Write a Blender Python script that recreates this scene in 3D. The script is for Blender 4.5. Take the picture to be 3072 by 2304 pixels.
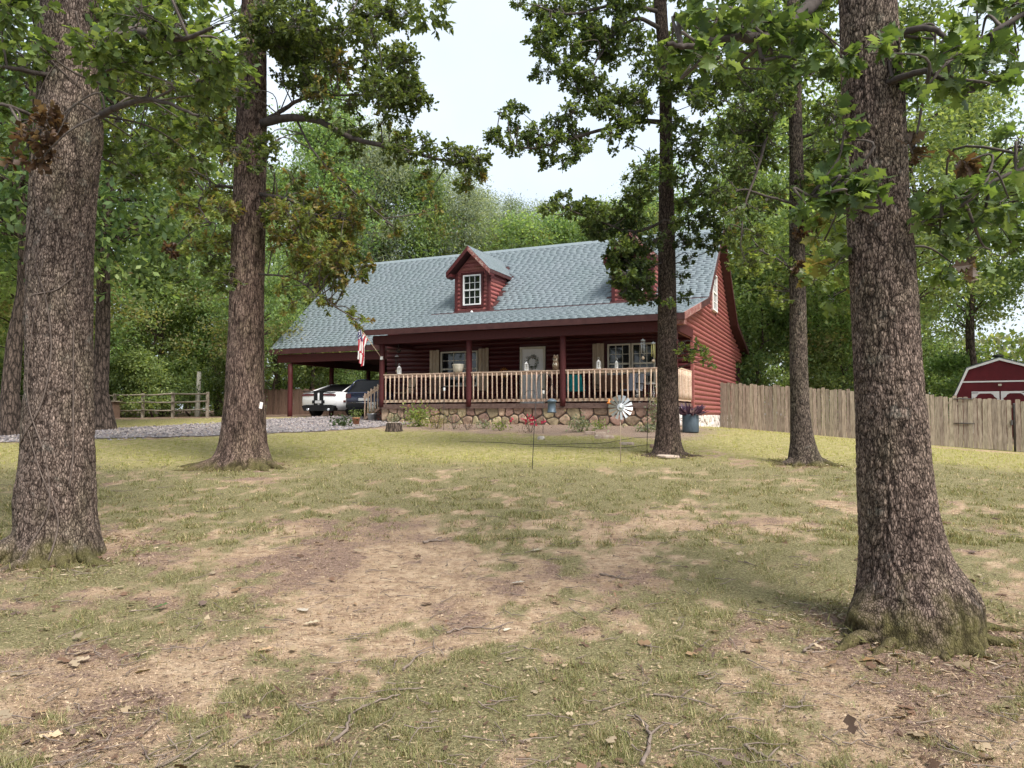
import bpy, bmesh, math, random
import numpy as np
from mathutils import Vector, Matrix

random.seed(7)
RNG = np.random.default_rng(11)
for o in list(bpy.data.objects):
    bpy.data.objects.remove(o)
SC = bpy.context.scene
COL = SC.collection

# ------------------------------------------------------------------ camera
F_PX, PITCH, EYE = 2220.0, math.atan((1243 - 1152) / 2220.0), 1.72
cam = bpy.data.cameras.new('camera')
cam.sensor_width = 36.0
cam.lens = 36.0 * F_PX / 3072.0
cam.clip_start, cam.clip_end = 0.05, 3000
camo = bpy.data.objects.new('camera', cam)
COL.objects.link(camo)
camo.location = (0, 0, EYE)
camo.rotation_euler = (math.pi / 2 + PITCH, 0, 0)
SC.camera = camo

# ------------------------------------------------------------------ overcast sky, sun, exposure
SUN_EL, SUN_AZ = math.radians(52), math.radians(142)      # azimuth clockwise from +Y (camera forward)
world = bpy.data.worlds.new('World')
SC.world = world
world.use_nodes = True
nt = world.node_tree
nt.nodes.clear()
wo = nt.nodes.new('ShaderNodeOutputWorld')
bg = nt.nodes.new('ShaderNodeBackground')
sky = nt.nodes.new('ShaderNodeTexSky')
sky.sky_type = 'NISHITA'
sky.sun_disc = False
sky.sun_elevation = SUN_EL
sky.sun_rotation = SUN_AZ
sky.air_density, sky.dust_density, sky.ozone_density = 1.0, 4.0, 1.0
mixw = nt.nodes.new('ShaderNodeMix'); mixw.data_type = 'RGBA'
mixw.inputs['Factor'].default_value = 0.86                # the cloud layer over the blue
cn = nt.nodes.new('ShaderNodeTexNoise'); cn.inputs['Scale'].default_value = 2.2; cn.inputs['Detail'].default_value = 5
tcw = nt.nodes.new('ShaderNodeTexCoord')
crw = nt.nodes.new('ShaderNodeValToRGB')
crw.color_ramp.elements[0].position, crw.color_ramp.elements[1].position = 0.35, 0.68
crw.color_ramp.elements[0].color = (2.0, 2.25, 2.55, 1)
crw.color_ramp.elements[1].color = (2.5, 2.68, 2.88, 1)
nt.links.new(tcw.outputs['Generated'], cn.inputs['Vector'])
nt.links.new(cn.outputs['Fac'], crw.inputs['Fac'])
nt.links.new(sky.outputs['Color'], mixw.inputs['A'])
nt.links.new(crw.outputs['Color'], mixw.inputs['B'])
nt.links.new(mixw.outputs['Result'], bg.inputs['Color'])
bg.inputs['Strength'].default_value = 0.105
nt.links.new(bg.outputs['Background'], wo.inputs['Surface'])

sun = bpy.data.lights.new('sun', 'SUN')
sun.energy, sun.angle, sun.color = 1.5, math.radians(24), (1.0, 0.96, 0.9)
suno = bpy.data.objects.new('sun', sun)
COL.objects.link(suno)
sd = Vector((math.sin(SUN_AZ) * math.cos(SUN_EL), math.cos(SUN_AZ) * math.cos(SUN_EL), math.sin(SUN_EL)))
suno.rotation_euler = sd.to_track_quat('Z', 'Y').to_euler()
suno.location = sd * 40

vs = SC.view_settings
vs.view_transform, vs.look, vs.gamma, vs.exposure = 'Standard', 'None', 1.0, 2.08
vs.use_curve_mapping = False
SC.cycles.max_bounces = 6
SC.cycles.diffuse_bounces = 3
SC.cycles.use_adaptive_sampling = True
SC.cycles.adaptive_threshold = 0.02
SC.cycles.transmission_bounces = 4
SC.cycles.use_denoising = True
SC.render.use_persistent_data = False

# ------------------------------------------------------------------ geometry helpers
def at(px, py, D):
    """point at forward distance D (m) on the sight line of photo pixel (3072 wide)"""
    x = (px - 1536) / F_PX; y = (1152 - py) / F_PX
    r = np.array([x, math.cos(PITCH) - y * math.sin(PITCH), math.sin(PITCH) + y * math.cos(PITCH)])
    return r / r[1] * D + np.array([0, 0, EYE])
DS = 3072 / 2212.0
def atd(x, y, D):
    return at(x * DS, y * DS, D)

def hash2(ix, iy, seed=0):
    h = (ix.astype(np.int64) * 374761393 + iy.astype(np.int64) * 668265263 + seed * 1274126177) & 0xFFFFFFFF
    h = ((h ^ (h >> 13)) * 1274126177) & 0xFFFFFFFF
    return ((h ^ (h >> 16)) & 0xFFFFFF) / float(0xFFFFFF)
def vnoise(x, y, seed=0):
    x = np.asarray(x, float); y = np.asarray(y, float)
    ix = np.floor(x); iy = np.floor(y); fx = x - ix; fy = y - iy
    fx = fx * fx * (3 - 2 * fx); fy = fy * fy * (3 - 2 * fy)
    a = hash2(ix, iy, seed); b = hash2(ix + 1, iy, seed); c = hash2(ix, iy + 1, seed); d = hash2(ix + 1, iy + 1, seed)
    return (a * (1 - fx) + b * fx) * (1 - fy) + (c * (1 - fx) + d * fx) * fy
def fbm(x, y, seed=0, octs=4, gain=0.5):
    s = 0; a = 1.0; t = 0
    for k in range(octs):
        s = s + a * vnoise(np.asarray(x) * 2 ** k, np.asarray(y) * 2 ** k, seed + k * 17); t += a; a *= gain
    return s / t

def props(o, label=None, cat=None, group=None, kind=None):
    if label: o['label'] = label
    if cat: o['category'] = cat
    if group: o['group'] = group
    if kind: o['kind'] = kind
    return o

def np_mesh(name, V, T, mat=None, parent=None, col=None, smooth=False, attrs=None):
    """mesh object from numpy verts (n,3) and faces (m,3) or (m,4)"""
    V = np.ascontiguousarray(V, dtype=np.float32); T = np.ascontiguousarray(T, dtype=np.int32)
    me = bpy.data.meshes.new(name)
    k = T.shape[1]
    me.vertices.add(len(V)); me.vertices.foreach_set('co', V.ravel())
    me.loops.add(T.size); me.loops.foreach_set('vertex_index', T.ravel())
    me.polygons.add(len(T)); me.polygons.foreach_set('loop_start', np.arange(0, T.size, k, dtype=np.int32))
    if smooth:
        me.polygons.foreach_set('use_smooth', np.ones(len(T), dtype=bool))
    if col is not None:
        c = np.ones((len(V), 4), np.float32); c[:, :3] = col
        a = me.attributes.new('col', 'FLOAT_COLOR', 'POINT'); a.data.foreach_set('color', c.ravel())
    for an, av in (attrs or {}).items():
        a = me.attributes.new(an, 'FLOAT', 'POINT'); a.data.foreach_set('value', np.ascontiguousarray(av, np.float32))
    me.update(); me.validate()
    if mat: me.materials.append(mat)
    o = bpy.data.objects.new(name, me); COL.objects.link(o)
    if parent: o.parent = parent
    return o

def empty(name, loc=(0, 0, 0), rz=0.0):
    o = bpy.data.objects.new(name, None); COL.objects.link(o)
    o.location = Vector([float(c) for c in loc]); o.rotation_euler = (0, 0, rz); o.empty_display_size = 0.2
    return o
def thing(name, label, cat, loc=(0, 0, 0), rz=0.0, group=None):
    return props(empty(name, loc, rz), label, cat, group)

def rings(path, radii, n=8, cap=True):
    """tube verts/quads along a polyline"""
    path = np.asarray(path, float); m = len(path)
    radii = np.broadcast_to(np.asarray(radii, float), (m,))
    tan = np.gradient(path, axis=0); tan /= (np.linalg.norm(tan, axis=1, keepdims=True) + 1e-9)
    ref = np.array([0.31, 0.17, 0.93]); 
    if abs(tan[:, 2]).mean() > 0.8: ref = np.array([1.0, 0.12, 0.05])
    s = np.cross(tan, ref); s /= (np.linalg.norm(s, axis=1, keepdims=True) + 1e-9)
    t = np.cross(tan, s)
    a = np.arange(n) * 2 * math.pi / n
    V = path[:, None, :] + radii[:, None, None] * (np.cos(a)[None, :, None] * s[:, None, :] + np.sin(a)[None, :, None] * t[:, None, :])
    i = np.arange(m - 1)[:, None] * n; j = np.arange(n)[None, :]; j2 = (j + 1) % n
    Q = np.stack([i + j, i + j2, i + n + j2, i + n + j], -1).reshape(-1, 4)
    return V.reshape(-1, 3), Q

class MB:
    """collects shapes that make up ONE part"""
    def __init__(s): s.v = []; s.f = []; s.sm = []
    def add(s, V, Fs, smooth=False):
        b = len(s.v); s.v += [tuple(float(c) for c in p) for p in V]
        for f in Fs: s.f.append([b + int(i) for i in f]); s.sm.append(smooth)
        return s
    def box(s, x0, x1, y0, y1, z0, z1, bev=0.0):
        if bev <= 0:
            V = [(x0, y0, z0), (x1, y0, z0), (x1, y1, z0), (x0, y1, z0), (x0, y0, z1), (x1, y0, z1), (x1, y1, z1), (x0, y1, z1)]
            return s.add(V, [(3, 2, 1, 0), (4, 5, 6, 7), (0, 1, 5, 4), (1, 2, 6, 5), (2, 3, 7, 6), (3, 0, 4, 7)])
        bm = bmesh.new(); bmesh.ops.create_cube(bm, size=1)
        for v in bm.verts:
            v.co = ((x0 + x1) / 2 + v.co.x * (x1 - x0), (y0 + y1) / 2 + v.co.y * (y1 - y0), (z0 + z1) / 2 + v.co.z * (z1 - z0))
        bmesh.ops.bevel(bm, geom=bm.edges[:], offset=bev, segments=1, affect='EDGES')
        bm.verts.index_update()
        V = [tuple(v.co) for v in bm.verts]; Fs = [[v.index for v in f.verts] for f in bm.faces]; bm.free()
        return s.add(V, Fs)
    def tube(s, path, r, n=8, smooth=True, caps=True):
        V, Q = rings(path, r, n); s.add(V, Q, smooth)
        if caps:
            b = len(s.v) - len(V)
            s.f.append([b + i for i in range(n)][::-1]); s.sm.append(False)
            s.f.append([b + len(V) - n + i for i in range(n)]); s.sm.append(False)
        return s
    def lathe(s, prof, c=(0, 0, 0), n=16, smooth=True):
        V = []
        for r, z in prof:
            for k in range(n):
                a = 2 * math.pi * k / n; V.append((c[0] + r * math.cos(a), c[1] + r * math.sin(a), c[2] + z))
        Fs = []
        for i in range(len(prof) - 1):
            for k in range(n):
                k2 = (k + 1) % n; Fs.append((i * n + k, i * n + k2, (i + 1) * n + k2, (i + 1) * n + k))
        s.add(V, Fs, smooth)
        b = len(s.v) - len(V)
        if prof[0][0] > 1e-4: s.f.append([b + k for k in range(n)][::-1]); s.sm.append(False)
        if prof[-1][0] > 1e-4: s.f.append([b + (len(prof) - 1) * n + k for k in range(n)]); s.sm.append(False)
        return s
    def prism(s, poly, axis, a0, a1):
        """polygon in the plane normal to axis ('x','y','z'), extruded a0..a1"""
        n = len(poly)
        def mk(p, a):
            return {'x': (a, p[0], p[1]), 'y': (p[0], a, p[1]), 'z': (p[0], p[1], a)}[axis]
        V = [mk(p, a0) for p in poly] + [mk(p, a1) for p in poly]
        Fs = [list(range(n))[::-1], [n + i for i in range(n)]] + [(i, (i + 1) % n, n + (i + 1) % n, n + i) for i in range(n)]
        return s.add(V, Fs)
    def build(s, name, mat, parent=None, loc=None, rot=None):
        me = bpy.data.meshes.new(name); me.from_pydata(s.v, [], s.f)
        me.polygons.foreach_set('use_smooth', s.sm); me.update()
        bm = bmesh.new(); bm.from_mesh(me); bmesh.ops.recalc_face_normals(bm, faces=bm.faces[:]); bm.to_mesh(me); bm.free()
        if mat: me.materials.append(mat)
        o = bpy.data.objects.new(name, me); COL.objects.link(o)
        if parent: o.parent = parent
        if loc is not None: o.location = Vector([float(c) for c in loc])
        if rot is not None: o.rotation_euler = rot
        return o

def inst(src, parent=None, loc=None, rot=None, scale=None, name=None):
    """another object that shares src's mesh"""
    o = src.copy(); COL.objects.link(o)
    if name: o.name = name
    if parent: o.parent = parent
    if loc is not None: o.location = Vector([float(c) for c in loc])
    if rot is not None: o.rotation_euler = rot
    if scale is not None: o.scale = scale
    return o
def copy_tree(o, parent=None):
    c = o.copy(); COL.objects.link(c)
    if parent: c.parent = parent
    for ch in list(o.children): copy_tree(ch, c)
    return c

# ------------------------------------------------------------------ materials
def new_mat(name):
    m = bpy.data.materials.new(name); m.use_nodes = True
    n = m.node_tree.nodes; n.clear()
    out = n.new('ShaderNodeOutputMaterial'); p = n.new('ShaderNodeBsdfPrincipled')
    m.node_tree.links.new(p.outputs[0], out.inputs[0])
    return m, m.node_tree, p, out
def coords(t, stretch=(1, 1, 1), kind='Object', per_object=True):
    tc = t.nodes.new('ShaderNodeTexCoord'); mp = t.nodes.new('ShaderNodeMapping')
    mp.inputs['Scale'].default_value = stretch
    t.links.new(tc.outputs[kind], mp.inputs['Vector'])
    if per_object:
        oi = t.nodes.new('ShaderNodeObjectInfo'); ml = t.nodes.new('ShaderNodeMath'); ml.operation = 'MULTIPLY'
        ml.inputs[1].default_value = 57.0
        t.links.new(oi.outputs['Random'], ml.inputs[0]); t.links.new(ml.outputs[0], mp.inputs['Location'])
    return mp.outputs['Vector']
def ramp(t, fac, cols, pos=None):
    r = t.nodes.new('ShaderNodeValToRGB'); e = r.color_ramp.elements
    pos = pos or [0.3 + 0.4 * i / max(1, len(cols) - 1) for i in range(len(cols))]
    while len(e) < len(cols): e.new(0.5)
    for i, c in enumerate(cols):
        e[i].position = pos[i]; e[i].color = (*c[:3], 1)
    t.links.new(fac, r.inputs['Fac'])
    return r.outputs['Color']
def noise(t, vec, scale, detail=4, rough=0.6):
    n = t.nodes.new('ShaderNodeTexNoise'); n.inputs['Scale'].default_value = scale
    n.inputs['Detail'].default_value = detail; n.inputs['Roughness'].default_value = rough
    t.links.new(vec, n.inputs['Vector'])
    return n.outputs['Fac']
def mix(t, fac, a, b, mode='MIX'):
    m = t.nodes.new('ShaderNodeMix'); m.data_type = 'RGBA'; m.blend_type = mode
    for sock, v in ((m.inputs['Factor'], fac), (m.inputs['A'], a), (m.inputs['B'], b)):
        if isinstance(v, (int, float)): sock.default_value = v
        elif isinstance(v, tuple): sock.default_value = (*v[:3], 1)
        else: t.links.new(v, sock)
    return m.outputs['Result']
def vary(t, colour, amount, hue=0.0):
    """per-object brightness / hue variation"""
    oi = t.nodes.new('ShaderNodeObjectInfo'); hs = t.nodes.new('ShaderNodeHueSaturation')
    mr = t.nodes.new('ShaderNodeMapRange'); mr.inputs['To Min'].default_value = 1 - amount; mr.inputs['To Max'].default_value = 1 + amount
    t.links.new(oi.outputs['Random'], mr.inputs['Value']); t.links.new(mr.outputs[0], hs.inputs['Value'])
    if hue:
        ml = t.nodes.new('ShaderNodeMath'); ml.operation = 'MULTIPLY'; ml.inputs[1].default_value = 7.31
        fr = t.nodes.new('ShaderNodeMath'); fr.operation = 'FRACT'
        m2 = t.nodes.new('ShaderNodeMapRange'); m2.inputs['To Min'].default_value = 0.5 - hue; m2.inputs['To Max'].default_value = 0.5 + hue
        t.links.new(oi.outputs['Random'], ml.inputs[0]); t.links.new(ml.outputs[0], fr.inputs[0]); t.links.new(fr.outputs[0], m2.inputs['Value'])
        t.links.new(m2.outputs[0], hs.inputs['Hue'])
    t.links.new(colour, hs.inputs['Color'])
    return hs.outputs['Color']
def bump(t, p, height, strength=0.4, dist=0.01):
    b = t.nodes.new('ShaderNodeBump'); b.inputs['Strength'].default_value = strength; b.inputs['Distance'].default_value = dist
    t.links.new(height, b.inputs['Height']); t.links.new(b.outputs['Normal'], p.inputs['Normal'])
def M(name, cols, scale=6.0, stretch=(1, 1, 1), rough=0.75, var=0.0, hue=0.0, bmp=0.0, bdist=0.01, metal=0.0, spec=0.3, detail=5, kind='Object'):
    m, t, p, out = new_mat(name)
    p.inputs['Roughness'].default_value = rough; p.inputs['Metallic'].default_value = metal
    p.inputs['Specular IOR Level'].default_value = spec
    if len(cols) == 1: cols = [tuple(c * 0.86 for c in cols[0]), tuple(min(1, c * 1.12) for c in cols[0])]
    n = noise(t, coords(t, stretch, kind), scale, detail)
    c = ramp(t, n, cols)
    if var: c = vary(t, c, var, hue)
    t.links.new(c, p.inputs['Base Color'])
    if bmp: bump(t, p, n, bmp, bdist)
    return m
def leaf_mat(name, trans=0.4, rough=0.5, var=0.12, hue=0.012, spec=0.35):
    m, t, p, out = new_mat(name)
    a = t.nodes.new('ShaderNodeAttribute'); a.attribute_name = 'col'
    c = vary(t, a.outputs['Color'], var, hue)
    p.inputs['Roughness'].default_value = rough; p.inputs['Specular IOR Level'].default_value = spec
    t.links.new(c, p.inputs['Base Color'])
    tr = t.nodes.new('ShaderNodeBsdfTranslucent')
    tc = mix(t, 1.0, c, (1.25, 1.15, 0.55), 'MULTIPLY'); t.links.new(tc, tr.inputs['Color'])
    ms = t.nodes.new('ShaderNodeMixShader'); ms.inputs[0].default_value = trans
    t.links.new(p.outputs[0], ms.inputs[1]); t.links.new(tr.outputs[0], ms.inputs[2]); t.links.new(ms.outputs[0], out.inputs[0])
    return m
def bark_mat(name, dark, light, moss=(0.085, 0.075, 0.028), moss_h=0.0, sx=26.0, sz=7.0, lichen=0.0):
    """fissured bark: stretched cells, pale plates and darker furrows; moss near the foot"""
    m, t, p, out = new_mat(name)
    v = coords(t, (1, 1, 1), 'Object', False)
    mp = t.nodes.new('ShaderNodeMapping'); mp.inputs['Scale'].default_value = (sx, sx, sz); t.links.new(v, mp.inputs['Vector'])
    wn = t.nodes.new('ShaderNodeTexNoise'); wn.inputs['Scale'].default_value = 0.55; wn.inputs['Detail'].default_value = 4; t.links.new(mp.outputs[0], wn.inputs['Vector'])
    wv = t.nodes.new('ShaderNodeVectorMath'); wv.operation = 'MULTIPLY_ADD'; wv.inputs[1].default_value = (1.3, 1.3, 1.3)
    t.links.new(wn.outputs['Color'], wv.inputs[0]); t.links.new(mp.outputs[0], wv.inputs[2])
    vo = t.nodes.new('ShaderNodeTexVoronoi'); vo.feature = 'DISTANCE_TO_EDGE'; vo.inputs['Scale'].default_value = 1.0
    t.links.new(wv.outputs[0], vo.inputs['Vector'])
    fine = noise(t, v, 60, 5, 0.7)
    big = noise(t, v, 1.7, 4)
    c = ramp(t, vo.outputs['Distance'], [dark, light, tuple(x * 1.35 for x in light)], [0.02, 0.16, 0.5])
    fv = t.nodes.new('ShaderNodeMapping'); fv.inputs['Scale'].default_value = (1, 1, 0.7); t.links.new(v, fv.inputs['Vector'])
    fleck = noise(t, fv.outputs[0], 58, 4, 0.75); fleck2 = noise(t, fv.outputs[0], 24, 3, 0.6)
    c = mix(t, 0.55, c, ramp(t, fleck, [(0.22, 0.19, 0.18), (0.85, 0.82, 0.8), (2.1, 2.0, 1.95)], [0.36, 0.50, 0.68]), 'MULTIPLY')
    c = mix(t, 0.55, c, ramp(t, fleck2, [(0.4, 0.37, 0.35), (1.35, 1.32, 1.3)], [0.38, 0.60]), 'MULTIPLY')
    c = mix(t, 0.5, c, ramp(t, big, [(0.55, 0.5, 0.5), (1.15, 1.1, 1.05)]), 'MULTIPLY')
    if lichen:
        ln = ramp(t, noise(t, v, 5.5, 6, 0.7), [(0, 0, 0), (1, 1, 1)], [0.60, 0.70])
        c = mix(t, mix(t, 1.0, ln, (lichen, lichen, lichen), 'MULTIPLY'), c, (0.30, 0.30, 0.27))
    if moss_h:
        sx_ = t.nodes.new('ShaderNodeSeparateXYZ'); t.links.new(v, sx_.inputs[0])
        ad = t.nodes.new('ShaderNodeMath'); ad.operation = 'ADD'
        nm = t.nodes.new('ShaderNodeMath'); nm.operation = 'MULTIPLY'; nm.inputs[1].default_value = 1.5
        t.links.new(noise(t, v, 3.2, 6), nm.inputs[0]); t.links.new(nm.outputs[0], ad.inputs[0])
        dv = t.nodes.new('ShaderNodeMath'); dv.operation = 'DIVIDE'; dv.inputs[1].default_value = -moss_h
        t.links.new(sx_.outputs['Z'], dv.inputs[0]); t.links.new(dv.outputs[0], ad.inputs[1])
        mf = ramp(t, ad.outputs[0], [(0, 0, 0), (0.85, 0.85, 0.85)], [0.2, 0.6])
        c = mix(t, mf, c, moss)
    t.links.new(c, p.inputs['Base Color'])
    p.inputs['Roughness'].default_value = 0.9; p.inputs['Specular IOR Level'].default_value = 0.15
    h = t.nodes.new('ShaderNodeMath'); h.operation = 'MINIMUM'; h.inputs[1].default_value = 0.22
    t.links.new(vo.outputs['Distance'], h.inputs[0])
    ha = t.nodes.new('ShaderNodeMath'); ha.operation = 'MULTIPLY_ADD'; ha.inputs[1].default_value = 0.25
    t.links.new(fine, ha.inputs[0]); t.links.new(h.outputs[0], ha.inputs[2])
    bump(t, p, ha.outputs[0], 0.8, 0.03)
    return m

MT = {}
MT['leaf'] = leaf_mat('oak_leaf', 0.55, 0.45, 0.12, 0.012, 0.45)
MT['leaf_far'] = leaf_mat('far_leaf', 0.6, 0.55, 0.18, 0.018, 0.25)
MT['dead_leaf'] = leaf_mat('dead_leaf', 0.25, 0.7, 0.1, 0.0, 0.2)
MT['grass'] = leaf_mat('grass_blade', 0.3, 0.6, 0.0, 0.0, 0.2)
MT['twig'] = M('twig_bark', [(0.045, 0.035, 0.03), (0.12, 0.10, 0.085)], 9, rough=0.9)
MT['bark_far'] = bark_mat('far_bark', (0.03, 0.024, 0.02), (0.12, 0.095, 0.08), sx=12, sz=3)

# ------------------------------------------------------------------ house frame (u along the front, v back, w up from the porch floor)
TH = math.radians(24.1)
HU = np.array([math.cos(TH), -math.sin(TH), 0.0]); HV = np.array([math.sin(TH), math.cos(TH), 0.0]); HW = np.array([0, 0, 1.0])
HP = at(2031, 1207, 22.0)
def H(u, v, w=0.0):
    return HP + HU * u + HV * v + HW * w

# ------------------------------------------------------------------ terrain
_cp = []
for x in (-14, -9, -5, -2, 0, 2, 5, 9, 14):
    _cp += [(x, -4, -0.12), (x, 0, -0.05), (x, 3.6, 0.0)]
_cp += [(-4.3, 7.1, 0.28), (2.76, 5.2, 0.10), (-5.1, 14, 0.73), (3.26, 15.5, 0.86), (5.57, 14.2, 0.77), (0, 10, 0.46), (0, 15, 0.85), (-9, 9, 0.42), (9, 9, 0.38), (10, 15, 0.66), (14, 18, 0.5)]
_cp += [(8.35, 29.7, 1.19), (12.6, 27.2, 0.81), (17.45, 25.3, 0.42), (25, 22, 0.1), (7.5, 26, 1.22)]
for u, v, w in [(0.2, -0.3, -0.74), (-5, -0.3, -0.70), (-10.4, -0.3, -0.66), (-5, -2.4, -0.86), (0, -2.4, -0.92), (-10, -2.4, -0.76), (-17, 2.6, -0.46), (-12, 2.6, -0.46), (-17, 9, -0.46), (-12, 9, -0.46), (0, 6, -0.80), (0, 14, -0.7), (-17, -1.5, -0.52)]:
    p = H(u, v, w); _cp.append(tuple(p))
_cp += [(-13, 17, 0.97), (-9, 18.5, 1.12), (-16, 22, 1.22), (-12, 26, 1.42), (-18, 35, 1.55), (-30, 30, 1.45), (-45, 60, 1.7), (-10, 50, 1.9), (10, 50, 1.5), (30, 50, 0.6), (45, 60, 0.5), (20, 36, 0.85), (45, 20, -0.4), (-45, 10, 0.6), (0, 75, 2.0)]
_cp = np.array(_cp, float)
def _tps(r2):
    return np.where(r2 > 1e-12, r2 * np.log(np.maximum(r2, 1e-12)), 0.0)
_n = len(_cp); _K = _tps(((_cp[:, None, :2] - _cp[None, :, :2]) ** 2).sum(-1)) + np.eye(_n) * 6.0
_Pm = np.c_[np.ones(_n), _cp[:, :2]]
_S = np.linalg.solve(np.block([[_K, _Pm], [_Pm.T, np.zeros((3, 3))]]), np.r_[_cp[:, 2], np.zeros(3)])
def gz(x, y):
    x = np.clip(np.asarray(x, float), -48, 48); y = np.clip(np.asarray(y, float), -5, 78)
    sh = x.shape; x = x.ravel(); y = y.ravel(); z = np.empty_like(x)
    for i in range(0, len(x), 20000):
        a = slice(i, i + 20000)
        r2 = (x[a, None] - _cp[None, :, 0]) ** 2 + (y[a, None] - _cp[None, :, 1]) ** 2
        z[a] = _tps(r2) @ _S[:_n] + _S[_n] + _S[_n + 1] * x[a] + _S[_n + 2] * y[a]
    return z.reshape(sh)
def g1(x, y):
    return float(gz(np.array([x]), np.array([y]))[0])
def ground_hit(px, py, d0=3.0, d1=60.0):
    """where the sight line of a photo pixel meets the terrain"""
    a, b = d0, d1
    for D in np.linspace(d0, d1, 120):
        p = at(px, py, D)
        if p[2] < g1(p[0], p[1]):
            b = D; break
        a = D
    for _ in range(24):
        c = (a + b) / 2; p = at(px, py, c)
        if p[2] < g1(p[0], p[1]): b = c
        else: a = c
    return at(px, py, b)
def micro(x, y):
    near = np.clip((14 - np.abs(y)) / 10, 0.15, 1)
    return ((fbm(x * 1.6, y * 1.6, 3, 3) - 0.5) * 0.05 + (fbm(x * 7, y * 7, 9, 3) - 0.5) * 0.022) * near
def smooth(a, b, x):
    t = np.clip((x - a) / (b - a), 0, 1); return t * t * (3 - 2 * t)

# gravel drive: strip from the left edge of the yard to the carport
_gv = [(-30, 17.5, 21.5), (-16, 17.6, 21.6), (-12.4, 17.6, 22.6), (-9.6, 18.2, 25.5), (-8.2, 19.2, 28.5), (-6.6, 20.4, 31.5), (-5.2, 21.9, 31.0), (-4.0, 24.0, 30.0), (-3.2, 26.2, 28.0)]
_gv = np.array(_gv)
def gravel_d(x, y):
    lo = np.interp(x, _gv[:, 0], _gv[:, 1]); hi = np.interp(x, _gv[:, 0], _gv[:, 2])
    w = (fbm(x * 1.5, y * 1.5, 40, 3) - 0.5) * 1.3
    d = np.minimum(y - lo, hi - y) + w
    return np.where(x > -3.2, -1.0, d)
def house_uv(x, y):
    dx = x - HP[0]; dy = y - HP[1]
    return dx * HU[0] + dy * HU[1], dx * HV[0] + dy * HV[1]
def bed_d(x, y):
    """mulch bed along the porch"""
    u, v = house_uv(x, y)
    w = (fbm(x * 1.1, y * 1.1, 44, 3) - 0.5) * 0.9
    return np.minimum(np.minimum(v + 3.5 + 1.6 * w + 0.05 * u, 0.9 - v), np.minimum(u + 11.2, 1.1 - u))
FG_TREES = [(-4.5, 7.5, 1.0), (3.0, 5.5, 0.95), (-5.13, 14, 1.1), (3.26, 15.5, 0.9), (5.57, 14.2, 0.9)]
PATCHES = [  # bare patches: x, y, rx, ry, strength
    (-1.1, 8.2, 1.3, 1.9, 0.55), (-0.4, 6.2, 2.2, 1.1, 0.42), (-2.2, 4.7, 1.3, 0.5, 0.40), (0.2, 9.8, 2.6, 1.3, 0.22), (1.9, 3.7, 0.8, 0.5, 0.45),
    (0.9, 4.6, 0.9, 0.35, 0.2), (-2.0, 3.7, 0.9, 0.4, 0.3), (1.5, 13.2, 1.0, 0.35, 0.3), (-2.9, 12.3, 1.4, 0.5, 0.3), (15, 24.3, 4.5, 1.1, 0.9), (12.5, 20.5, 3.5, 0.9, 0.35), (-3.4, 15.6, 1.6, 0.5, 0.5), (2.7, 16.6, 2.0, 0.7, 0.3)]
LITTER = [(-1.7, 7.0, 0.9, 2.0, 0.6), (-2.6, 5.0, 1.5, 0.5, 0.4), (2.2, 4.4, 0.9, 0.7, 0.5), (-3.6, 6.3, 1.2, 0.5, 0.5), (1.7, 5.6, 0.8, 0.5, 0.35), (-1.0, 4.4, 0.8, 0.4, 0.3), (-4.2, 13.0, 1.6, 0.6, 0.4)]
GREEN = [(0.6, 4.6, 1.6, 0.5, 0.35), (-0.6, 4.4, 1.0, 0.45, 0.35), (1.6, 6.3, 1.3, 1.0, 0.3), (-2.9, 5.7, 1.2, 0.6, 0.4), (-2.2, 9.8, 2.0, 1.2, 0.3), (2.2, 11, 3.0, 1.6, 0.25), (0.3, 12.0, 3.0, 0.8, 0.25), (-8, 16, 5, 1.5, 0.4), (-3.0, 17.5, 3.5, 1.0, 0.45), (0.2, 15.6, 2.2, 0.9, 0.45), (10, 19.0, 6, 3.0, 0.35)]
def blobsum(x, y, L):
    s = 0
    for cx, cy, rx, ry, a in L:
        s = s + a * np.exp(-(((x - cx) / rx) ** 2 + ((y - cy) / ry) ** 2))
    return s
def masks(x, y):
    """grass cover, litter cover, yellow-green lawn with sunlight put into its colour"""
    g = 0.74 + (fbm(x * 0.9, y * 0.9, 21, 4) - 0.5) * 1.3 + (fbm(x * 3.6, y * 3.6, 25, 3) - 0.5) * 1.5 + (fbm(x * 10.5, y * 10.5, 27, 2) - 0.5) * 0.9
    g = g - 1.0 * blobsum(x, y, PATCHES) + 0.8 * blobsum(x, y, GREEN) - 0.75 * blobsum(x, y, LITTER)
    for tx, ty, r in FG_TREES:
        g = g - 0.55 * np.exp(-(((x - tx) / r) ** 2 + ((y - ty + 0.15) / (0.75 * r)) ** 2))
    g = g + smooth(9, 14, y) * 0.20
    li = 0.16 + (fbm(x * 2.3, y * 2.3, 31, 4) - 0.5) * 1.7 + 0.42 * blobsum(x, y, LITTER)
    for tx, ty, r in FG_TREES:
        li = li + 0.8 * np.exp(-(((x - tx) / (1.2 * r)) ** 2 + ((y - ty + 0.2) / r) ** 2))
    sunlit_lawn = smooth(13.2, 15.5, y + (fbm(x * 0.5, y * 0.5, 51, 3) - 0.5) * 3)
    bd = bed_d(x, y); gd = gravel_d(x, y)
    keep = (1 - smooth(-0.4, 0.9, bd)) * (1 - smooth(-0.2, 0.3, gd))
    back = smooth(26, 32, y)                                   # leaf-covered soil under the woods
    g = g * keep * (1 - 0.8 * back) ; sunlit_lawn = sunlit_lawn * keep * (1 - back)
    return np.clip(g, 0, 1), np.clip(li + back * 0.6, 0, 1), sunlit_lawn, smooth(-0.5, 1.0, bd + (fbm(x * 2.7, y * 2.7, 57, 3) - 0.5) * 1.6)

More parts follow.
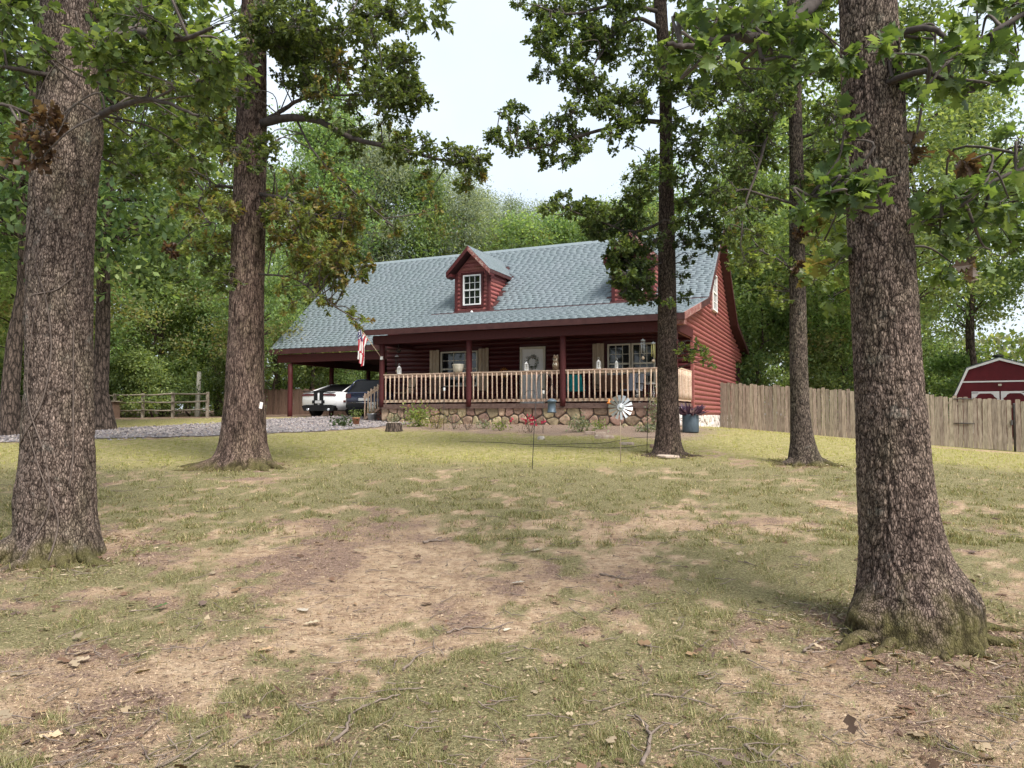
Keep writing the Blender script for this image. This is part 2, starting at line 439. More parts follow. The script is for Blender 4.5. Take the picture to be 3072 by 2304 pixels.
ys = [-4.0, -2.0, 0.0, 1.5, 2.4]
while ys[-1] < 500: ys.append(ys[-1] + max(0.04, 0.015 * ys[-1]))
ys = np.array(ys)
ss = np.r_[-3.2, -2.2, -1.6, -1.25, np.linspace(-1.0, 1.0, 370), 1.25, 1.6, 2.2, 3.2]
GX = ss[None, :] * (np.abs(ys[:, None]) + 2.5); GY = np.repeat(ys[:, None], len(ss), 1)
GZ = gz(GX, GY) + micro(GX, GY)
nr, nc = GX.shape
ii = np.arange(nr - 1)[:, None] * nc + np.arange(nc - 1)[None, :]
quads = np.stack([ii, ii + 1, ii + nc + 1, ii + nc], -1).reshape(-1, 4)
mg, ml_, mlu, mbed = masks(GX.ravel(), GY.ravel())

m, t, p, out = new_mat('yard_ground')
v = coords(t, (1, 1, 1), 'Object', False)
def attr(t, n):
    a = t.nodes.new('ShaderNodeAttribute'); a.attribute_name = n; return a.outputs['Fac']
n_f = noise(t, v, 46, 6, 0.8); n_m = noise(t, v, 9, 5, 0.65); n_b = noise(t, v, 1.6, 4)
vst = t.nodes.new('ShaderNodeMapping'); vst.inputs['Scale'].default_value = (14, 55, 30); vst.inputs['Rotation'].default_value = (0, 0, 0.25); t.links.new(v, vst.inputs['Vector'])
n_s = noise(t, vst.outputs[0], 1.0, 5, 0.75)
dirt = ramp(t, n_m, [(0.28, 0.19, 0.13), (0.47, 0.345, 0.235), (0.60, 0.47, 0.335)], [0.3, 0.5, 0.68])
dirt = mix(t, 0.55, dirt, ramp(t, n_s, [(0.30, 0.27, 0.25), (1.15, 1.08, 1.02)], [0.36, 0.54]), 'MULTIPLY')
lit = ramp(t, n_f, [(0.11, 0.074, 0.058), (0.28, 0.195, 0.15), (0.43, 0.33, 0.26)], [0.3, 0.5, 0.66])
lit = mix(t, 0.5, lit, ramp(t, n_s, [(0.45, 0.4, 0.4), (1.2, 1.1, 1.05)], [0.35, 0.6]), 'MULTIPLY')
gra = ramp(t, n_f, [(0.075, 0.066, 0.032), (0.225, 0.20, 0.10), (0.41, 0.355, 0.20)], [0.34, 0.5, 0.66])
lus = ramp(t, n_m, [(0.22, 0.205, 0.08), (0.33, 0.295, 0.115), (0.44, 0.355, 0.21)], [0.32, 0.5, 0.64])  # yellow-green lawn, its open sunlight lightened into the colour
bed = ramp(t, n_f, [(0.10, 0.066, 0.05), (0.29, 0.21, 0.16), (0.44, 0.35, 0.28)], [0.3, 0.5, 0.68])
def thresh(src, wob, lo, hi):
    a = t.nodes.new('ShaderNodeMath'); a.operation = 'MULTIPLY_ADD'; a.inputs[1].default_value = 1.7
    t.links.new(wob, a.inputs[0]); t.links.new(src, a.inputs[2])
    r = t.nodes.new('ShaderNodeMapRange'); r.inputs['From Min'].default_value = lo; r.inputs['From Max'].default_value = hi
    t.links.new(a.outputs[0], r.inputs['Value']); return r.outputs[0]
c = mix(t, thresh(attr(t, 'litter'), n_m, 1.12, 1.45), dirt, lit)
c = mix(t, thresh(attr(t, 'grass'), n_f, 1.18, 1.5), c, gra)
fl = t.nodes.new('ShaderNodeMath'); fl.operation = 'MULTIPLY'
t.links.new(attr(t, 'sunlit_lawn'), fl.inputs[0]); t.links.new(thresh(attr(t, 'grass'), n_m, 0.98, 1.38), fl.inputs[1])
c = mix(t, fl.outputs[0], c, lus)
c = mix(t, attr(t, 'bed'), c, bed)
t.links.new(c, p.inputs['Base Color']); p.inputs['Roughness'].default_value = 0.95; p.inputs['Specular IOR Level'].default_value = 0.1
hb = t.nodes.new('ShaderNodeMath'); hb.operation = 'ADD'; t.links.new(n_f, hb.inputs[0]); t.links.new(n_s, hb.inputs[1])
bump(t, p, hb.outputs[0], 0.9, 0.035)
ground = np_mesh('ground', np.c_[GX.ravel(), GY.ravel(), GZ.ravel()], quads, m, smooth=True, attrs={'grass': mg, 'litter': ml_, 'sunlit_lawn': mlu, 'bed': mbed})
props(ground, 'patchy yard of dry grass, bare tan dirt and leaf litter', 'yard', kind='structure')

# gravel drive sheet and its loose stones
xs_ = np.linspace(-30, -3.0, 240); ts_ = np.linspace(0, 1, 60)
lo = np.interp(xs_, _gv[:, 0], _gv[:, 1]) - 0.9; hi = np.interp(xs_, _gv[:, 0], _gv[:, 2]) + 0.9
dx = np.repeat(xs_[:, None], 60, 1); dy = lo[:, None] + (hi - lo)[:, None] * ts_[None, :]
dd = gravel_d(dx, dy); dz = gz(dx, dy) + micro(dx, dy) + 0.02
ij = np.arange(239)[:, None] * 60 + np.arange(59)[None, :]
q = np.stack([ij, ij + 60, ij + 61, ij + 1], -1).reshape(-1, 4)
q = q[(dd.ravel()[q] > 0).all(1)]
MT['gravel'] = M('gravel_sheet', [(0.085, 0.075, 0.073), (0.19, 0.17, 0.165), (0.30, 0.265, 0.255)], 26, rough=0.95, bmp=0.8, bdist=0.03, detail=6)
drive = np_mesh('gravel_driveway', np.c_[dx.ravel(), dy.ravel(), dz.ravel()], q, MT['gravel'], smooth=True)
props(drive, 'grey gravel driveway curving in to the carport', 'driveway', kind='structure')
n = 16000
sx = RNG.uniform(-22, -3.2, n); sy = RNG.uniform(17, 32, n)
k = gravel_d(sx, sy) > RNG.uniform(-0.25, 0.2, n); sx, sy = sx[k], sy[k]; n = len(sx)
tet = np.array([[1, 0, 0], [-0.5, 0.87, 0], [-0.5, -0.87, 0], [0.1, 0.1, 0.8]])
sz = RNG.uniform(0.018, 0.05, n); an = RNG.uniform(0, 6.28, n)
V = tet[None] * sz[:, None, None]
ca, sa = np.cos(an)[:, None], np.sin(an)[:, None]
V = np.stack([V[:, :, 0] * ca - V[:, :, 1] * sa, V[:, :, 0] * sa + V[:, :, 1] * ca, V[:, :, 2]], -1)
V += np.stack([sx, sy, gz(sx, sy) + 0.022], -1)[:, None, :]
T = (np.array([[0, 1, 3], [1, 2, 3], [2, 0, 3]])[None] + np.arange(n)[:, None, None] * 4).reshape(-1, 3)
gc = RNG.choice(np.array([[0.42, 0.40, 0.42], [0.28, 0.26, 0.28], [0.17, 0.16, 0.18], [0.48, 0.44, 0.42], [0.36, 0.30, 0.27], [0.12, 0.11, 0.12]]) * [0.74, 0.70, 0.68], n)
MT['pebble'] = leaf_mat('pebble', 0.0, 0.85, 0.0, 0.0, 0.2)
props(np_mesh('gravel', V.reshape(-1, 3), T, MT['pebble'], col=np.repeat(gc, 4, 0)), 'loose grey gravel stones on the driveway', 'gravel', kind='stuff')

# ------------------------------------------------------------------ log house
MT['log'] = M('red_log', [(0.165, 0.044, 0.040), (0.255, 0.080, 0.071), (0.33, 0.13, 0.112)], 5, (3, 0.8, 9), rough=0.55, var=0.10, hue=0.006, bmp=0.15, spec=0.35)
MT['red_trim'] = M('dark_red_trim', [(0.05, 0.009, 0.010), (0.085, 0.018, 0.018)], 6, (2, 2, 6), rough=0.6, var=0.08, bmp=0.1)
MT['log_shade'] = M('shade_painted_log', [(0.035, 0.005, 0.006), (0.058, 0.009, 0.010), (0.08, 0.015, 0.015)], 5, (0.8, 3, 9), rough=0.5, var=0.10, bmp=0.15, spec=0.35)  # porch and carport shade put into the colour of the same red logs
MT['fascia'] = M('dark_fascia', [(0.045, 0.016, 0.016), (0.075, 0.03, 0.028)], 5, rough=0.6)
MT['peeling'] = M('peeling_trim', [(0.16, 0.045, 0.04), (0.22, 0.09, 0.08), (0.40, 0.30, 0.26)], 11, rough=0.8, detail=6)
MT['cedar'] = M('cedar_rail', [(0.40, 0.26, 0.18), (0.52, 0.38, 0.28), (0.60, 0.48, 0.38)], 7, (3, 3, 3), rough=0.75, var=0.12, hue=0.01)
MT['deck'] = M('deck_boards', [(0.09, 0.055, 0.045), (0.17, 0.11, 0.09)], 8, rough=0.85)
MT['white'] = M('white_vinyl', [(0.70, 0.68, 0.66), (0.80, 0.79, 0.78)], 3, rough=0.5)
MT['cream'] = M('cream_paint', [(0.50, 0.46, 0.37), (0.60, 0.56, 0.47)], 4, rough=0.6)
MT['tanboard'] = M('shutter_board', [(0.30, 0.22, 0.15), (0.42, 0.34, 0.25)], 5, (4, 4, 1), rough=0.8, var=0.15)
m, t, p, out = new_mat('window_glass'); p.inputs['Base Color'].default_value = (0.012, 0.014, 0.015, 1); p.inputs['Roughness'].default_value = 0.04; p.inputs['Specular IOR Level'].default_value = 0.7
MT['glass'] = m
MT['stone'] = M('field_stone', [(0.18, 0.13, 0.09), (0.34, 0.245, 0.165), (0.46, 0.345, 0.24)], 6, rough=0.9, var=0.32, hue=0.035, bmp=0.5, bdist=0.03, detail=6)
MT['mortar'] = M('mortar', [(0.085, 0.068, 0.056), (0.15, 0.12, 0.10)], 10, rough=0.95)
MT['palestone'] = M('whitewashed_stone', [(0.30, 0.25, 0.23), (0.58, 0.52, 0.48), (0.68, 0.63, 0.6)], 7, rough=0.9, var=0.12, bmp=0.5, bdist=0.03, detail=6)
MT['metal_dk'] = M('black_iron', [(0.02, 0.018, 0.017), (0.05, 0.045, 0.042)], 9, rough=0.6, spec=0.4)

def shingle_mat(name, use_attr):
    m, t, p, out = new_mat(name)
    v = coords(t, (1, 1, 1), 'Object', not use_attr)
    if use_attr: f = attr(t, 'rnd')
    else:
        oi = t.nodes.new('ShaderNodeObjectInfo'); f = oi.outputs['Random']
    c = ramp(t, f, [(0.168, 0.200, 0.216), (0.180, 0.213, 0.229), (0.193, 0.227, 0.243)], [0.0, 0.5, 1.0])
    c = mix(t, 0.25, c, ramp(t, noise(t, v, 90, 3, 0.8), [(0.75, 0.76, 0.75), (1.2, 1.2, 1.21)]), 'MULTIPLY')
    c = mix(t, 0.5, c, ramp(t, noise(t, v, 1.1, 4), [(0.86, 0.94, 0.91), (1.1, 1.06, 1.1)]), 'MULTIPLY')
    t.links.new(c, p.inputs['Base Color']); p.inputs['Roughness'].default_value = 0.9; p.inputs['Specular IOR Level'].default_value = 0.2
    return m
MT['shingle'] = shingle_mat('shingle_mass', True); MT['shingle1'] = shingle_mat('shingle_piece', False)

house = thing('log_house', 'red log house with grey-green shingle roof, two dormers and long railed front porch', 'house', HP, -TH)

KN, KW, RV, RW, SL = 4.1, 3.70, 7.86, 7.0, 0.878            # knee line, ridge line, steep slope
EV, EW, S2 = -0.4, 2.62, 0.24                                # porch eave, shallow slope
BV = 2 * RV - EV
def front_v(w):                                              # where the front roof stands at height w
    return KN + (w - KW) / SL if w > KW else EV + (w - EW) / S2
# roof deck
th = 0.13
mb = MB()
top = [(EV, EW), (KN, KW), (RV, RW), (2 * RV - KN, KW), (BV, EW)]
mb.prism(top + [(x, z - th) for x, z in top[::-1]], 'x', -10.95, 0.3)
ev2 = RV - (RW - 2.43) / SL
top2 = [(ev2, 2.43), (RV, RW), (2 * RV - KN, KW), (BV, EW)]
mb.prism(top2 + [(x, z - th) for x, z in top2[::-1]], 'x', -18.0, -10.953)
roof = mb.build('roof', MT['fascia'], house)
# boards along the eaves and rakes
mb = MB(); mb.box(-11.0, 0.33, EV - 0.035, EV - 0.002, EW - 0.20, EW - 0.012); mb.build('fascia_board', MT['fascia'], roof)
mb = MB(); mb.box(-18.02, -10.99, ev2 - 0.035, ev2 - 0.002, 2.43 - 0.22, 2.43 - 0.012); mb.build('fascia_board', MT['fascia'], roof)
def rake(x0, x1, pts, dep, mat):
    b = MB(); b.prism(pts + [(a, z - dep) for a, z in pts[::-1]], 'x', x0, x1); return b.build('rake_board', mat, roof)
rake(0.302, 0.335, [(KN - 1.7, KW - 1.7 * S2 + 0.01), (KN, KW + 0.01), (RV, RW + 0.02)], 0.21, MT['fascia'])
rake(0.302, 0.335, [(EV, EW + 0.01), (KN - 1.7, KW - 1.7 * S2 + 0.01)], 0.21, MT['peeling'])
rake(0.302, 0.335, [(RV, RW + 0.02), (2 * RV - KN, KW + 0.01), (BV, EW + 0.01)], 0.21, MT['fascia'])

# shingles: every tab is a piece; the ones that show largest are objects, the rest one mass
TABS = []          # centre, eu, es, n, width, length, rnd, distance
Rm = np.stack([HU, HV, HW], 1)
def shingle_plane(p0, eu, es, lu, ls, inside, ex=0.142, tw=0.30):
    p0 = np.array(p0, float); eu = np.array(eu, float); es = np.array(es, float); es /= np.linalg.norm(es); n = np.cross(eu, es)
    rows = int(ls / ex)
    for r in range(rows + 1):
        off = random.random() * tw
        L = min(ex, ls - r * ex)
        if L < 0.03: continue
        a = -off
        while a < lu:
            w_ = tw * random.uniform(0.93, 1.07)
            x0, x1 = max(a, 0), min(a + w_ - 0.006, lu); a += w_
            if x1 - x0 < 0.04: continue
            if not inside((x0 + x1) / 2, r * ex + L / 2): continue
            c = p0 + eu * (x0 + x1) / 2 + es * (r * ex + L / 2)
            TABS.append((c, eu, es, n, x1 - x0, L, random.random()))
SLv = np.array([0, 1, SL]); SHv = np.array([0, 1, S2])
slen = math.hypot(RV - ev2, RW - 2.43); klen = math.hypot(RV - KN, RW - KW)
DORM = [-9.0, -2.44]
def in_steep(a, s):
    u = -18 + a; w = 2.43 + s * SL / math.hypot(1, SL)
    if u > -10.95 and w < KW: return False
    for dc in DORM:                                          # the dormer covers the roof here
        hw = 0.9 if w < 5.35 else 0.95 * (6.34 - w) / 1.0
        if abs(u - dc) < hw: return False
    return True
shingle_plane((-18.0, ev2, 2.434), (1, 0, 0), SLv, 18.3, slen, in_steep)
shingle_plane((-10.95, EV - 0.02, EW), (1, 0, 0), SHv, 11.25, math.hypot(KN - EV, KW - EW), lambda a, s: True)
for dc in DORM:
    bv = RV - (RW - 6.34) / SL; b2 = RV - (RW - 5.35) / SL
    sl = math.hypot(0.97, 0.99)
    f = lambda a, s, b2=b2, bv=bv: a < (b2 + (bv - b2) * s / sl) - 3.8
    shingle_plane((dc + 0.97, 3.8, 5.352), (0, 1, 0), (-0.97, 0, 0.99), 3.4, sl, f)
    shingle_plane((dc - 0.97, bv, 5.352), (0, -1, 0), (0.97, 0, 0.99), bv - 3.8, sl, lambda a, s, b2=b2, bv=bv: (bv - a) < (b2 + (bv - b2) * s / sl))
def tab_geo(w_, L, h0=0.016, h1=0.004):
    V = np.array([[-w_ / 2, -L / 2, 0], [w_ / 2, -L / 2, 0], [-w_ / 2, -L / 2, h0], [w_ / 2, -L / 2, h0], [-w_ / 2, L / 2 + 0.012, h1], [w_ / 2, L / 2 + 0.012, h1], [-w_ / 2, L / 2, 0], [w_ / 2, L / 2, 0]])
    return V, np.array([[0, 1, 3, 2], [2, 3, 5, 4], [0, 2, 4, 6], [1, 7, 5, 3]])
TABS = [tb for tb in TABS]
dist = [np.linalg.norm(H(*tb[0]) - np.array([0, 0, EYE])) / (abs(tb[4] * tb[5]) ** 0.5) if tb[5] > 0.12 and tb[4] > 0.25 else 1e9 for tb in TABS]
near = set(np.argsort(dist)[:300].tolist())
Vs, Ts, Rs = [], [], []; b = 0; proto = None
for i, (c, eu, es, n, w_, L, r) in enumerate(TABS):
    B = np.stack([eu, es, n], 1)
    if i in near:
        if proto is None:
            V, T = tab_geo(0.30, 0.142); proto = np_mesh('shingle', V, T, MT['shingle1'], roof); o = proto
        else:
            o = inst(proto, roof)
        Mx = Matrix([[*(B[0] * [w_ / 0.30, L / 0.142, 1]), c[0]], [*(B[1] * [w_ / 0.30, L / 0.142, 1]), c[1]], [*(B[2] * [w_ / 0.30, L / 0.142, 1]), c[2]], [0, 0, 0, 1]])
        o.matrix_local = Mx
    else:
        V, T = tab_geo(w_, L); Vs.append(V @ B.T + c); Ts.append(T + b); b += 8; Rs += [r] * 8
o = np_mesh('shingles', np.concatenate(Vs), np.concatenate(Ts), MT['shingle'], roof, attrs={'rnd': np.array(Rs)}); o['kind'] = 'stuff'
# ridge caps
rc = MB(); rc.prism([(RV - 0.14, RW - 0.105), (RV, RW + 0.035), (RV + 0.14, RW - 0.105)], 'x', -18.0, 0.3); rc.build('ridge_cap', MT['shingle1'], roof)

# ---- walls and logs
def log_profile(h, r=0.055, n=6):
    return [(r * math.sin(math.pi * (i + 0.0) / n) ** 0.8, -h / 2 + h * i / n) for i in range(n + 1)]
LH = 0.166
def log_v(parent, u, v0, v1, w, h=LH):                       # log along v on a wall facing +u
    mb = MB(); mb.prism([(u - 0.02, w - h / 2)] + [(u + r, w + z) for r, z in log_profile(h)] + [(u - 0.02, w + h / 2)], 'y', v0, v1)
    return mb.build('log', MT['log'], parent)
def log_vn(parent, u, v0, v1, w, h=LH):
    mb = MB(); mb.prism([(u + 0.02, w - h / 2)] + [(u - r, w + z) for r, z in log_profile(h)] + [(u + 0.02, w + h / 2)], 'y', v0, v1)
    return mb.build('log', MT['log'], parent)
def log_u(parent, v, u0, u1, w, h=LH, mat=None):                       # log along u on a wall facing -v
    mb = MB(); mb.prism([(v + 0.02, w - h / 2)] + [(v - r, w + z) for r, z in log_profile(h)] + [(v + 0.02, w + h / 2)], 'x', u0, u1)
    return mb.build('log', mat or MT['log'], parent)
FV, BWV = 2.4, 13.3                                          # front and back wall lines
mb = MB()
core = [(FV, -0.4), (BWV, -0.4), (BWV, 2.2), (BV - 0.6, 2.3), (2 * RV - KN, KW - 0.15), (RV, RW - 0.16), (KN, KW - 0.15), (0.25, EW + 0.65 * S2 - 0.15), (0.25, 2.28), (FV, 2.2)]
mb.prism(core, 'x', -0.2, -0.03)
gable = mb.build('gable_wall', MT['log'], house)
k = 0
GW = (6.52, 7.55, 3.62, 5.05)                                # gable window v0 v1 w0 w1
w = -0.36 + LH / 2
while w < RW - 0.35:
    wt = w + LH / 2 + 0.14
    if wt < 2.33: a, bb = FV, BWV
    else:
        a = max(0.25, front_v(wt)); bb = min(2 * RV - a, BV - 0.5)
    segs = [(a, bb)]
    if GW[2] - 0.1 < w < GW[3] + 0.1: segs = [(a, GW[0] - 0.09), (GW[1] + 0.09, bb)]
    for s0, s1 in segs:
        if s1 - s0 > 0.1: log_v(gable, -0.03, s0 + random.uniform(0, 0.02), s1, w)
    w += LH
mb = MB(); mb.box(-11.8, -0.2, FV, FV + 0.18, -0.4, 3.2); fwall = mb.build('front_wall', MT['log_shade'], house)
OPEN = [(-9.46, -7.72, 0.62, 2.05), (-6.10, -5.13, 0.0, 2.07), (-2.94, -1.06, 0.62, 2.10)]
w = LH / 2 + 0.01
while w < 2.5:
    segs = [(-11.8, -0.03)]
    for o0, o1, z0, z1 in OPEN:
        if z0 - 0.05 < w < z1 + 0.05:
            segs = [x for s in segs for x in ([(s[0], o0 - 0.05), (o1 + 0.05, s[1])] if s[0] < o0 and s[1] > o1 else [s])]
    for s0, s1 in segs: log_u(fwall, FV, s0, s1, w, LH, MT['log_shade'])
    w += LH
mb = MB(); mb.box(-11.8, -11.6, FV + 0.18, BWV, -0.5, 3.0); mb.build('carport_wall', MT['log_shade'], house)
mb = MB(); mb.box(-11.6, -0.2, BWV - 0.18, BWV, -0.5, 3.4); mb.build('back_wall', MT['log'], house)
cb = MB(); cb.box(-0.035, 0.075, FV - 0.055, FV + 0.06, -0.38, 2.2, 0.01); cb.build('corner_board', MT['log'], gable)

def window(u, v, w, wd, ht, cols, rows, rz=0.0, trim=MT['white'], double=True, mull=1):
    """double-hung window, origin at the middle of its sill, facing local -y"""
    fb = 0.05; fr = MB()
    for x0, x1, z0, z1 in [(-wd / 2, -wd / 2 + fb, 0, ht), (wd / 2 - fb, wd / 2, 0, ht), (-wd / 2 + fb, wd / 2 - fb, 0, fb), (-wd / 2 + fb, wd / 2 - fb, ht - fb, ht)]:
        fr.box(x0, x1, -0.085, 0.03, z0, z1)
    if double: fr.box(-wd / 2 + fb, wd / 2 - fb, -0.07, 0.02, ht / 2 - 0.028, ht / 2 + 0.028)
    win = fr.build('window', trim, house, (u, v, w), (0, 0, rz))
    iw = (wd - 2 * fb); half = [(fb, ht / 2 - 0.028), (ht / 2 + 0.028, ht - fb)] if double else [(fb, ht - fb)]
    for z0, z1 in half:
        cw = iw / cols; rh = (z1 - z0) / rows
        for i in range(cols):
            for j in range(rows):
                x0 = -iw / 2 + i * cw
                MB().box(x0 + 0.008, x0 + cw - 0.008, -0.03, -0.012, z0 + j * rh + 0.008, z0 + (j + 1) * rh - 0.008).build('pane', MT['glass'], win)
        mu = MB()
        for i in range(1, cols): mu.box(-iw / 2 + i * cw - 0.010, -iw / 2 + i * cw + 0.010, -0.05, -0.004, z0, z1)
        for j in range(1, rows): mu.box(-iw / 2, iw / 2, -0.047, -0.006, z0 + j * rh - 0.010, z0 + j * rh + 0.010)
        if mu.v: mu.build('muntin', trim, win)
    MB().box(-iw / 2 - 0.02, iw / 2 + 0.02, 0.035, 0.05, 0.02, ht - 0.02).build('backing', MT['metal_dk'], win)
    return win
window(0.0, (GW[0] + GW[1]) / 2, GW[2], GW[1] - GW[0], GW[3] - GW[2], 3, 2, math.pi / 2)
for a_, b_ in ((GW[0] - 0.09, GW[0] - 0.003), (GW[1] + 0.003, GW[1] + 0.09)):
    MB().box(-0.03, 0.05, a_, b_, GW[2] - 0.06, GW[3] + 0.06).build('window_trim', MT['peeling'], house)
window(-8.59, FV - 0.0, 0.68, 1.56, 1.32, 3, 2, 0, MT['cream'])
window(-2.43, FV - 0.0, 0.68, 0.80, 1.36, 3, 2, 0, MT['cream'])
window(-1.59, FV - 0.0, 0.68, 0.80, 1.36, 3, 2, 0, MT['cream'])
for u0 in (-9.84, -7.76, -3.36, -1.10):
    s = MB().box(u0 + 0.02, u0 + 0.40, FV - 0.075, FV - 0.056, 0.55, 2.06).build('shutter', MT['tanboard'], house)
    for i in range(3):
        MB().box(u0 + i * 0.14, u0 + i * 0.14 + 0.13, FV - 0.105, FV - 0.077, 0.5 + random.uniform(0, .03), 2.1 - random.uniform(0, .04), 0.004).build('plank', MT['tanboard'], s)
# front door
d = MB().box(-6.02, -5.21, FV - 0.05, FV + 0.02, 0.02, 1.98).build('door', MT['white'], house)
fr = MB()
for x0, x1, z0, z1 in [(-6.10, -6.025, 0, 2.06), (-5.205, -5.13, 0, 2.06), (-6.025, -5.205, 1.985, 2.06)]: fr.box(x0, x1, FV - 0.09, FV + 0.02, z0, z1)
fr.build('door_frame', MT['cream'], d)
for x0, x1 in ((-5.94, -5.65), (-5.58, -5.29)):
    for z0, z1 in ((0.12, 0.75), (0.85, 1.35), (1.45, 1.88)):
        MB().box(x0, x1, FV - 0.062, FV - 0.048, z0, z1, 0.006).build('door_panel', MT['white'], d)
MB().lathe([(0.0, -0.03), (0.03, -0.02), (0.035, 0.0), (0.02, 0.03), (0.0, 0.035)], (-5.27, FV - 0.09, 1.0), 10).build('door_handle', MT['metal_dk'], d)

# ---- porch
MB().box(-10.55, 0.0, 0.02, FV - 0.06, -0.11, 0.0).build('porch_floor', MT['deck'], house)
MB().box(-10.9, 0.0, 0.05, FV, 2.30, 2.34).build('porch_ceiling', MT['log_shade'], house)
MB().box(-10.8, 0.05, -0.05, 0.13, 2.14, 2.44).build('porch_beam', MT['red_trim'], house)
MB().box(-0.12, 0.06, 0.135, FV, 2.14, 2.44).build('porch_beam', MT['red_trim'], house)
MB().box(-10.8, -10.62, 0.135, FV, 2.14, 2.44).build('porch_beam', MT['red_trim'], house)
MB().box(-0.02, 0.30, EV + 0.05, 0.0, 2.30, 2.47).build('eave_return', MT['peeling'], house)
for u in (-10.47, -6.98, -3.62, -0.07):
    mb = MB(); mb.tube([(u, 0.05, z) for z in np.linspace(-0.1, 2.14, 9)], [0.10 + random.uniform(-.006, .006) for _ in range(9)], 12)
    mb.build('porch_post', MT['red_trim'], house)
RT = 1.06
bal = None
def rail_bay(p0, p1, nb, top=RT, bot=0.10):
    global bal
    p0 = np.array(p0, float); p1 = np.array(p1, float); L = np.linalg.norm((p1 - p0)[:2]); ang = math.atan2(*(p1 - p0)[[1, 0]])
    dz = p1[2] - p0[2]; n = 14
    def bar(y0, y1, z0, z1):
        mb_ = MB()
        sag = [random.uniform(-0.006, 0.006) for _ in range(n)]
        for i in range(n - 1):
            a, c = L * i / (n - 1), L * (i + 1) / (n - 1)
            V = [(a, y0, z0 + sag[i] + dz * a / L), (c, y0, z0 + sag[i + 1] + dz * c / L), (c, y1, z0 + sag[i + 1] + dz * c / L), (a, y1, z0 + sag[i] + dz * a / L)]
            V += [(x, y, z + z1 - z0) for x, y, z in V]
            mb_.add(V, [(3, 2, 1, 0), (4, 5, 6, 7), (0, 1, 5, 4), (2, 3, 7, 6)] + ([(3, 0, 4, 7)] if i == 0 else []) + ([(1, 2, 6, 5)] if i == n - 2 else []))
        return mb_
    r = bar(-0.06, 0.06, top - 0.04, top).build('railing', MT['cedar'], house, p0, (0, 0, ang))
    bar(-0.022, 0.022, top - 0.13, top - 0.043).build('rail', MT['cedar'], r)
    bar(-0.022, 0.022, bot - 0.045, bot + 0.045).build('rail', MT['cedar'], r)
    for i in range(nb):
        a = L * (i + 0.5) / nb
        if bal is None:
            q = MB(); q.tube([(0, 0, z) for z in (0.0, 0.2, 0.45, 0.7, top - 0.05 - bot)], [0.027, 0.024, 0.023, 0.025, 0.027], 6)
            bal = q.build('baluster', MT['cedar'], r); o = bal
        else: o = inst(bal, r)
        o.location = (a, -0.045, bot + dz * a / L); o.rotation_euler = (random.uniform(-.012, .012), random.uniform(-.012, .012), random.uniform(0, 6))
    return r
rail_bay((-10.37, 0.05, 0), (-7.08, 0.05, 0), 18)
rail_bay((-6.88, 0.05, 0), (-3.72, 0.05, 0), 18)
rail_bay((-3.52, 0.05, 0), (-0.17, 0.05, 0), 19)
rail_bay((-0.04, 0.15, 0), (-0.04, FV - 0.08, 0), 13)
# steps and their rail at the left end of the porch
for i in range(3):
    MB().box(-10.57 - 0.30 * (i + 1), -10.57 - 0.30 * i, 0.5, 1.9, -0.16 * (i + 1) - 0.05, -0.16 * (i + 1) - 0.004).build('step', MT['deck'], house)
MB().box(-11.5, -10.56, 0.56, 0.62, -0.75, -0.25).build('stringer', MT['deck'], house)
rail_bay((-11.55, 0.5, -0.66), (-10.58, 0.5, -0.08), 7, 0.96, 0.12)

# ---- stone foundation: irregular fitted stones over a mortar core
def clip_poly(P, nx, ny, d):
    out = []
    for i in range(len(P)):
        a, b = P[i], P[(i + 1) % len(P)]
        da, db = a[0] * nx + a[1] * ny - d, b[0] * nx + b[1] * ny - d
        if da <= 0: out.append(a)
        if da * db < 0:
            s = da / (da - db); out.append((a[0] + (b[0] - a[0]) * s, a[1] + (b[1] - a[1]) * s))
    return out
def stones(parent, x0, x1, z0, z1, nx, nz, place, mat, gap=0.014):
    P = []
    for j in range(nz):
        for i in range(nx):
            if random.random() < 0.10: continue
            P.append((x0 + (x1 - x0) * (i + 0.5 * (j % 2) + random.uniform(0.08, 0.92)) / (nx + 0.5), z0 + (z1 - z0) * (j + random.uniform(0.15, 0.85)) / nz))
    for i, a in enumerate(P):
        poly = [(x0, z0), (x1, z0), (x1, z1), (x0, z1)]
        for k_, b_ in enumerate(P):
            if k_ == i: continue
            dx, dz_ = b_[0] - a[0], b_[1] - a[1]; L = math.hypot(dx, dz_)
            if L > 1.6: continue
            mx, mz = (a[0] + b_[0]) / 2, (a[1] + b_[1]) / 2
            poly = clip_poly(poly, dx / L, dz_ / L, (mx * dx + mz * dz_) / L - gap)
            if len(poly) < 3: break
        if len(poly) < 3: continue
        cx = sum(q[0] for q in poly) / len(poly); cz = sum(q[1] for q in poly) / len(poly)
        # cut the corners, then dome
        pl = []
        for q in range(len(poly)):
            A, Bq, C = poly[q - 1], poly[q], poly[(q + 1) % len(poly)]
            pl += [(Bq[0] + (A[0] - Bq[0]) * 0.2, Bq[1] + (A[1] - Bq[1]) * 0.2), (Bq[0] + (C[0] - Bq[0]) * 0.2, Bq[1] + (C[1] - Bq[1]) * 0.2)]
        dep = random.uniform(0.035, 0.07); n = len(pl); V = []
        for sc, dd_ in ((1.0, 0.0), (0.97, dep * 0.6), (0.80, dep)):
            V += [place(cx + (x - cx) * sc, cz + (z - cz) * sc, dd_ + (random.uniform(-.006, .006) if dd_ else 0)) for x, z in pl]
        V.append(place(cx, cz, dep * 1.12))
        Fs = [(i_ + l * n, (i_ + 1) % n + l * n, (i_ + 1) % n + (l + 1) * n, i_ + (l + 1) * n) for l in range(2) for i_ in range(n)] + [(2 * n + i_, 2 * n + (i_ + 1) % n, 3 * n) for i_ in range(n)]
        MB().add(V, Fs).build('stone', mat, parent)
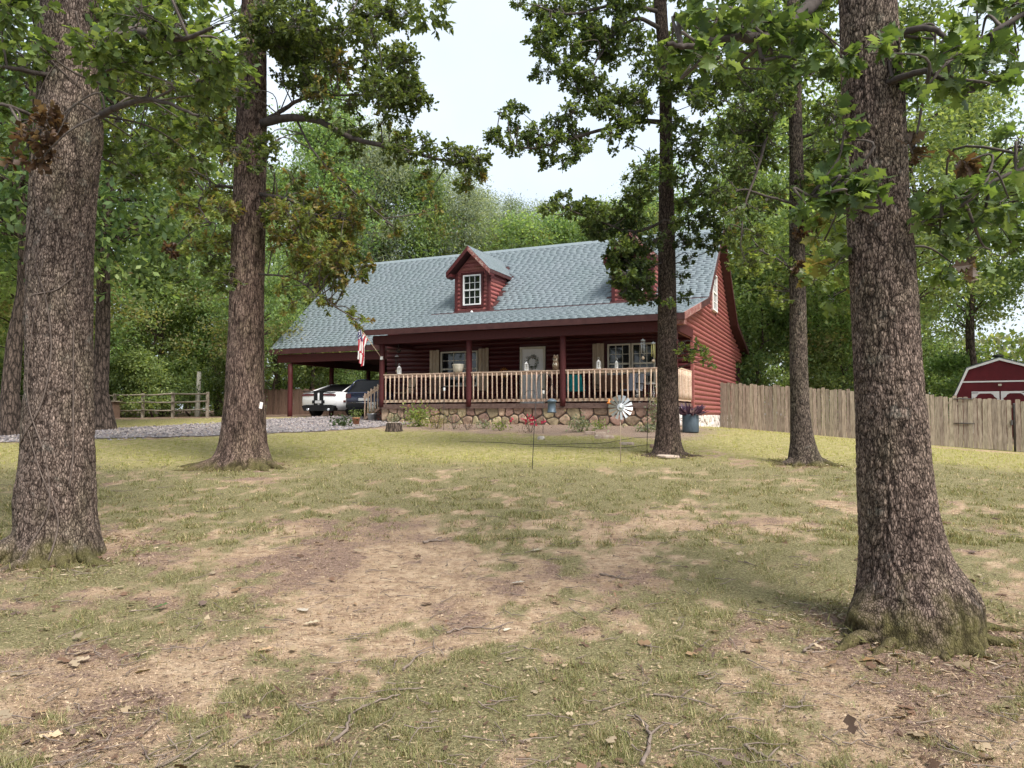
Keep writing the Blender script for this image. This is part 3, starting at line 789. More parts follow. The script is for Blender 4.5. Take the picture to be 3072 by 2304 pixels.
fnd = MB().box(-10.5, -0.06, 0.10, FV + 0.1, -1.3, -0.112).build('foundation', MT['mortar'], house)
stones(fnd, -10.5, -0.02, -1.0, -0.12, 30, 3, lambda x, z, d_: (x, 0.105 - d_, z), MT['stone'])
MB().box(-10.55, 0.02, 0.0, 0.10, -0.16, -0.112).build('rim_board', MT['deck'], house)
stones(fnd, 0.12, FV, -1.0, -0.12, 8, 3, lambda x, z, d_: (-0.065 + d_, x, z), MT['palestone'])
fn2 = MB().box(-0.3, -0.06, FV + 0.11, BWV, -1.4, -0.37).build('foundation', MT['mortar'], house)
stones(fn2, FV + 0.11, BWV, -1.1, -0.375, 22, 3, lambda x, z, d_: (-0.065 + d_, x, z), MT['palestone'])

# ---- dormers
for dc in DORM:
    mb = MB(); hw = 0.765
    bot, ea, tip = 3.45, 5.33, 6.34
    yb = RV - (RW - ea) / SL
    mb.prism([(dc - hw, bot), (dc + hw, bot), (dc + hw, ea), (dc, 6.13), (dc - hw, ea)], 'y', 4.26, yb)
    dm = mb.build('dormer', MT['log'], house)
    for sg in (-1, 1):                                        # two roof slabs with thickness
        rb = MB(); bv = RV - (RW - tip) / SL; b2 = RV - (RW - 5.35) / SL
        V = [(dc, 3.8, tip), (dc + sg * 0.97, 3.8, 5.35), (dc + sg * 0.97, b2, 5.35), (dc, bv, tip)]
        V += [(x, y, z - 0.13) for x, y, z in V]
        rb.add(V, [(0, 1, 2, 3), (7, 6, 5, 4), (0, 4, 5, 1), (1, 5, 6, 2), (2, 6, 7, 3), (3, 7, 4, 0)])
        rb.build('dormer_roof', MT['fascia'], dm)
        bb_ = MB(); V = [(dc, 3.795, tip - 0.02), (dc + sg * 0.97, 3.795, 5.33), (dc + sg * 0.97, 3.795, 5.15), (dc, 3.795, tip - 0.21)]
        bb_.add(V + [(x, 3.765, z) for x, y, z in V], [(0, 1, 2, 3), (7, 6, 5, 4), (0, 4, 5, 1), (1, 5, 6, 2), (2, 6, 7, 3), (3, 7, 4, 0)])
        bb_.build('rake_board', MT['peeling'] if sg > 0 else MT['red_trim'], dm)
        sf = MB(); V = [(dc + sg * 0.76, 3.80, 5.28), (dc + sg * 0.96, 3.80, 5.22), (dc + sg * 0.96, 4.25, 5.22), (dc + sg * 0.76, 4.25, 5.28)]
        sf.add(V + [(x, y, z - 0.12) for x, y, z in V], [(0, 1, 2, 3), (7, 6, 5, 4), (0, 4, 5, 1), (1, 5, 6, 2), (2, 6, 7, 3), (3, 7, 4, 0)]); sf.build('soffit', MT['red_trim'], dm)
        MB().box(dc + sg * (hw - 0.04) - 0.06, dc + sg * (hw - 0.04) + 0.06, 4.17, 4.27, 3.6, ea, 0.008).build('corner_board', MT['red_trim'], dm)
    w = 3.60 + LH / 2
    while w < 6.0:
        if w < ea: spans = [(dc - hw, dc + hw)]
        else:
            k_ = (6.13 - w - 0.08) / (6.13 - ea) * hw; spans = [(dc - k_, dc + k_)] if k_ > 0.1 else []
        if 3.93 < w < 5.33: spans = [(dc - hw, dc - 0.50), (dc + 0.50, dc + hw)]
        for s0, s1 in spans: log_u(dm, 4.27, s0, s1, w)
        ve = KN + (w - LH / 2 - KW) / SL + 0.1
        if w < ea - 0.05 and ve > 4.4:
            log_v(dm, dc + hw - 0.01, 4.28, ve, w); log_vn(dm, dc - hw + 0.01, 4.28, ve, w)
        w += LH
    window(dc - 0.0, 4.24, 4.02, 0.80, 1.22, 3, 2)
    tr = MB()
    for x0, x1, z0, z1 in [(-0.51, -0.402, 3.92, 5.34), (0.402, 0.51, 3.92, 5.34), (-0.40, 0.40, 5.243, 5.34), (-0.40, 0.40, 3.92, 4.017)]: tr.box(dc + x0, dc + x1, 4.18, 4.26, z0, z1)
    tr.build('window_trim', MT['red_trim'], dm)
    if dc < -5:
        MB().lathe([(0, 0), (0.05, 0.01), (0.055, 0.06), (0.03, 0.1), (0.0, 0.11)], (dc + 0.02, 4.12, 3.68), 10).build('flood_light', MT['white'], dm)

# ---- carport
MB().box(-17.7, -11.62, 2.82, 2.98, 1.86, 2.20).build('carport_beam', MT['red_trim'], house)
MB().box(-17.75, -11.6, 2.99, BWV, 2.10, 2.14).build('carport_ceiling', MT['red_trim'], house)
MB().box(-17.14, -16.98, 2.99, BWV, 1.80, 2.09).build('carport_beam', MT['red_trim'], house)
for v_ in (2.9, 5.7, 8.6, 11.6):
    MB().tube([(-17.06, v_, z) for z in np.linspace(-0.6, 1.8, 6)], 0.105, 12).build('carport_post', MT['red_trim'], house)
# back porch posts seen past the gable
for v_ in (15.3,):
    MB().box(-0.25, -0.05, v_ - 0.1, v_ + 0.1, -0.9, 2.3).build('back_post', MT['fascia'], house)
MB().box(-10, -0.05, BWV + 0.01, BV - 0.5, 2.2, 2.3).build('back_ceiling', MT['fascia'], house)

# ------------------------------------------------------------------ leaves
def outline_leaf(half, mid):
    """lobed leaf from its upper outline; triangles fan to midrib points"""
    up = half; V = [(x, 0.0, 0.0) for x in mid]; T = []
    for sgn in (1, -1):
        b = len(V); V += [(x, sgn * y, -0.10 * y - 0.10 * (x - 0.4) ** 2) for x, y in up]
        for i in range(len(up) - 1):
            xm = (up[i][0] + up[i + 1][0]) / 2; k = int(np.argmin([abs(xm - c) for c in mid]))
            T.append((k, b + i, b + i + 1) if sgn > 0 else (k, b + i + 1, b + i))
    return np.array(V, float), np.array(T, int)
def strip_leaf(half):
    """lobed leaf stitched from the midrib to the outline"""
    V = []; T = []
    for sgn in (1, -1):
        b = len(V)
        for x, y in half: V += [(x, 0.0, -0.10 * (x - 0.4) ** 2), (x, sgn * y, -0.14 * y - 0.10 * (x - 0.4) ** 2)]
        for i in range(len(half) - 1):
            a = b + 2 * i; T += [(a, a + 2, a + 3), (a, a + 3, a + 1)] if sgn < 0 else [(a, a + 3, a + 2), (a, a + 1, a + 3)]
    return np.array(V, float), np.array(T, int)
LEAF_NEAR = strip_leaf([(0.0, 0.008), (0.14, 0.05), (0.23, 0.20), (0.32, 0.08), (0.45, 0.31), (0.54, 0.11), (0.70, 0.33), (0.80, 0.11), (1.0, 0.0)])
LEAF_MID = outline_leaf([(0.0, 0.0), (0.30, 0.24), (0.44, 0.10), (0.70, 0.29), (1.0, 0.0)], [0.48])
LEAF_FAR = (np.array([(0, 0, 0), (0.5, 0.27, -0.04), (1.0, 0, -0.05), (0.5, -0.27, -0.04)], float), np.array([(0, 1, 2), (0, 2, 3)]))
LEAF_SLIM = (np.array([(0, 0, 0), (0.45, 0.13, 0.0), (1.0, 0, -0.1), (0.45, -0.13, 0.0)], float), np.array([(0, 1, 2), (0, 2, 3)]))
def unit(a):
    return a / (np.linalg.norm(a, axis=-1, keepdims=True) + 1e-9)
def leaf_arrays(P, axis, nrm, size, col, tpl):
    tv, tt = tpl; axis = unit(axis); side = unit(np.cross(nrm, axis)); nn = np.cross(axis, side)
    V = P[:, None, :] + size[:, None, None] * (tv[None, :, 0:1] * axis[:, None, :] + tv[None, :, 1:2] * side[:, None, :] + tv[None, :, 2:3] * nn[:, None, :])
    T = tt[None] + (np.arange(len(P)) * len(tv))[:, None, None]
    return V.reshape(-1, 3), T.reshape(-1, 3), np.repeat(col, len(tv), 0)
PAL = {
    'green': np.array([[0.082, 0.125, 0.027], [0.062, 0.100, 0.024], [0.115, 0.160, 0.038], [0.095, 0.130, 0.045], [0.050, 0.082, 0.022]]) * 1.5,
    'bright': np.array([[0.16, 0.215, 0.045], [0.13, 0.185, 0.04], [0.20, 0.24, 0.065], [0.11, 0.155, 0.04]]) * 1.42,
    'pale': np.array([[0.21, 0.235, 0.145], [0.17, 0.195, 0.11], [0.26, 0.275, 0.19], [0.14, 0.165, 0.095]]) * 1.2,
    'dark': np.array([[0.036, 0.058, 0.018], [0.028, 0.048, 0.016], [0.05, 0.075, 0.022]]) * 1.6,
    'yellow': np.array([[0.18, 0.165, 0.035], [0.15, 0.155, 0.035], [0.22, 0.18, 0.05], [0.11, 0.13, 0.03], [0.18, 0.13, 0.045]]) * 1.5,
    'brown': np.array([[0.13, 0.070, 0.042], [0.10, 0.052, 0.032], [0.20, 0.125, 0.08], [0.07, 0.04, 0.027]]),
}
def pick(pal, n):
    c = PAL[pal][RNG.integers(0, len(PAL[pal]), n)]
    c = c * 0.88 + 0.12 * c.mean(1, keepdims=True)
    return c * RNG.uniform(0.75, 1.25, (n, 1))
def catmull(P, k=8):
    P = np.asarray(P, float); Q = np.vstack([2 * P[0] - P[1], P, 2 * P[-1] - P[-2]]); out = []
    for i in range(1, len(Q) - 2):
        for s in np.linspace(0, 1, k, endpoint=False):
            a, b, c, d = Q[i - 1], Q[i], Q[i + 1], Q[i + 2]
            out.append(0.5 * ((2 * b) + (-a + c) * s + (2 * a - 5 * b + 4 * c - d) * s ** 2 + (-a + 3 * b - 3 * c + d) * s ** 3))
    out.append(P[-1]); return np.array(out)

class Tree:
    """a yard tree: trunk, limbs, twigs and leafy crown built in world space, then hung under its root"""
    def __init__(s, name, label, D, outline, mat, ncol=96, dz=0.03, top_z=10.0, lobes=(), amp=0.012, fx=22.0, fz=5.0, leaf=0.12, tpl=LEAF_MID, seed=0, group='oak trees standing in the front yard'):
        s.D, s.leaf, s.tpl = D, leaf, tpl
        pts = []
        for y, xl, xr in outline:
            c = atd((xl + xr) / 2, y, D); r = (xr - xl) / 2 * DS / F_PX * D * math.cos(math.atan(((xl + xr) / 2 * DS - 1536) / F_PX)); pts.append((c[2], c[0], c[1], r))
        pts.sort(); pts = np.array(pts)
        zb = pts[0, 0]; s.base = np.array([pts[0, 1], pts[0, 2], zb])
        s.root = thing(name, label, 'tree', s.base, 0, group)
        zf = min(EYE + 1243 / F_PX * D + 0.4, top_z - 0.5); z = np.r_[np.arange(zb - 0.35, zf, dz), np.arange(zf, top_z, 0.2)]
        lean = (pts[-1, 1] - pts[-3, 1]) / (pts[-1, 0] - pts[-3, 0])
        cx = np.interp(z, pts[:, 0], pts[:, 1]); cx = cx + np.maximum(z - pts[-1, 0], 0) * lean
        cy = np.full_like(z, D) 
        rr = np.interp(z, pts[:, 0], pts[:, 3]); rr = rr * np.clip(1 - 0.09 * np.maximum(z - pts[-1, 0], 0), 0.12, 1)
        kz = np.ones(9) / 9
        if len(z) > 30:
            f = lambda a: np.convolve(np.pad(a, 4, mode='edge'), kz, 'valid')
            cx, rr = f(cx), f(rr)
        s.spine = np.c_[cx, cy, z]; s.rad = rr
        ph = np.linspace(0, 2 * math.pi, ncol, endpoint=False) + math.pi / 2
        PH, ZZ = np.meshgrid(ph, z); R0 = rr[:, None]; hgt = np.maximum(ZZ - zb, 0)
        ang = np.mod(PH - math.pi / 2, 2 * math.pi)
        lob = 0
        for lb_ in lobes:                                   # 4 numbers: root ridge; 5: a burl at some height
            dphi = np.angle(np.exp(1j * (PH - lb_[0])))
            lob = lob + lb_[2] * np.exp(-(dphi / lb_[1]) ** 2) * (np.exp(-hgt / lb_[3]) if len(lb_) == 4 else np.exp(-((hgt - lb_[3]) / lb_[4]) ** 2))
        arc = ang * rr.mean()
        wob = (fbm(arc * 1.3 + 7, ZZ * 0.9, seed + 5, 3) - 0.5) * 0.10
        uu = arc * fx + 1.6 * fbm(arc * fx * 0.35, ZZ * fz * 1.2, seed + 1, 2)
        cr = np.abs(vnoise(uu, ZZ * fz, seed + 2) - 0.5) * 2; cr2 = np.abs(vnoise(uu * 2.1 + 3, ZZ * fz * 2.3, seed + 3) - 0.5) * 2
        plate = smooth(0.0, 0.42, cr) * 0.75 + smooth(0, 0.5, cr2) * 0.25
        fade = smooth(0, 0.25, 2 * math.pi - ang) * smooth(0, 0.25, ang)
        R = R0 * (1 + lob + wob * fade) + amp * (plate - 0.6) * np.clip(R0 / 0.2, 0.4, 1) * (0.3 + 0.7 * fade)
        V = np.stack([cx[:, None] + np.cos(PH) * R, cy[:, None] + np.sin(PH) * R, ZZ], -1).reshape(-1, 3) - s.base
        i = np.arange(len(z) - 1)[:, None] * ncol; j = np.arange(ncol)[None, :]; j2 = (j + 1) % ncol
        Q = np.stack([i + j, i + j2, i + ncol + j2, i + ncol + j], -1).reshape(-1, 4)
        s.trunk = np_mesh('trunk', V, Q, mat, s.root, smooth=True, attrs={'crack': plate.ravel()})
        s.mat = mat; s.P = []; s.A = []; s.N = []; s.S = []; s.C = []; s.far = [[], [], [], [], []]; s.tw = []; s.anch = [s.spine[z > zb + 1.5]]
    def root_(s, ang, L, r0):
        i = np.argmin(np.abs(s.spine[:, 2] - (s.base[2] + 0.25))); R = s.rad[i]; c = s.spine[i]; d = np.array([math.cos(ang), math.sin(ang), 0]); sd = np.array([-d[1], d[0], 0]); n = 12; P = []
        wob = np.cumsum(RNG.normal(0, 0.025, n))
        for k in range(n):
            f = k / (n - 1); q = c + d * (R * 0.55 + (L + R * 0.4) * f) + sd * wob[k]
            q[2] = g1(q[0], q[1]) + (0.16 * (1 - f) ** 2.0 + 0.01 - 0.05 * f) * (r0 / 0.09); P.append(q)
        V, Q = rings(np.array(P), r0 * (1 - np.linspace(0, 1, n)) ** 0.7 + 0.012, 10); V = V + RNG.normal(0, 0.005, V.shape)
        np_mesh('root', V - s.base, Q, s.mat, s.root, smooth=True, attrs={'crack': RNG.uniform(0.35, 1, len(V))})
    def limb(s, pts, r0, r1=0.012, n=8, pal=None):
        """pts: (x, y, depth) on the photo, or 'w' + world points"""
        W_ = [atd(*q) for q in pts]; i_ = np.argmin(np.abs(s.spine[:, 2] - W_[0][2]))
        if np.linalg.norm((s.spine[i_] - W_[0])[:2]) < 0.62: W_[0] = s.spine[i_]
        P = catmull(W_, 9)
        P[1:-1] += RNG.normal(0, 0.0035, P[1:-1].shape)
        R = np.linspace(r0, r1, len(P)) ** 1.0
        V, Q = rings(P, R, n)
        np_mesh('branch', V - s.base, Q, MT['limb'], s.root, smooth=True)
        s.anch.append(P)
    def blob(s, C, r, pal='green', dens=1.0, flat=0.75, mixp=0.0, pal2='yellow', size=None, link=True):
        C = np.asarray(C, float); size = size or s.leaf
        A = np.concatenate(s.anch)
        k = A[np.argmin(np.sqrt(((A - C) ** 2).sum(1) + 0.6 * np.maximum(A[:, 2] - C[2], 0) ** 2) + RNG.exponential(0.22, len(A)))]
        if link and 0.05 < np.linalg.norm(k - C) < 4.0:
            mid = (k + C) / 2 + RNG.normal(0, 0.10, 3) + [0, 0, 0.08]
            s.tw.append(rings(catmull([k, mid, C], 5), np.linspace(0.014, 0.006, 11), 4))
        nt = max(2, int(dens * 19.0 * (r / 0.35) ** 2 * (0.12 / size) ** 1.3))
        d = unit(RNG.normal(0, 1, (nt, 3))); d[:, 2] *= flat
        E = C + d * r * RNG.uniform(0.35, 1.0, (nt, 1)) ** 0.6
        for e in E:
            st = C + (e - C) * 0.12 + RNG.normal(0, 0.03, 3)
            mid = (st + e) / 2 + RNG.normal(0, 0.04, 3)
            s.tw.append(rings(np.array([st, mid, e]), np.array([0.005, 0.004, 0.0022]), 3))
            nl = RNG.integers(7, 12)
            tt = RNG.uniform(0.45, 1.0, nl)[:, None]; pos = st + (e - st) * tt
            ax = unit(e - st)[None, :] * 0.7 + RNG.normal(0, 0.75, (nl, 3)); ax[:, 2] -= 0.25
            nm = np.array([0, 0, 1.0])[None, :] + RNG.normal(0, 0.55, (nl, 3))
            p_ = pal2 if RNG.random() < mixp else pal
            s.P.append(pos); s.A.append(ax); s.N.append(nm); s.S.append(size * RNG.uniform(0.65, 1.2, nl)); s.C.append(pick(p_, nl))
    def fill(s, x, y, rx, ry, D0, D1, n, r=(0.25, 0.45), **kw):
        for _ in range(n):
            a = RNG.uniform(0, 2 * math.pi); q = math.sqrt(RNG.uniform(0, 1))
            s.blob(atd(x + rx * q * math.cos(a), y + ry * q * math.sin(a), RNG.uniform(D0, D1)), RNG.uniform(*r), **kw)
    def canopy(s, n, zr, rad, leaf=0.16, dz=(0, 0)):
        """unseen part of the crown, placed for its shade, above the picture"""
        for _ in range(n):
            a = RNG.uniform(0, 6.283); q = rad * math.sqrt(RNG.uniform(0.02, 1)); z_ = RNG.uniform(*zr)
            i = np.argmin(np.abs(s.spine[:, 2] - z_)); c = s.spine[i] + [q * math.cos(a) + dz[0], q * math.sin(a) + dz[1], 0]
            n0 = len(s.P); nt0 = len(s.tw); s.blob(c, RNG.uniform(0.5, 0.9), 'green', 0.55, size=leaf, link=False)
            for src_, dst in ((s.P, 0), (s.A, 1), (s.N, 2), (s.S, 3), (s.C, 4)): s.far[dst].extend(src_[n0:]); del src_[n0:]
            del s.tw[nt0:]
    def finish(s):
        V, Q = [], []; b = 0
        for v_, q_ in s.tw:
            V.append(v_); Q.append(q_ + b); b += len(v_)
        if V: np_mesh('twigs', np.concatenate(V) - s.base, np.concatenate(Q), MT['twig'], s.root, smooth=True)['kind'] = 'stuff'
        P, A, N, S, C = [np.concatenate(a) for a in (s.P, s.A, s.N, s.S, s.C)]
        V, T, cc = leaf_arrays(P - s.base, A, N, S, C, s.tpl)
        if s.far[0]:
            P, A, N, S, C = [np.concatenate(a) for a in s.far]; V2, T2, c2 = leaf_arrays(P - s.base, A, N, S, C, LEAF_FAR)
            T = np.vstack([T, T2 + len(V)]); V = np.vstack([V, V2]); cc = np.vstack([cc, c2])
        np_mesh('crown', V, T, MT['leaf'], s.root, col=cc)
        return len(T)

def bark2(name, dark, light, **kw):
    """near bark: same recipe, furrow colour follows the modelled plates"""
    m = bark_mat(name, dark, light, **kw); t = m.node_tree
    p = [n for n in t.nodes if n.type == 'BSDF_PRINCIPLED'][0]
    src = p.inputs['Base Color'].links[0].from_socket
    c = mix(t, 0.75, src, ramp(t, attr(t, 'crack'), [(0.20, 0.17, 0.16), (1.2, 1.18, 1.15)], [0.1, 0.8]), 'MULTIPLY')
    vg = coords(t, (1, 1, 0.5), 'Object', False)
    c = mix(t, ramp(t, noise(t, vg, 2.6, 5, 0.65), [(0, 0, 0), (0.42, 0.42, 0.42)], [0.46, 0.66]), c, mix(t, 1.0, c, (0.72, 0.86, 0.62), 'MULTIPLY'))
    t.links.new(c, p.inputs['Base Color']); return m
MT['limb'] = M('limb_bark', [(0.03, 0.024, 0.021), (0.085, 0.068, 0.058)], 14, (1, 1, 0.4), rough=0.9, bmp=0.5, bdist=0.02)
MT['bark1'] = bark2('bark_vine_oak', (0.044, 0.032, 0.027), (0.18, 0.148, 0.129), moss_h=0.6, sx=56, sz=18, lichen=0.3)
MT['bark2'] = bark2('bark_left_oak', (0.044, 0.029, 0.024), (0.17, 0.129, 0.11), moss_h=0.35, sx=44, sz=6)
MT['bark3'] = bark2('bark_middle_oak', (0.024, 0.018, 0.014), (0.112, 0.086, 0.074), sx=50, sz=10)
MT['bark4'] = bark2('bark_slim_oak', (0.028, 0.022, 0.018), (0.131, 0.11, 0.093), moss_h=0.2, sx=48, sz=10, lichen=0.2)
MT['bark5'] = bark2('bark_big_oak', (0.04, 0.029, 0.024), (0.181, 0.145, 0.125), moss_h=0.85, sx=62, sz=20, lichen=0.25)

PI = math.pi
t1 = Tree('vine_oak_tree', 'thick oak with bare vines and clumps of dead leaves at the far left edge', 7.5,
    [(1228, -8, 250), (1190, 20, 228), (1120, 38, 212), (1000, 44, 207), (850, 52, 204), (700, 56, 203), (560, 58, 206), (430, 62, 212), (350, 68, 218), (290, 76, 226), (230, 82, 222), (180, 86, 214), (100, 86, 214), (0, 86, 214)],
    MT['bark1'], 150, 0.022, 11, [(-PI / 2 - 0.8, 0.25, 0.35, 0.15), (-PI / 2 + 0.7, 0.3, 0.22, 0.15), (-PI / 2, 0.25, 0.10, 0.2), (-1.1, .35, .10, 1.3, .22), (-2.1, .3, .10, 2.5, .3), (-0.6, .4, .16, 4.0, .25), (-1.9, .35, .14, 3.9, .3), (-2.4, .4, .12, .7, .25)], 0.018, 36, 7, 0.115, LEAF_MID, 1)
t2 = Tree('forked_oak_tree', 'tall straight oak with flared roots beside the gravel drive', 14.0,
    [(1012, 452, 592), (990, 464, 586), (965, 472, 578), (940, 476, 576), (900, 481, 574), (850, 486, 572), (700, 494, 570), (500, 499, 573), (300, 508, 577), (200, 512, 577), (120, 516, 576), (0, 522, 574)],
    MT['bark2'], 110, 0.03, 14, [(-PI / 2 - 0.9, 0.28, 0.55, 0.16), (-PI / 2 + 0.95, 0.3, 0.40, 0.15), (PI, 0.3, 0.55, 0.14), (0, 0.3, 0.30, 0.14), (-PI / 2, 0.2, 0.15, 0.12)], 0.020, 26, 3.0, 0.10, LEAF_MID, 21)
t3 = Tree('middle_oak_tree', 'slender oak standing in front of the porch corner with stone slabs at its foot', 15.5,
    [(984, 1410, 1478), (960, 1414, 1472), (930, 1417, 1469), (880, 1419, 1466), (800, 1420, 1463), (600, 1421, 1460), (450, 1423, 1457), (300, 1425, 1453), (150, 1424, 1450), (0, 1412, 1440)],
    MT['bark3'], 84, 0.03, 13, [(-PI / 2 - 1.0, 0.3, 0.35, 0.12), (-PI / 2 + 1.0, 0.35, 0.35, 0.12), (PI, 0.3, 0.3, 0.1), (0, 0.3, 0.3, 0.1)], 0.010, 40, 9, 0.10, LEAF_MID, 41)
t4 = Tree('slim_oak_tree', 'slim oak with a kicked-out root before the plank fence', 14.2,
    [(1006, 1700, 1778), (985, 1702, 1770), (960, 1706, 1762), (930, 1707, 1755), (880, 1707, 1749), (800, 1706, 1745), (600, 1705, 1740), (400, 1705, 1737), (250, 1704, 1733), (120, 1701, 1730), (0, 1700, 1726)],
    MT['bark4'], 80, 0.03, 12, [(PI + 0.2, 0.3, 0.55, 0.10), (-0.25, 0.4, 0.45, 0.14), (-PI / 2 + 0.6, 0.3, 0.3, 0.12), (-PI / 2 - 0.7, 0.3, 0.2, 0.1)], 0.010, 40, 9, 0.10, LEAF_MID, 61)
t5 = Tree('big_oak_tree', 'big oak with a wide mossy foot at the right, nearest to the viewer', 5.55,
    [(1395, 1812, 2128), (1360, 1822, 2122), (1320, 1834, 2112), (1285, 1846, 2094), (1240, 1852, 2072), (1200, 1855, 2052), (1140, 1854, 2034), (1080, 1852, 2022), (1000, 1850, 2010), (900, 1848, 2001), (800, 1845, 1992), (600, 1836, 1979), (400, 1824, 1962), (200, 1816, 1954), (100, 1812, 1945), (0, 1810, 1937)],
    MT['bark5'], 190, 0.016, 9.5, [(-PI / 2 - 1.1, 0.2, 0.14, 0.10), (-PI / 2 - 0.3, 0.22, 0.14, 0.10), (-PI / 2 + 0.5, 0.2, 0.14, 0.10), (-0.55, .45, .16, .42, .15), (PI + .25, .35, .22, .26, .12), (-1.3, .5, .07, .38, .12), (-1.0, .3, .05, 1.6, .2), (-2.0, .25, .06, 2.6, .12)], 0.017, 42, 11, 0.145, LEAF_NEAR, 81)

# ---- limbs and leaf clumps, tree by tree
t1.limb([(215, 250, 7.0), (262, 228, 6.8), (330, 215, 6.6), (430, 250, 6.5)], 0.035)
t1.limb([(214, 100, 7.0), (290, 70, 6.6), (380, 85, 6.3), (460, 60, 6.0)], 0.05)
t1.limb([(86, 130, 7.1), (40, 150, 7.0), (-20, 140, 6.9)], 0.03)
t1.limb([(76, 250, 7.0), (30, 232, 6.9), (-30, 228, 6.8)], 0.022)
t1.fill(300, 70, 110, 95, 6.0, 8.2, 13, (0.22, 0.38))
t1.fill(380, 150, 120, 80, 6.2, 8.0, 10, (0.2, 0.34))
t1.fill(30, 60, 70, 90, 6.0, 8.0, 6, (0.2, 0.34))
t1.fill(20, 240, 45, 90, 6.8, 8.4, 5, (0.18, 0.3))
t1.fill(330, 300, 110, 110, 7.6, 9.5, 9, (0.2, 0.34))
t1.canopy(6, (7.0, 11), 3.4)
for x_, y_, rr_ in ((105, 268, 0.13), (118, 300, 0.15), (62, 325, 0.14), (95, 335, 0.12), (30, 330, 0.08)):
    t1.blob(atd(x_, y_, 6.72), rr_ * 1.1, 'brown', 1.6, 1.7, size=0.11)

t2.limb([(570, 268, 13.9), (620, 255, 13.6), (690, 262, 13.4), (760, 298, 13.2), (880, 326, 13.0), (950, 345, 12.9), (1010, 352, 12.8)], 0.085)
t2.limb([(572, 275, 13.9), (600, 245, 13.8), (650, 215, 13.6), (720, 206, 13.4), (840, 204, 13.2)], 0.055)
t2.limb([(640, 258, 13.6), (680, 330, 13.3), (760, 410, 13.0), (850, 490, 12.8)], 0.02)
t2.limb([(572, 412, 13.9), (625, 432, 13.5), (680, 462, 13.3), (750, 475, 13.1)], 0.045)
t2.limb([(573, 420, 13.9), (610, 455, 13.6), (650, 490, 13.3)], 0.03)
t2.limb([(500, 412, 14.0), (462, 402, 13.8), (430, 440, 13.6), (455, 485, 13.4)], 0.035)
t2.limb([(515, 210, 14.0), (450, 170, 13.7), (380, 190, 13.5), (300, 150, 13.3)], 0.05)
t2.limb([(575, 120, 14.0), (640, 70, 13.8), (740, 60, 13.6), (850, 20, 13.4)], 0.06)
t2.limb([(570, 590, 13.9), (630, 600, 13.5), (690, 640, 13.2), (768, 690, 13.0)], 0.02)
t2.fill(720, 60, 170, 85, 12.4, 15, 26, (0.3, 0.5))
t2.fill(600, 60, 90, 80, 12.4, 14.5, 10, (0.3, 0.45))
t2.fill(840, 170, 75, 65, 12.6, 14.2, 13, (0.26, 0.42))
t2.fill(880, 225, 55, 35, 12.6, 13.8, 5, (0.22, 0.34))
t2.fill(680, 160, 90, 60, 12.8, 14.4, 7, (0.25, 0.4), mixp=0.3)
t2.fill(760, 290, 60, 35, 12.8, 13.8, 5, (0.2, 0.34))
t2.fill(880, 318, 70, 32, 12.6, 13.4, 8, (0.2, 0.33))
t2.fill(985, 345, 55, 45, 12.5, 13.2, 8, (0.2, 0.32))
for x_, y_ in ((1035, 330), (1030, 385), (1005, 400), (930, 380), (925, 420), (935, 455), (870, 300), (830, 260)):
    t2.blob(atd(x_, y_, RNG.uniform(12.6, 13.2)), RNG.uniform(0.16, 0.26), mixp=0.25, pal2='yellow')
for x_, y_ in ((700, 350), (735, 395), (770, 430), (810, 455), (845, 495), (760, 480)):
    t2.blob(atd(x_, y_, RNG.uniform(12.8, 13.3)), RNG.uniform(0.2, 0.3), mixp=0.3)
t2.fill(690, 500, 90, 70, 12.8, 14.2, 22, (0.24, 0.4), pal='yellow', mixp=0.55, pal2='bright')
t2.fill(640, 440, 60, 60, 13, 14.5, 8, (0.24, 0.38), mixp=0.5)
t2.fill(740, 570, 60, 40, 12.8, 13.8, 9, (0.2, 0.32), pal='yellow', mixp=0.5, pal2='green')
for x_, y_ in ((640, 590), (610, 620), (680, 640), (712, 660), (735, 620), (690, 600), (762, 672), (776, 692), (620, 660)):
    t2.blob(atd(x_, y_, RNG.uniform(12.9, 13.5)), RNG.uniform(0.17, 0.26), 'bright', mixp=0.3)
t2.fill(440, 470, 75, 70, 13, 15, 10, (0.25, 0.42), pal='yellow', mixp=0.7, pal2='bright')
t2.fill(430, 330, 90, 80, 12.8, 15.2, 13, (0.3, 0.45), mixp=0.15)
t2.fill(400, 180, 130, 90, 12.5, 15.5, 14, (0.3, 0.5), mixp=0.1)
t2.fill(300, 90, 120, 90, 13, 16, 12, (0.3, 0.45), pal='bright')
t2.fill(330, 280, 120, 110, 13.5, 16.5, 14, (0.3, 0.45), pal='bright')
t2.fill(650, 130, 60, 70, 12.8, 14.4, 13, (0.22, 0.34))
t2.fill(760, 230, 90, 40, 12.8, 14, 5, (0.2, 0.3))
t2.fill(545, 85, 55, 40, 12.9, 13.4, 6, (0.2, 0.34))
t2.fill(550, 320, 40, 45, 13.0, 13.4, 6, (0.16, 0.28))
t2.fill(470, 560, 60, 60, 13.5, 15.0, 6, (0.22, 0.36))
t2.blob(atd(370, 540, 13.3), 0.16, 'brown', 3.0)
t2.canopy(10, (8.8, 14), 4.5, dz=(-0.8, 0.5))

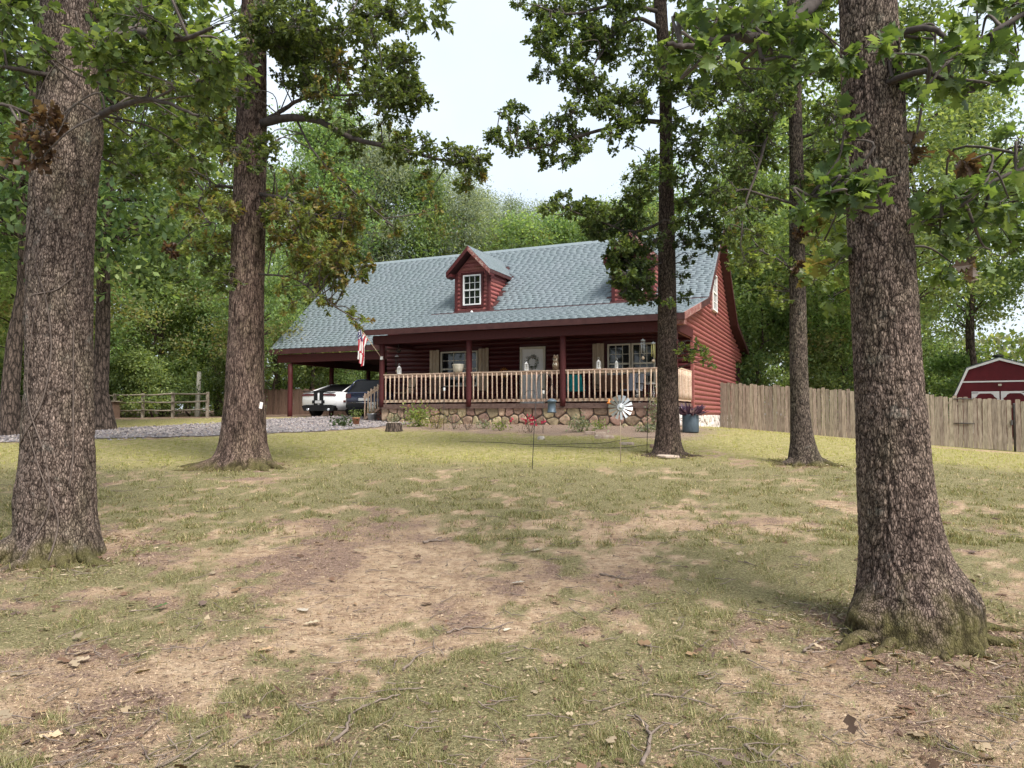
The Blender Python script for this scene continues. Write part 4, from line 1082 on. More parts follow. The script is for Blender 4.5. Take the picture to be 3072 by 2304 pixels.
t3.limb([(1428, 262, 15.4), (1380, 262, 15.2), (1320, 275, 15.0), (1230, 300, 14.8), (1150, 320, 14.6), (1070, 312, 14.5)], 0.06)
t3.limb([(1428, 320, 15.4), (1400, 350, 15.2), (1395, 380, 15.0)], 0.02)
t3.limb([(1422, 60, 15.4), (1380, 40, 15.1), (1330, 70, 14.9), (1290, 130, 14.8), (1250, 200, 14.7)], 0.05)
t3.limb([(1420, 20, 15.4), (1340, 10, 15.0), (1230, 30, 14.8), (1150, 10, 14.7)], 0.05)
t3.limb([(1455, 440, 15.4), (1520, 420, 15.2), (1580, 450, 15.0)], 0.03)
t3.limb([(1424, 470, 15.3), (1370, 500, 15.0), (1300, 480, 14.8), (1220, 450, 14.6)], 0.035)
t3.limb([(1424, 560, 15.3), (1380, 590, 15.0), (1340, 640, 14.8)], 0.02)
for x_, y_, rr_ in ((1075, 300, .25), (1060, 285, .18), (1105, 320, .24), (1110, 275, .22), (1135, 300, .28), (1160, 285, .28), (1165, 320, .24), (1195, 300, .28), (1200, 265, .3), (1235, 240, .32), (1225, 290, .28), (1255, 300, .3), (1105, 228, .2), (1090, 245, .16), (1125, 240, .18),
                    (1265, 200, .32), (1300, 230, .32), (1330, 200, .3), (1235, 180, .28), (1285, 165, .3), (1215, 140, .3), (1190, 110, .28), (1250, 110, .34), (1175, 70, .28), (1215, 60, .32), (1275, 60, .34), (1160, 25, .3), (1210, 15, .34), (1270, 10, .36), (1120, 8, .2), (1330, 20, .36), (1310, 110, .3), (1370, 10, .3),
                    (1240, 335, .22), (1215, 350, .2), (1180, 355, .2), (1195, 335, .18), (1260, 320, .2), (1320, 290, .26), (1350, 270, .26), (1360, 310, .16), (1345, 250, .28), (1380, 220, .3), (1390, 260, .24)):
    t3.blob(atd(x_, y_, RNG.uniform(14.3, 15.3)), rr_ * 1.08, dens=1.6)
for x_, y_, rr_ in ((1180, 450, .18), (1200, 440, .2), (1235, 455, .26), (1265, 445, .26), (1220, 425, .18), (1290, 460, .3), (1275, 490, .26), (1325, 455, .28), (1340, 490, .32), (1300, 500, .26), (1370, 470, .3), (1385, 430, .28), (1360, 420, .24), (1385, 370, .28), (1365, 385, .22), (1400, 400, .26), (1410, 340, .2), (1330, 325, .12), (1440, 372, .25), (1470, 385, .28),
                    (1340, 530, .3), (1375, 530, .32), (1325, 550, .24), (1350, 570, .3), (1390, 570, .3), (1345, 605, .22), (1380, 620, .24), (1360, 640, .16), (1400, 600, .22), (1415, 650, .14), (1445, 655, .15), (1415, 520, .26), (1480, 440, .3), (1520, 420, .32), (1500, 480, .3), (1475, 520, .24), (1530, 470, .3), (1560, 440, .32), (1550, 500, .22), (1490, 560, .2), (1475, 600, .16), (1480, 640, .18), (1335, 570, .26), (1365, 555, .28), (1385, 595, .26), (1355, 595, .26), (1330, 600, .2), (1372, 640, .22), (1395, 640, .2), (1350, 620, .2), (1545, 540, .2), (1555, 510, .2), (1520, 520, .22), (1495, 520, .22), (1465, 480, .24), (1510, 390, .3), (1490, 340, .3), (1450, 320, .28), (1420, 120, .3), (1440, 200, .28), (1460, 260, .28)):
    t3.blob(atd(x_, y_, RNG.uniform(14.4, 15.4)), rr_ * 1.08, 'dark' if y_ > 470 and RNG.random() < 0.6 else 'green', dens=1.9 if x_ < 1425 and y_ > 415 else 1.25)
for x_, y_, rr_ in ((1480, 745, .16), (1505, 750, .2), (1490, 770, .16), (1525, 775, .16), (1520, 755, .14), (1470, 760, .12), (1535, 790, .1)):
    t3.blob(atd(x_, y_, RNG.uniform(15.0, 15.4)), rr_, 'bright', 1.2)
t3.fill(1250, 90, 130, 85, 14.4, 15.6, 20, (0.25, 0.38), dens=1.3)
t3.fill(1345, 190, 75, 70, 14.4, 15.4, 9, (0.22, 0.34), dens=1.3)
t3.fill(1500, 200, 60, 150, 14.4, 15.6, 14, (0.24, 0.36), dens=1.2)
t3.limb([(1460, 775, 15.4), (1485, 755, 15.3), (1520, 758, 15.2)], 0.014)
t3.canopy(8, (10.4, 14), 4.0, dz=(1.2, 0.4))

t4.limb([(1703, 195, 14.2), (1680, 240, 14.0), (1655, 300, 13.8), (1635, 370, 13.7), (1610, 440, 13.6), (1600, 520, 13.5)], 0.045)
t4.limb([(1706, 440, 14.2), (1660, 425, 13.9), (1600, 410, 13.6), (1550, 440, 13.5)], 0.03)
t4.limb([(1738, 440, 14.2), (1780, 430, 14.0), (1820, 420, 13.8)], 0.03)
t4.limb([(1735, 300, 14.2), (1780, 280, 14.0), (1815, 240, 13.8)], 0.035)
t4.limb([(1705, 590, 14.2), (1680, 560, 13.9), (1640, 540, 13.8)], 0.02)
t4.fill(1640, 180, 90, 90, 13.2, 15, 13, (0.26, 0.42))
t4.fill(1600, 330, 70, 100, 13.2, 15, 14, (0.25, 0.42))
t4.fill(1600, 450, 80, 70, 13.2, 14.8, 12, (0.22, 0.4), mixp=0.12)
t4.fill(1610, 540, 60, 60, 13.2, 14.8, 9, (0.2, 0.34), pal='bright')
t4.fill(1660, 600, 45, 70, 13.6, 14.6, 8, (0.2, 0.32), pal='bright')
t4.fill(1780, 330, 50, 130, 13.2, 14.8, 16, (0.24, 0.4))
t4.fill(1780, 520, 45, 90, 13.4, 14.8, 9, (0.2, 0.34), pal='bright')
t4.fill(1560, 120, 90, 100, 13.2, 15, 12, (0.26, 0.4))
t4.fill(1800, 150, 60, 120, 13.4, 15, 8, (0.26, 0.4))
t4.fill(1720, 60, 90, 60, 13.2, 15, 9, (0.28, 0.44))
t4.fill(1540, 250, 60, 90, 13.4, 15.2, 9, (0.24, 0.38))
t4.fill(1745, 420, 18, 60, 13.8, 14.0, 4, (0.14, 0.22))
t4.blob(atd(1733, 500, 13.9), 0.2, 'brown', 3.0); t4.blob(atd(1760, 385, 14), 0.22, 'yellow', 1.5)
t4.blob(atd(1728, 580, 13.95), 0.16, 'brown', 3.0)
t4.canopy(8, (9.2, 13), 4.0, dz=(0.5, 0.5))

t5.limb([(1800, -60, 5.0), (1760, 0, 4.9), (1712, 48, 4.8), (1655, 80, 4.75), (1570, 82, 4.7), (1500, 100, 4.7), (1440, 95, 4.65)], 0.055, 0.014)
t5.limb([(1655, 80, 4.75), (1640, 100, 4.7), (1648, 130, 4.65)], 0.016)
t5.limb([(1940, 145, 5.2), (1985, 155, 5.0), (2040, 170, 4.9), (2090, 175, 4.8)], 0.026)
t5.limb([(2300, -20, 4.9), (2160, 60, 4.9), (2050, 130, 4.9), (1985, 215, 4.9)], 0.022, 0.006)
t5.limb([(2300, 330, 5.2), (2150, 390, 5.2), (2070, 450, 5.2), (1990, 480, 5.2)], 0.018, 0.006)
t5.limb([(1835, 430, 5.1), (1790, 428, 4.9), (1740, 420, 4.8)], 0.014, 0.005)
t5.limb([(1950, 40, 5.2), (2000, 60, 5.0), (2060, 100, 4.9)], 0.03)
for x_, y_ in ((1480, 70), (1520, 50), (1560, 60), (1500, 130), (1545, 120), (1590, 40), (1590, 110), (1630, 60), (1640, 130), (1670, 110), (1700, 90), (1680, 150), (1720, 130), (1610, 20), (1660, 20), (1450, 100), (1540, 20)):
    t5.blob(atd(x_, y_, RNG.uniform(4.5, 5.2)), RNG.uniform(0.13, 0.22), dens=0.8)
for x_, y_ in ((2000, 150), (2040, 190), (2080, 160), (2090, 200), (2050, 140), (2120, 190), (2020, 110), (1985, 190), (1975, 110), (2140, 130), (2170, 60), (2120, 80), (2190, 20), (2060, 90), (2010, 70), (2110, 20), (2200, 110)):
    t5.blob(atd(x_, y_, RNG.uniform(4.6, 5.6)), RNG.uniform(0.13, 0.22), dens=0.8)
for x_, y_ in ((1800, 415), (1765, 425), (1830, 410), (1860, 420), (1780, 395), (1840, 380), (1890, 405), (1740, 440), (1840, 120), (1880, 115), (1820, 125), (1825, 260), (1812, 300)):
    t5.blob(atd(x_, y_, RNG.uniform(4.6, 4.85)), RNG.uniform(0.08, 0.13), 'green', dens=0.6)
for x_, y_ in ((2190, 350), (2150, 380), (2110, 400), (2080, 430), (2200, 300), (2120, 440), (2180, 430), (2050, 460), (2160, 480), (2200, 400), (2010, 470), (2030, 500), (2090, 520), (2140, 540), (2190, 520), (2060, 570)):
    t5.blob(atd(x_, y_, RNG.uniform(5.0, 6.4)), RNG.uniform(0.16, 0.27), 'green', dens=0.8, mixp=0.02, pal2='brown')
for x_, y_ in ((1780, 520), (1790, 570), (1770, 600), (1800, 640), (1790, 480)):
    t5.blob(atd(x_, y_, RNG.uniform(5.6, 6.6)), RNG.uniform(0.14, 0.2), 'bright', dens=0.8, mixp=0.25)
t5.blob(atd(1974, 322, 5.0), 0.06, 'brown', 6.0); t5.blob(atd(2085, 348, 5.3), 0.05, 'brown', 6.0)
t5.canopy(4, (6.0, 9.5), 3.0, 0.16)
for tr, rs in ((t1, [(-2.45, 0.75, .12), (-1.9, 0.35, .07), (-1.0, 0.4, .08), (-0.35, 0.6, .08), (3.3, 0.8, .10), (-1.45, .25, .06)]), (t2, [(-2.6, 0.9, .10), (-2.1, 0.5, .08), (-1.2, 0.4, .07), (-0.7, 0.6, .09), (-0.2, 0.7, .08), (3.3, 0.9, .09)]),
               (t3, [(-2.6, .35, .05), (-0.9, .4, .05), (-0.2, .5, .05), (3.4, .4, .05)]), (t4, [(3.5, .55, .07), (-2.2, .4, .05), (-0.5, .6, .07), (0.0, .5, .06)]), (t5, [(-2.75, .5, .06), (-2.35, .35, .05), (-1.85, .3, .045), (-1.2, .3, .045), (-0.65, .4, .055), (-0.15, .45, .05)])):
    for a_ in rs: tr.root_(*a_)
for tr, z_, n_ in ((t1, (7.0, 9.5), 12), (t5, (5.9, 8.5), 12), (t2, (9.8, 12.5), 9), (t3, (10, 12.5), 6), (t4, (9.3, 12), 6)): tr.canopy(n_, z_, 1.4, 0.15)  # extra unseen clumps close round the trunk tops, added to darken them
for tr in (t1, t2, t3, t4, t5): tr.finish()

# bare vines on the left oak
vn = MB()
for path in ([(110, 1200), (150, 1100), (140, 980), (100, 850), (112, 700), (135, 560)], [(160, 1210), (165, 1120), (130, 1010), (105, 930)], [(80, 960), (130, 880), (150, 760), (140, 640), (120, 560), (150, 450)], [(180, 1060), (188, 900), (192, 760), (170, 640)],
             [(60, 560), (95, 500), (110, 380), (100, 250), (140, 150), (215, 60)], [(110, 0), (130, 90), (180, 150), (240, 190)], [(190, 0), (200, 90), (190, 170)], [(98, 20), (93, 200), (112, 330)], [(20, 260), (70, 300), (110, 330)], [(62, 700), (100, 640), (160, 620), (200, 560)]):
    P = catmull([atd(x, y, 7.1) for x, y in path], 8)
    for q in P:                                              # press the vine on to the bark
        i = np.argmin(np.abs(t1.spine[:, 2] - q[2])); R_ = t1.rad[i] + 0.016; q[0] = t1.spine[i, 0] + np.clip(q[0] * 7.5 / 7.1 - t1.spine[i, 0], -0.86 * R_, 0.80 * R_); dx_ = q[0] - t1.spine[i, 0]
        q[1] = t1.spine[i, 1] - math.sqrt(max(R_ ** 2 - dx_ ** 2, 0.0))
    vn.tube(P - t1.base, np.linspace(0.009, 0.004, len(P)), 5)
vn.build('vine', M('vine_bark', [(0.07, 0.052, 0.044), (0.16, 0.125, 0.105)], 12, rough=0.9), t1.root)

# ------------------------------------------------------------------ woods behind: a few tree forms, copied as individuals
def wood_form(h, crown_lo, rad, ncl, nleaf, size, pal, tpl, seed, spread=0.5, mixp=0.1, pal2='yellow', trunk_r=0.2, top=0.35):
    R = np.random.default_rng(seed)
    zt = np.linspace(-0.3, h * 0.86, 12); tx = np.cumsum(R.normal(0, 0.10, 12)); ty = np.cumsum(R.normal(0, 0.10, 12))
    spine = np.c_[tx - tx[1], ty - ty[1], zt]
    tv, tq = rings(spine, trunk_r * np.clip(1 - zt / h, 0.08, 1) * (1 + 0.5 * np.exp(-np.maximum(zt, 0) / 0.4)), 10)
    TV, TQ = [tv], [tq]; b = len(tv); P, A, N, C = [], [], [], []
    for i in range(ncl):
        f = R.uniform(0, 1); z = crown_lo + (h - crown_lo) * f
        prof = math.sin(math.pi * min(1, (f * 0.85 + 0.15))) ** 0.6 * (1 - top * f)
        a = R.uniform(0, 6.283); q = rad * prof * math.sqrt(R.uniform(0.05, 1))
        s = spine[np.argmin(np.abs(zt - (z - 0.25 * q)))]
        c = np.array([s[0] + q * math.cos(a), s[1] + q * math.sin(a), z])
        lv, lq = rings(catmull([s, (s + c) / 2 + [0, 0, 0.15 * q], c], 3), np.linspace(0.05, 0.012, 7) * (trunk_r / 0.2), 4)
        TV.append(lv); TQ.append(lq + b); b += len(lv)
        n = int(nleaf * R.uniform(0.6, 1.4)); d = R.normal(0, 1, (n, 3)) * [1, 1, 0.55] * spread * rad * 0.33
        P.append(c + d); A.append(R.normal(0, 1, (n, 3)) - [0, 0, 0.3]); N.append(R.normal(0, 0.6, (n, 3)) + [0, 0, 1])
        pp = pal2 if R.random() < mixp else pal
        C.append(PAL[pp][R.integers(0, len(PAL[pp]), n)] * R.uniform(0.75, 1.25, (n, 1)) * R.uniform(0.9, 1.45))
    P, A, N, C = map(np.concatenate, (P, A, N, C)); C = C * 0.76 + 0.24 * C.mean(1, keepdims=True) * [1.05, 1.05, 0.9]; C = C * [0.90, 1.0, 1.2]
    V, T, cc = leaf_arrays(P, A, N, size * R.uniform(0.7, 1.25, len(P)), C, tpl)
    return (np.concatenate(TV), np.concatenate(TQ)), (V, T, cc)
FORMS = {
    'oak': wood_form(17, 4.5, 4.6, 62, 270, 0.24, 'green', LEAF_FAR, 101, 0.55, 0.12, 'bright', 0.24),
    'tall': wood_form(20, 6.0, 3.8, 60, 260, 0.23, 'bright', LEAF_FAR, 102, 0.55, 0.2, 'green', 0.2),
    'feather': wood_form(20, 3.0, 3.6, 95, 330, 0.26, 'pale', LEAF_SLIM, 103, 0.62, 0.10, 'bright', 0.14, 0.55),  # backlight and distance haze are put into the pale leaf colour
    'young': wood_form(8, 1.2, 2.6, 40, 200, 0.18, 'bright', LEAF_FAR, 104, 0.5, 0.1, 'green', 0.09),
    'autumn': wood_form(12, 2.5, 3.4, 48, 230, 0.20, 'bright', LEAF_FAR, 106, 0.55, 0.16, 'yellow', 0.14),
    'bush': wood_form(3.2, 0.2, 1.8, 26, 220, 0.15, 'bright', LEAF_FAR, 105, 0.6, 0.3, 'green', 0.04),
}
FORM_OBJ = {}
TXT = {'oak': ('wood_oak_tree', 'broad dark leafy oak of the woods', 'tree'), 'tall': ('wood_tall_tree', 'tall bright green tree of the woods', 'tree'),
       'feather': ('feathery_tree', 'pale grey-green feathery tree rising', 'tree'), 'young': ('young_tree', 'young bright green tree under the tall woods', 'tree'),
       'autumn': ('turning_tree', 'mid-sized tree with some yellowing leaves', 'tree'), 'bush': ('wood_bush', 'low leafy bush at the woods edge', 'bush')}
def place_tree(form, x, y, sc=1.0, rz=None, label=None, group='woods around the yard', zoff=0.0):
    nm, lb, cat = TXT[form]
    area = 'beyond the rail fence on the left' if x < -7 else ('behind the house' if x < 9.3 else 'behind the plank fence on the right')
    lb = lb + ' ' + area
    if group == 'woods around the yard': group = 'woods ' + area
    root = thing(nm, label or lb, cat, (x, y, g1(x, y) + zoff), random.uniform(0, 6.28) if rz is None else rz, group)
    root.scale = (sc * random.uniform(0.92, 1.1), sc * random.uniform(0.92, 1.1), sc)
    if form not in FORM_OBJ:
        (tv, tq), (V, T, cc) = FORMS[form]
        a = np_mesh('trunk', tv, tq, MT['bark_far'], root, smooth=True); b = np_mesh('crown', V, T, MT['leaf_far'], root, col=cc)
        FORM_OBJ[form] = (a, b)
    else:
        for o in FORM_OBJ[form]: inst(o, root)
    return root
W = []
# left woods
for x, y in ((-34, 33), (-27, 36), (-22, 40), (-30, 46), (-17.5, 44), (-24, 52), (-13, 50), (-36, 58), (-19, 60), (-9, 58), (-29, 66)): W.append(('oak' if random.random() < .6 else 'tall', x, y, random.uniform(1.0, 1.25)))
for x, y in ((-20.5, 33), (-14, 38.5), (-25, 31), (-11.5, 43), (-18, 38)): W.append(('autumn', x, y, random.uniform(0.8, 1.1)))
for x, y in ((-23, 35), (-18.5, 37.5), (-16, 40), (-13.5, 42), (-28, 38), (-20.5, 44), (-11, 46), (-8.5, 47), (-31, 36), (-25, 42)): W.append(('young', x, y, random.uniform(0.7, 1.1)))
for x, y in ((-22, 36.5), (-19.6, 37), (-16.5, 38), (-14.8, 39), (-24.5, 37), (-27, 35.5), (-17.6, 36.3), (-12.5, 44), (-9.5, 45), (-7, 47), (-29.5, 38)): W.append(('bush', x, y, random.uniform(0.7, 1.2)))
# behind the house
for x, y, s_ in ((-9.5, 56, 1.10), (-6, 60, 1.0), (-4, 56, 0.92), (-11.5, 62, 1.15), (-1.5, 62, 0.9), (1.5, 60, 0.84), (4, 64, 0.86), (6.2, 60, 0.84), (8.8, 64, 0.92), (-14, 58, 1.2)): W.append(('feather', x, y, s_))
for x, y, s_ in ((-12.5, 55, 1.1), (-7.5, 63, 1.02), (-3, 66, 1.0), (0, 57, 0.84), (2.8, 66, 0.95), (5, 58, 0.82), (7.6, 61, 0.88), (10, 58, 0.95), (-16, 64, 1.25)): W.append(('feather', x, y, s_))
for x, y, s_ in ((3.2, 55, 1.25), (7, 53, 1.25), (-2.5, 57, 1.2), (9.5, 54, 1.3), (0.5, 54, 1.2), (-6, 55, 1.25), (5.2, 56, 1.2)): W.append(('autumn', x, y, s_))
# right woods
for x, y in ((13.5, 42), (19, 46), (25, 40), (31, 37), (17, 54), (24, 58), (31, 50), (11.5, 56), (37, 44), (21, 66), (34, 62)): W.append(('tall' if random.random() < .6 else 'oak', x, y, random.uniform(0.95, 1.2)))
for x, y in ((11.5, 39), (15.5, 37.5), (22, 46), (30, 35), (18, 40.5), (13, 47), (9.5, 44)): W.append(('autumn' if random.random() < .5 else 'young', x, y, random.uniform(0.8, 1.1)))
for x, y in ((10.2, 36.5), (12.5, 37.5), (14.5, 35.8), (16.5, 37), (18.3, 39), (28.5, 33), (20, 42), (30, 31), (9, 40)): W.append(('young' if random.random() < .4 else 'bush', x, y, random.uniform(0.75, 1.15)))
for i in range(26):                                          # far screen of undergrowth
    a = -0.85 + 1.7 * i / 25 + random.uniform(-.02, .02); y = random.uniform(62, 74)
    W.append(('bush' if i % 3 else 'young', a * y, y, random.uniform(1.5, 2.2) if i % 3 else 1.3))
for x, y in ((-36, 40), (-33, 39), (-38, 46), (-42, 50), (21, 44), (24, 45), (31, 38), (33, 35), (35, 39), (38, 36), (32, 33), (26, 42), (40, 40)): W.append(('bush', x, y, random.uniform(1.0, 1.5)))
for x, y, s_ in ((13, 33.5, 1.0), (17.5, 32, 0.95), (29, 29, 1.0), (33, 27, 1.0)): W.append(('tall', x, y, s_))
for x, y, s_ in ((-17.5, 27, 0.9), (-21, 24, 1.0), (-11.5, 33, 0.75)): W.append(('autumn', x, y, s_))
for fm, x, y, s_ in W: place_tree(fm, x, y, s_)

for x, y, lb in ((atd(214, 925, 22.0)[0], 22.0, 'dark oak standing just behind the vine-covered oak across the drive'), (atd(20, 920, 20.0)[0], 20.0, 'oak at the far left edge beyond the gravel drive')):
    r_ = place_tree('oak', x, y, 1.0, None, lb); r_.scale = (1.0, 1.0, 1.05)

# far wood that reads as one mass
R_ = np.random.default_rng(77); n = 52000
a = R_.uniform(-0.95, 0.95, n); d = R_.uniform(76, 96, n); x = a * d; y = d
hmax = 7.5 + 5.5 * fbm(a * 14, d * 0.05, 91, 3)
z = gz(x, y) + hmax * R_.uniform(0, 1, n) ** 0.9
V, T, cc = leaf_arrays(np.stack([x, y, z], -1), R_.normal(0, 1, (n, 3)), R_.normal(0, .7, (n, 3)) + [0, -.3, 1], R_.uniform(.45, .95, n), np.concatenate([PAL['green'], PAL['bright'], PAL['pale']])[R_.integers(0, 13, n)] * R_.uniform(.7, 1.2, (n, 1)), LEAF_FAR)
props(np_mesh('distant_woods', V, T, MT['leaf_far'], col=cc), 'distant green wood closing the view behind the nearer trees', 'woods', kind='stuff')

# ------------------------------------------------------------------ grass, litter and twigs on the yard
def scatter(n, y0, y1, half, seed):
    """points spread evenly over the view: more of them close by"""
    R = np.random.default_rng(seed)
    y = 1 / R.uniform(1 / y1, 1 / y0, n); x = R.uniform(-half, half, n) * (y + 1.2)
    return R, x, y
def blades(n, y0, y1, seed, hgt, wid, tri3, dens_gain=1.0):
    R, x, y = scatter(n, y0, y1, 0.80, seed)
    g, li, lu, bd = masks(x, y)
    tuft = smooth(0.42, 0.62, fbm(x * 5.5, y * 5.5, 61, 3))
    k = R.uniform(0, 1, n) < np.clip((g - 0.18) * 1.7, 0.12 * (1 - bd), 1) * (0.22 + 0.78 * tuft) * dens_gain
    k &= (gravel_d(x, y) < 0.1) & (bd < 0.6)
    u, v = house_uv(x, y); k &= ~((v > -0.1) & (u < 0.2) & (u > -18))
    x, y, g, lu, tuft = x[k], y[k], g[k], lu[k], tuft[k]; n = len(x)
    h = hgt * R.uniform(0.45, 1.35, n) * (0.5 + 0.8 * tuft) * (0.7 + 0.5 * g); w = wid * R.uniform(0.7, 1.3, n)
    z = gz(x, y) + micro(x, y) - 0.004
    a = R.uniform(0, 6.283, n); lean = R.uniform(0.3, 1.3, n)
    d = np.stack([np.cos(a), np.sin(a), np.zeros(n)], -1); s = np.stack([-np.sin(a + R.normal(0, .5, n)), np.cos(a), np.zeros(n)], -1)
    B = np.stack([x, y, z], -1); up = np.array([0, 0, 1.0])
    tip = B + d * (lean * h)[:, None] + up * (h * np.sqrt(np.maximum(0.08, 1 - 0.55 * lean ** 2)))[:, None]
    green = np.array([[0.17, 0.165, 0.07], [0.21, 0.195, 0.095], [0.13, 0.135, 0.055], [0.26, 0.235, 0.125], [0.15, 0.165, 0.06]]); dry = np.array([[0.34, 0.265, 0.15], [0.26, 0.19, 0.11], [0.42, 0.34, 0.21]])
    sunlit_lawn = np.array([[0.30, 0.30, 0.085], [0.25, 0.265, 0.075], [0.36, 0.335, 0.12]])  # lawn blades carry the same sunlight in their tone
    isdry = R.uniform(0, 1, n) < np.clip(0.70 - 0.5 * g - 0.2 * tuft + 0.25 * (fbm(x, y, 71, 2) - 0.5), 0.10, 0.9)
    c = np.where(isdry[:, None], dry[R.integers(0, 3, n)], np.where((R.uniform(0, 1, n) < lu)[:, None], sunlit_lawn[R.integers(0, 3, n)], green[R.integers(0, 5, n)])) * R.uniform(0.75, 1.6, (n, 1))
    if tri3:
        mid = B + d * (0.32 * lean * h)[:, None] + up * (h * 0.6)[:, None]
        V = np.stack([B - s * (w / 2)[:, None], B + s * (w / 2)[:, None], mid + s * (w * 0.4)[:, None], mid - s * (w * 0.4)[:, None], tip], 1)
        T = np.array([[0, 1, 2], [0, 2, 3], [3, 2, 4]]); kk = 5
    else:
        V = np.stack([B - s * (w / 2)[:, None], B + s * (w / 2)[:, None], tip], 1); T = np.array([[0, 1, 2]]); kk = 3
    return V.reshape(-1, 3), (T[None] + (np.arange(n) * kk)[:, None, None]).reshape(-1, 3), np.repeat(c, kk, 0)
for nm, a in (('grass', (420000, 2.9, 8.5, 5, 0.037, 0.0045, False)), ('grass', (330000, 8.0, 30, 6, 0.042, 0.010, False))):
    V, T, cc = blades(*a)
    props(np_mesh(nm, V, T, MT['grass'], col=cc), 'short patchy olive and straw-coloured grass' + (' in the foreground' if a[1] < 5 else ' between the trees and the house'), 'grass', kind='stuff')
# dead leaves and chips
R, x, y = scatter(7500, 3.0, 26, 0.85, 8)
g, li, lu, bd = masks(x, y); k = (R.uniform(0, 1, len(x)) < np.clip(0.10 + 0.9 * li + 0.4 * bd, 0, 1)) & (gravel_d(x, y) < 0); u, v = house_uv(x, y); k &= v < 0
x, y = x[k], y[k]; n = len(x)
P = np.stack([x, y, gz(x, y) + micro(x, y) + R.uniform(0.006, 0.03, n)], -1)
cols = np.array([[0.26, 0.17, 0.10], [0.20, 0.12, 0.08], [0.34, 0.26, 0.17], [0.13, 0.08, 0.055], [0.40, 0.32, 0.22], [0.17, 0.12, 0.10]])
big = R.uniform(0, 1, n) < 0.13
V, T, cc = leaf_arrays(P, np.stack([R.normal(0, 1, n), R.normal(0, 1, n), R.normal(0, 0.15, n)], -1), np.stack([R.normal(0, .4, n), R.normal(0, .4, n), np.ones(n)], -1), np.where(big, R.uniform(0.07, 0.13, n), R.uniform(0.02, 0.055, n)), cols[R.integers(0, 6, n)] * R.uniform(.7, 1.2, (n, 1)), LEAF_MID)
props(np_mesh('leaf_litter', V, T, MT['dead_leaf'], col=cc), 'small dead brown leaves scattered over the yard', 'leaf litter', kind='stuff')
# fine twigs
R, x, y = scatter(900, 3.0, 15, 0.8, 9); V, Q = [], []; b = 0
for i in range(len(x)):
    L = R.uniform(0.08, 0.32); a = R.normal(0.2, 0.9); n_ = 4
    px_ = x[i] + np.cumsum(np.full(n_, L / n_)) * math.cos(a) + R.normal(0, .008, n_); py_ = y[i] + np.cumsum(np.full(n_, L / n_)) * math.sin(a) + R.normal(0, .008, n_)
    v_, q_ = rings(np.stack([px_, py_, gz(px_, py_) + micro(px_, py_) + 0.012 + R.uniform(0, .015, n_)], -1), np.linspace(0.0045, 0.002, n_), 4)
    V.append(v_); Q.append(q_ + b); b += len(v_)
MT['stick'] = M('dry_stick', [(0.10, 0.075, 0.06), (0.24, 0.19, 0.155)], 12, rough=0.95)
props(np_mesh('twig_litter', np.concatenate(V), np.concatenate(Q), MT['stick'], smooth=True), 'thin dry twigs strewn over the yard', 'twigs', kind='stuff')
# ground texture chips: bits of thatch standing a little proud
R, x, y = scatter(150000, 2.9, 14, 0.8, 10)
g, li, lu, bd = masks(x, y); k = R.uniform(0, 1, len(x)) < 0.25 + 0.6 * li; x, y = x[k], y[k]; n = len(x)
P = np.stack([x, y, gz(x, y) + micro(x, y) + R.uniform(0.002, 0.012, n)], -1)
cols = np.array([[0.36, 0.26, 0.17], [0.22, 0.15, 0.105], [0.46, 0.36, 0.24], [0.10, 0.065, 0.05], [0.28, 0.22, 0.12], [0.06, 0.04, 0.03]])
V, T, cc = leaf_arrays(P, np.stack([R.normal(0, 1, n), R.normal(0, .6, n), R.normal(0, .2, n)], -1), np.stack([R.normal(0, .5, n), R.normal(0, .5, n), np.ones(n)], -1), R.uniform(0.012, 0.05, n), cols[R.integers(0, 6, n)] * R.uniform(.7, 1.25, (n, 1)), (LEAF_SLIM[0] * [1, 0.5, 1], LEAF_SLIM[1]))
props(np_mesh('thatch', V, T, MT['dead_leaf'], col=cc), 'dry straw and thatch lying on the bare soil', 'thatch', kind='stuff')

# tufts and litter gathered round the feet of the yard trees
R = np.random.default_rng(15); V_, T_, C_ = [], [], []; b = 0
for (tx, ty, r), r0 in zip(FG_TREES, (0.50, 0.48, 0.50, 0.30, 0.30)):
    n = 900; a = R.uniform(0, 6.283, n); q = r0 + np.abs(R.normal(0, 0.28, n)); x = tx + q * np.cos(a); y = ty + q * np.sin(a)
    P = np.stack([x, y, gz(x, y) + R.uniform(.004, .03, n)], -1); isg = R.uniform(0, 1, n) < 0.22
    cols = np.where(isg[:, None], np.array([[.15, .14, .055]]), np.array([[.16, .10, .07], [.30, .22, .15], [.09, .06, .045], [.40, .33, .24]])[R.integers(0, 4, n)]) * R.uniform(.7, 1.25, (n, 1))
    ax = np.stack([R.normal(0, 1, n), R.normal(0, 1, n), np.where(isg, R.uniform(.6, 1.6, n), R.normal(0, .2, n))], -1)
    v_, t_, c_ = leaf_arrays(P, ax, R.normal(0, .5, (n, 3)) + [0, 0, 1], np.where(isg, R.uniform(.04, .09, n), R.uniform(.03, .09, n)), cols, (LEAF_SLIM[0] * [1, .7, 1], LEAF_SLIM[1]))
    V_.append(v_); T_.append(t_ + b); C_.append(c_); b += len(v_)
props(np_mesh('trunk_litter', np.concatenate(V_), np.concatenate(T_), MT['dead_leaf'], col=np.concatenate(C_)), 'dead leaves and grass tufts gathered round the feet of the oaks', 'leaf litter', kind='stuff')

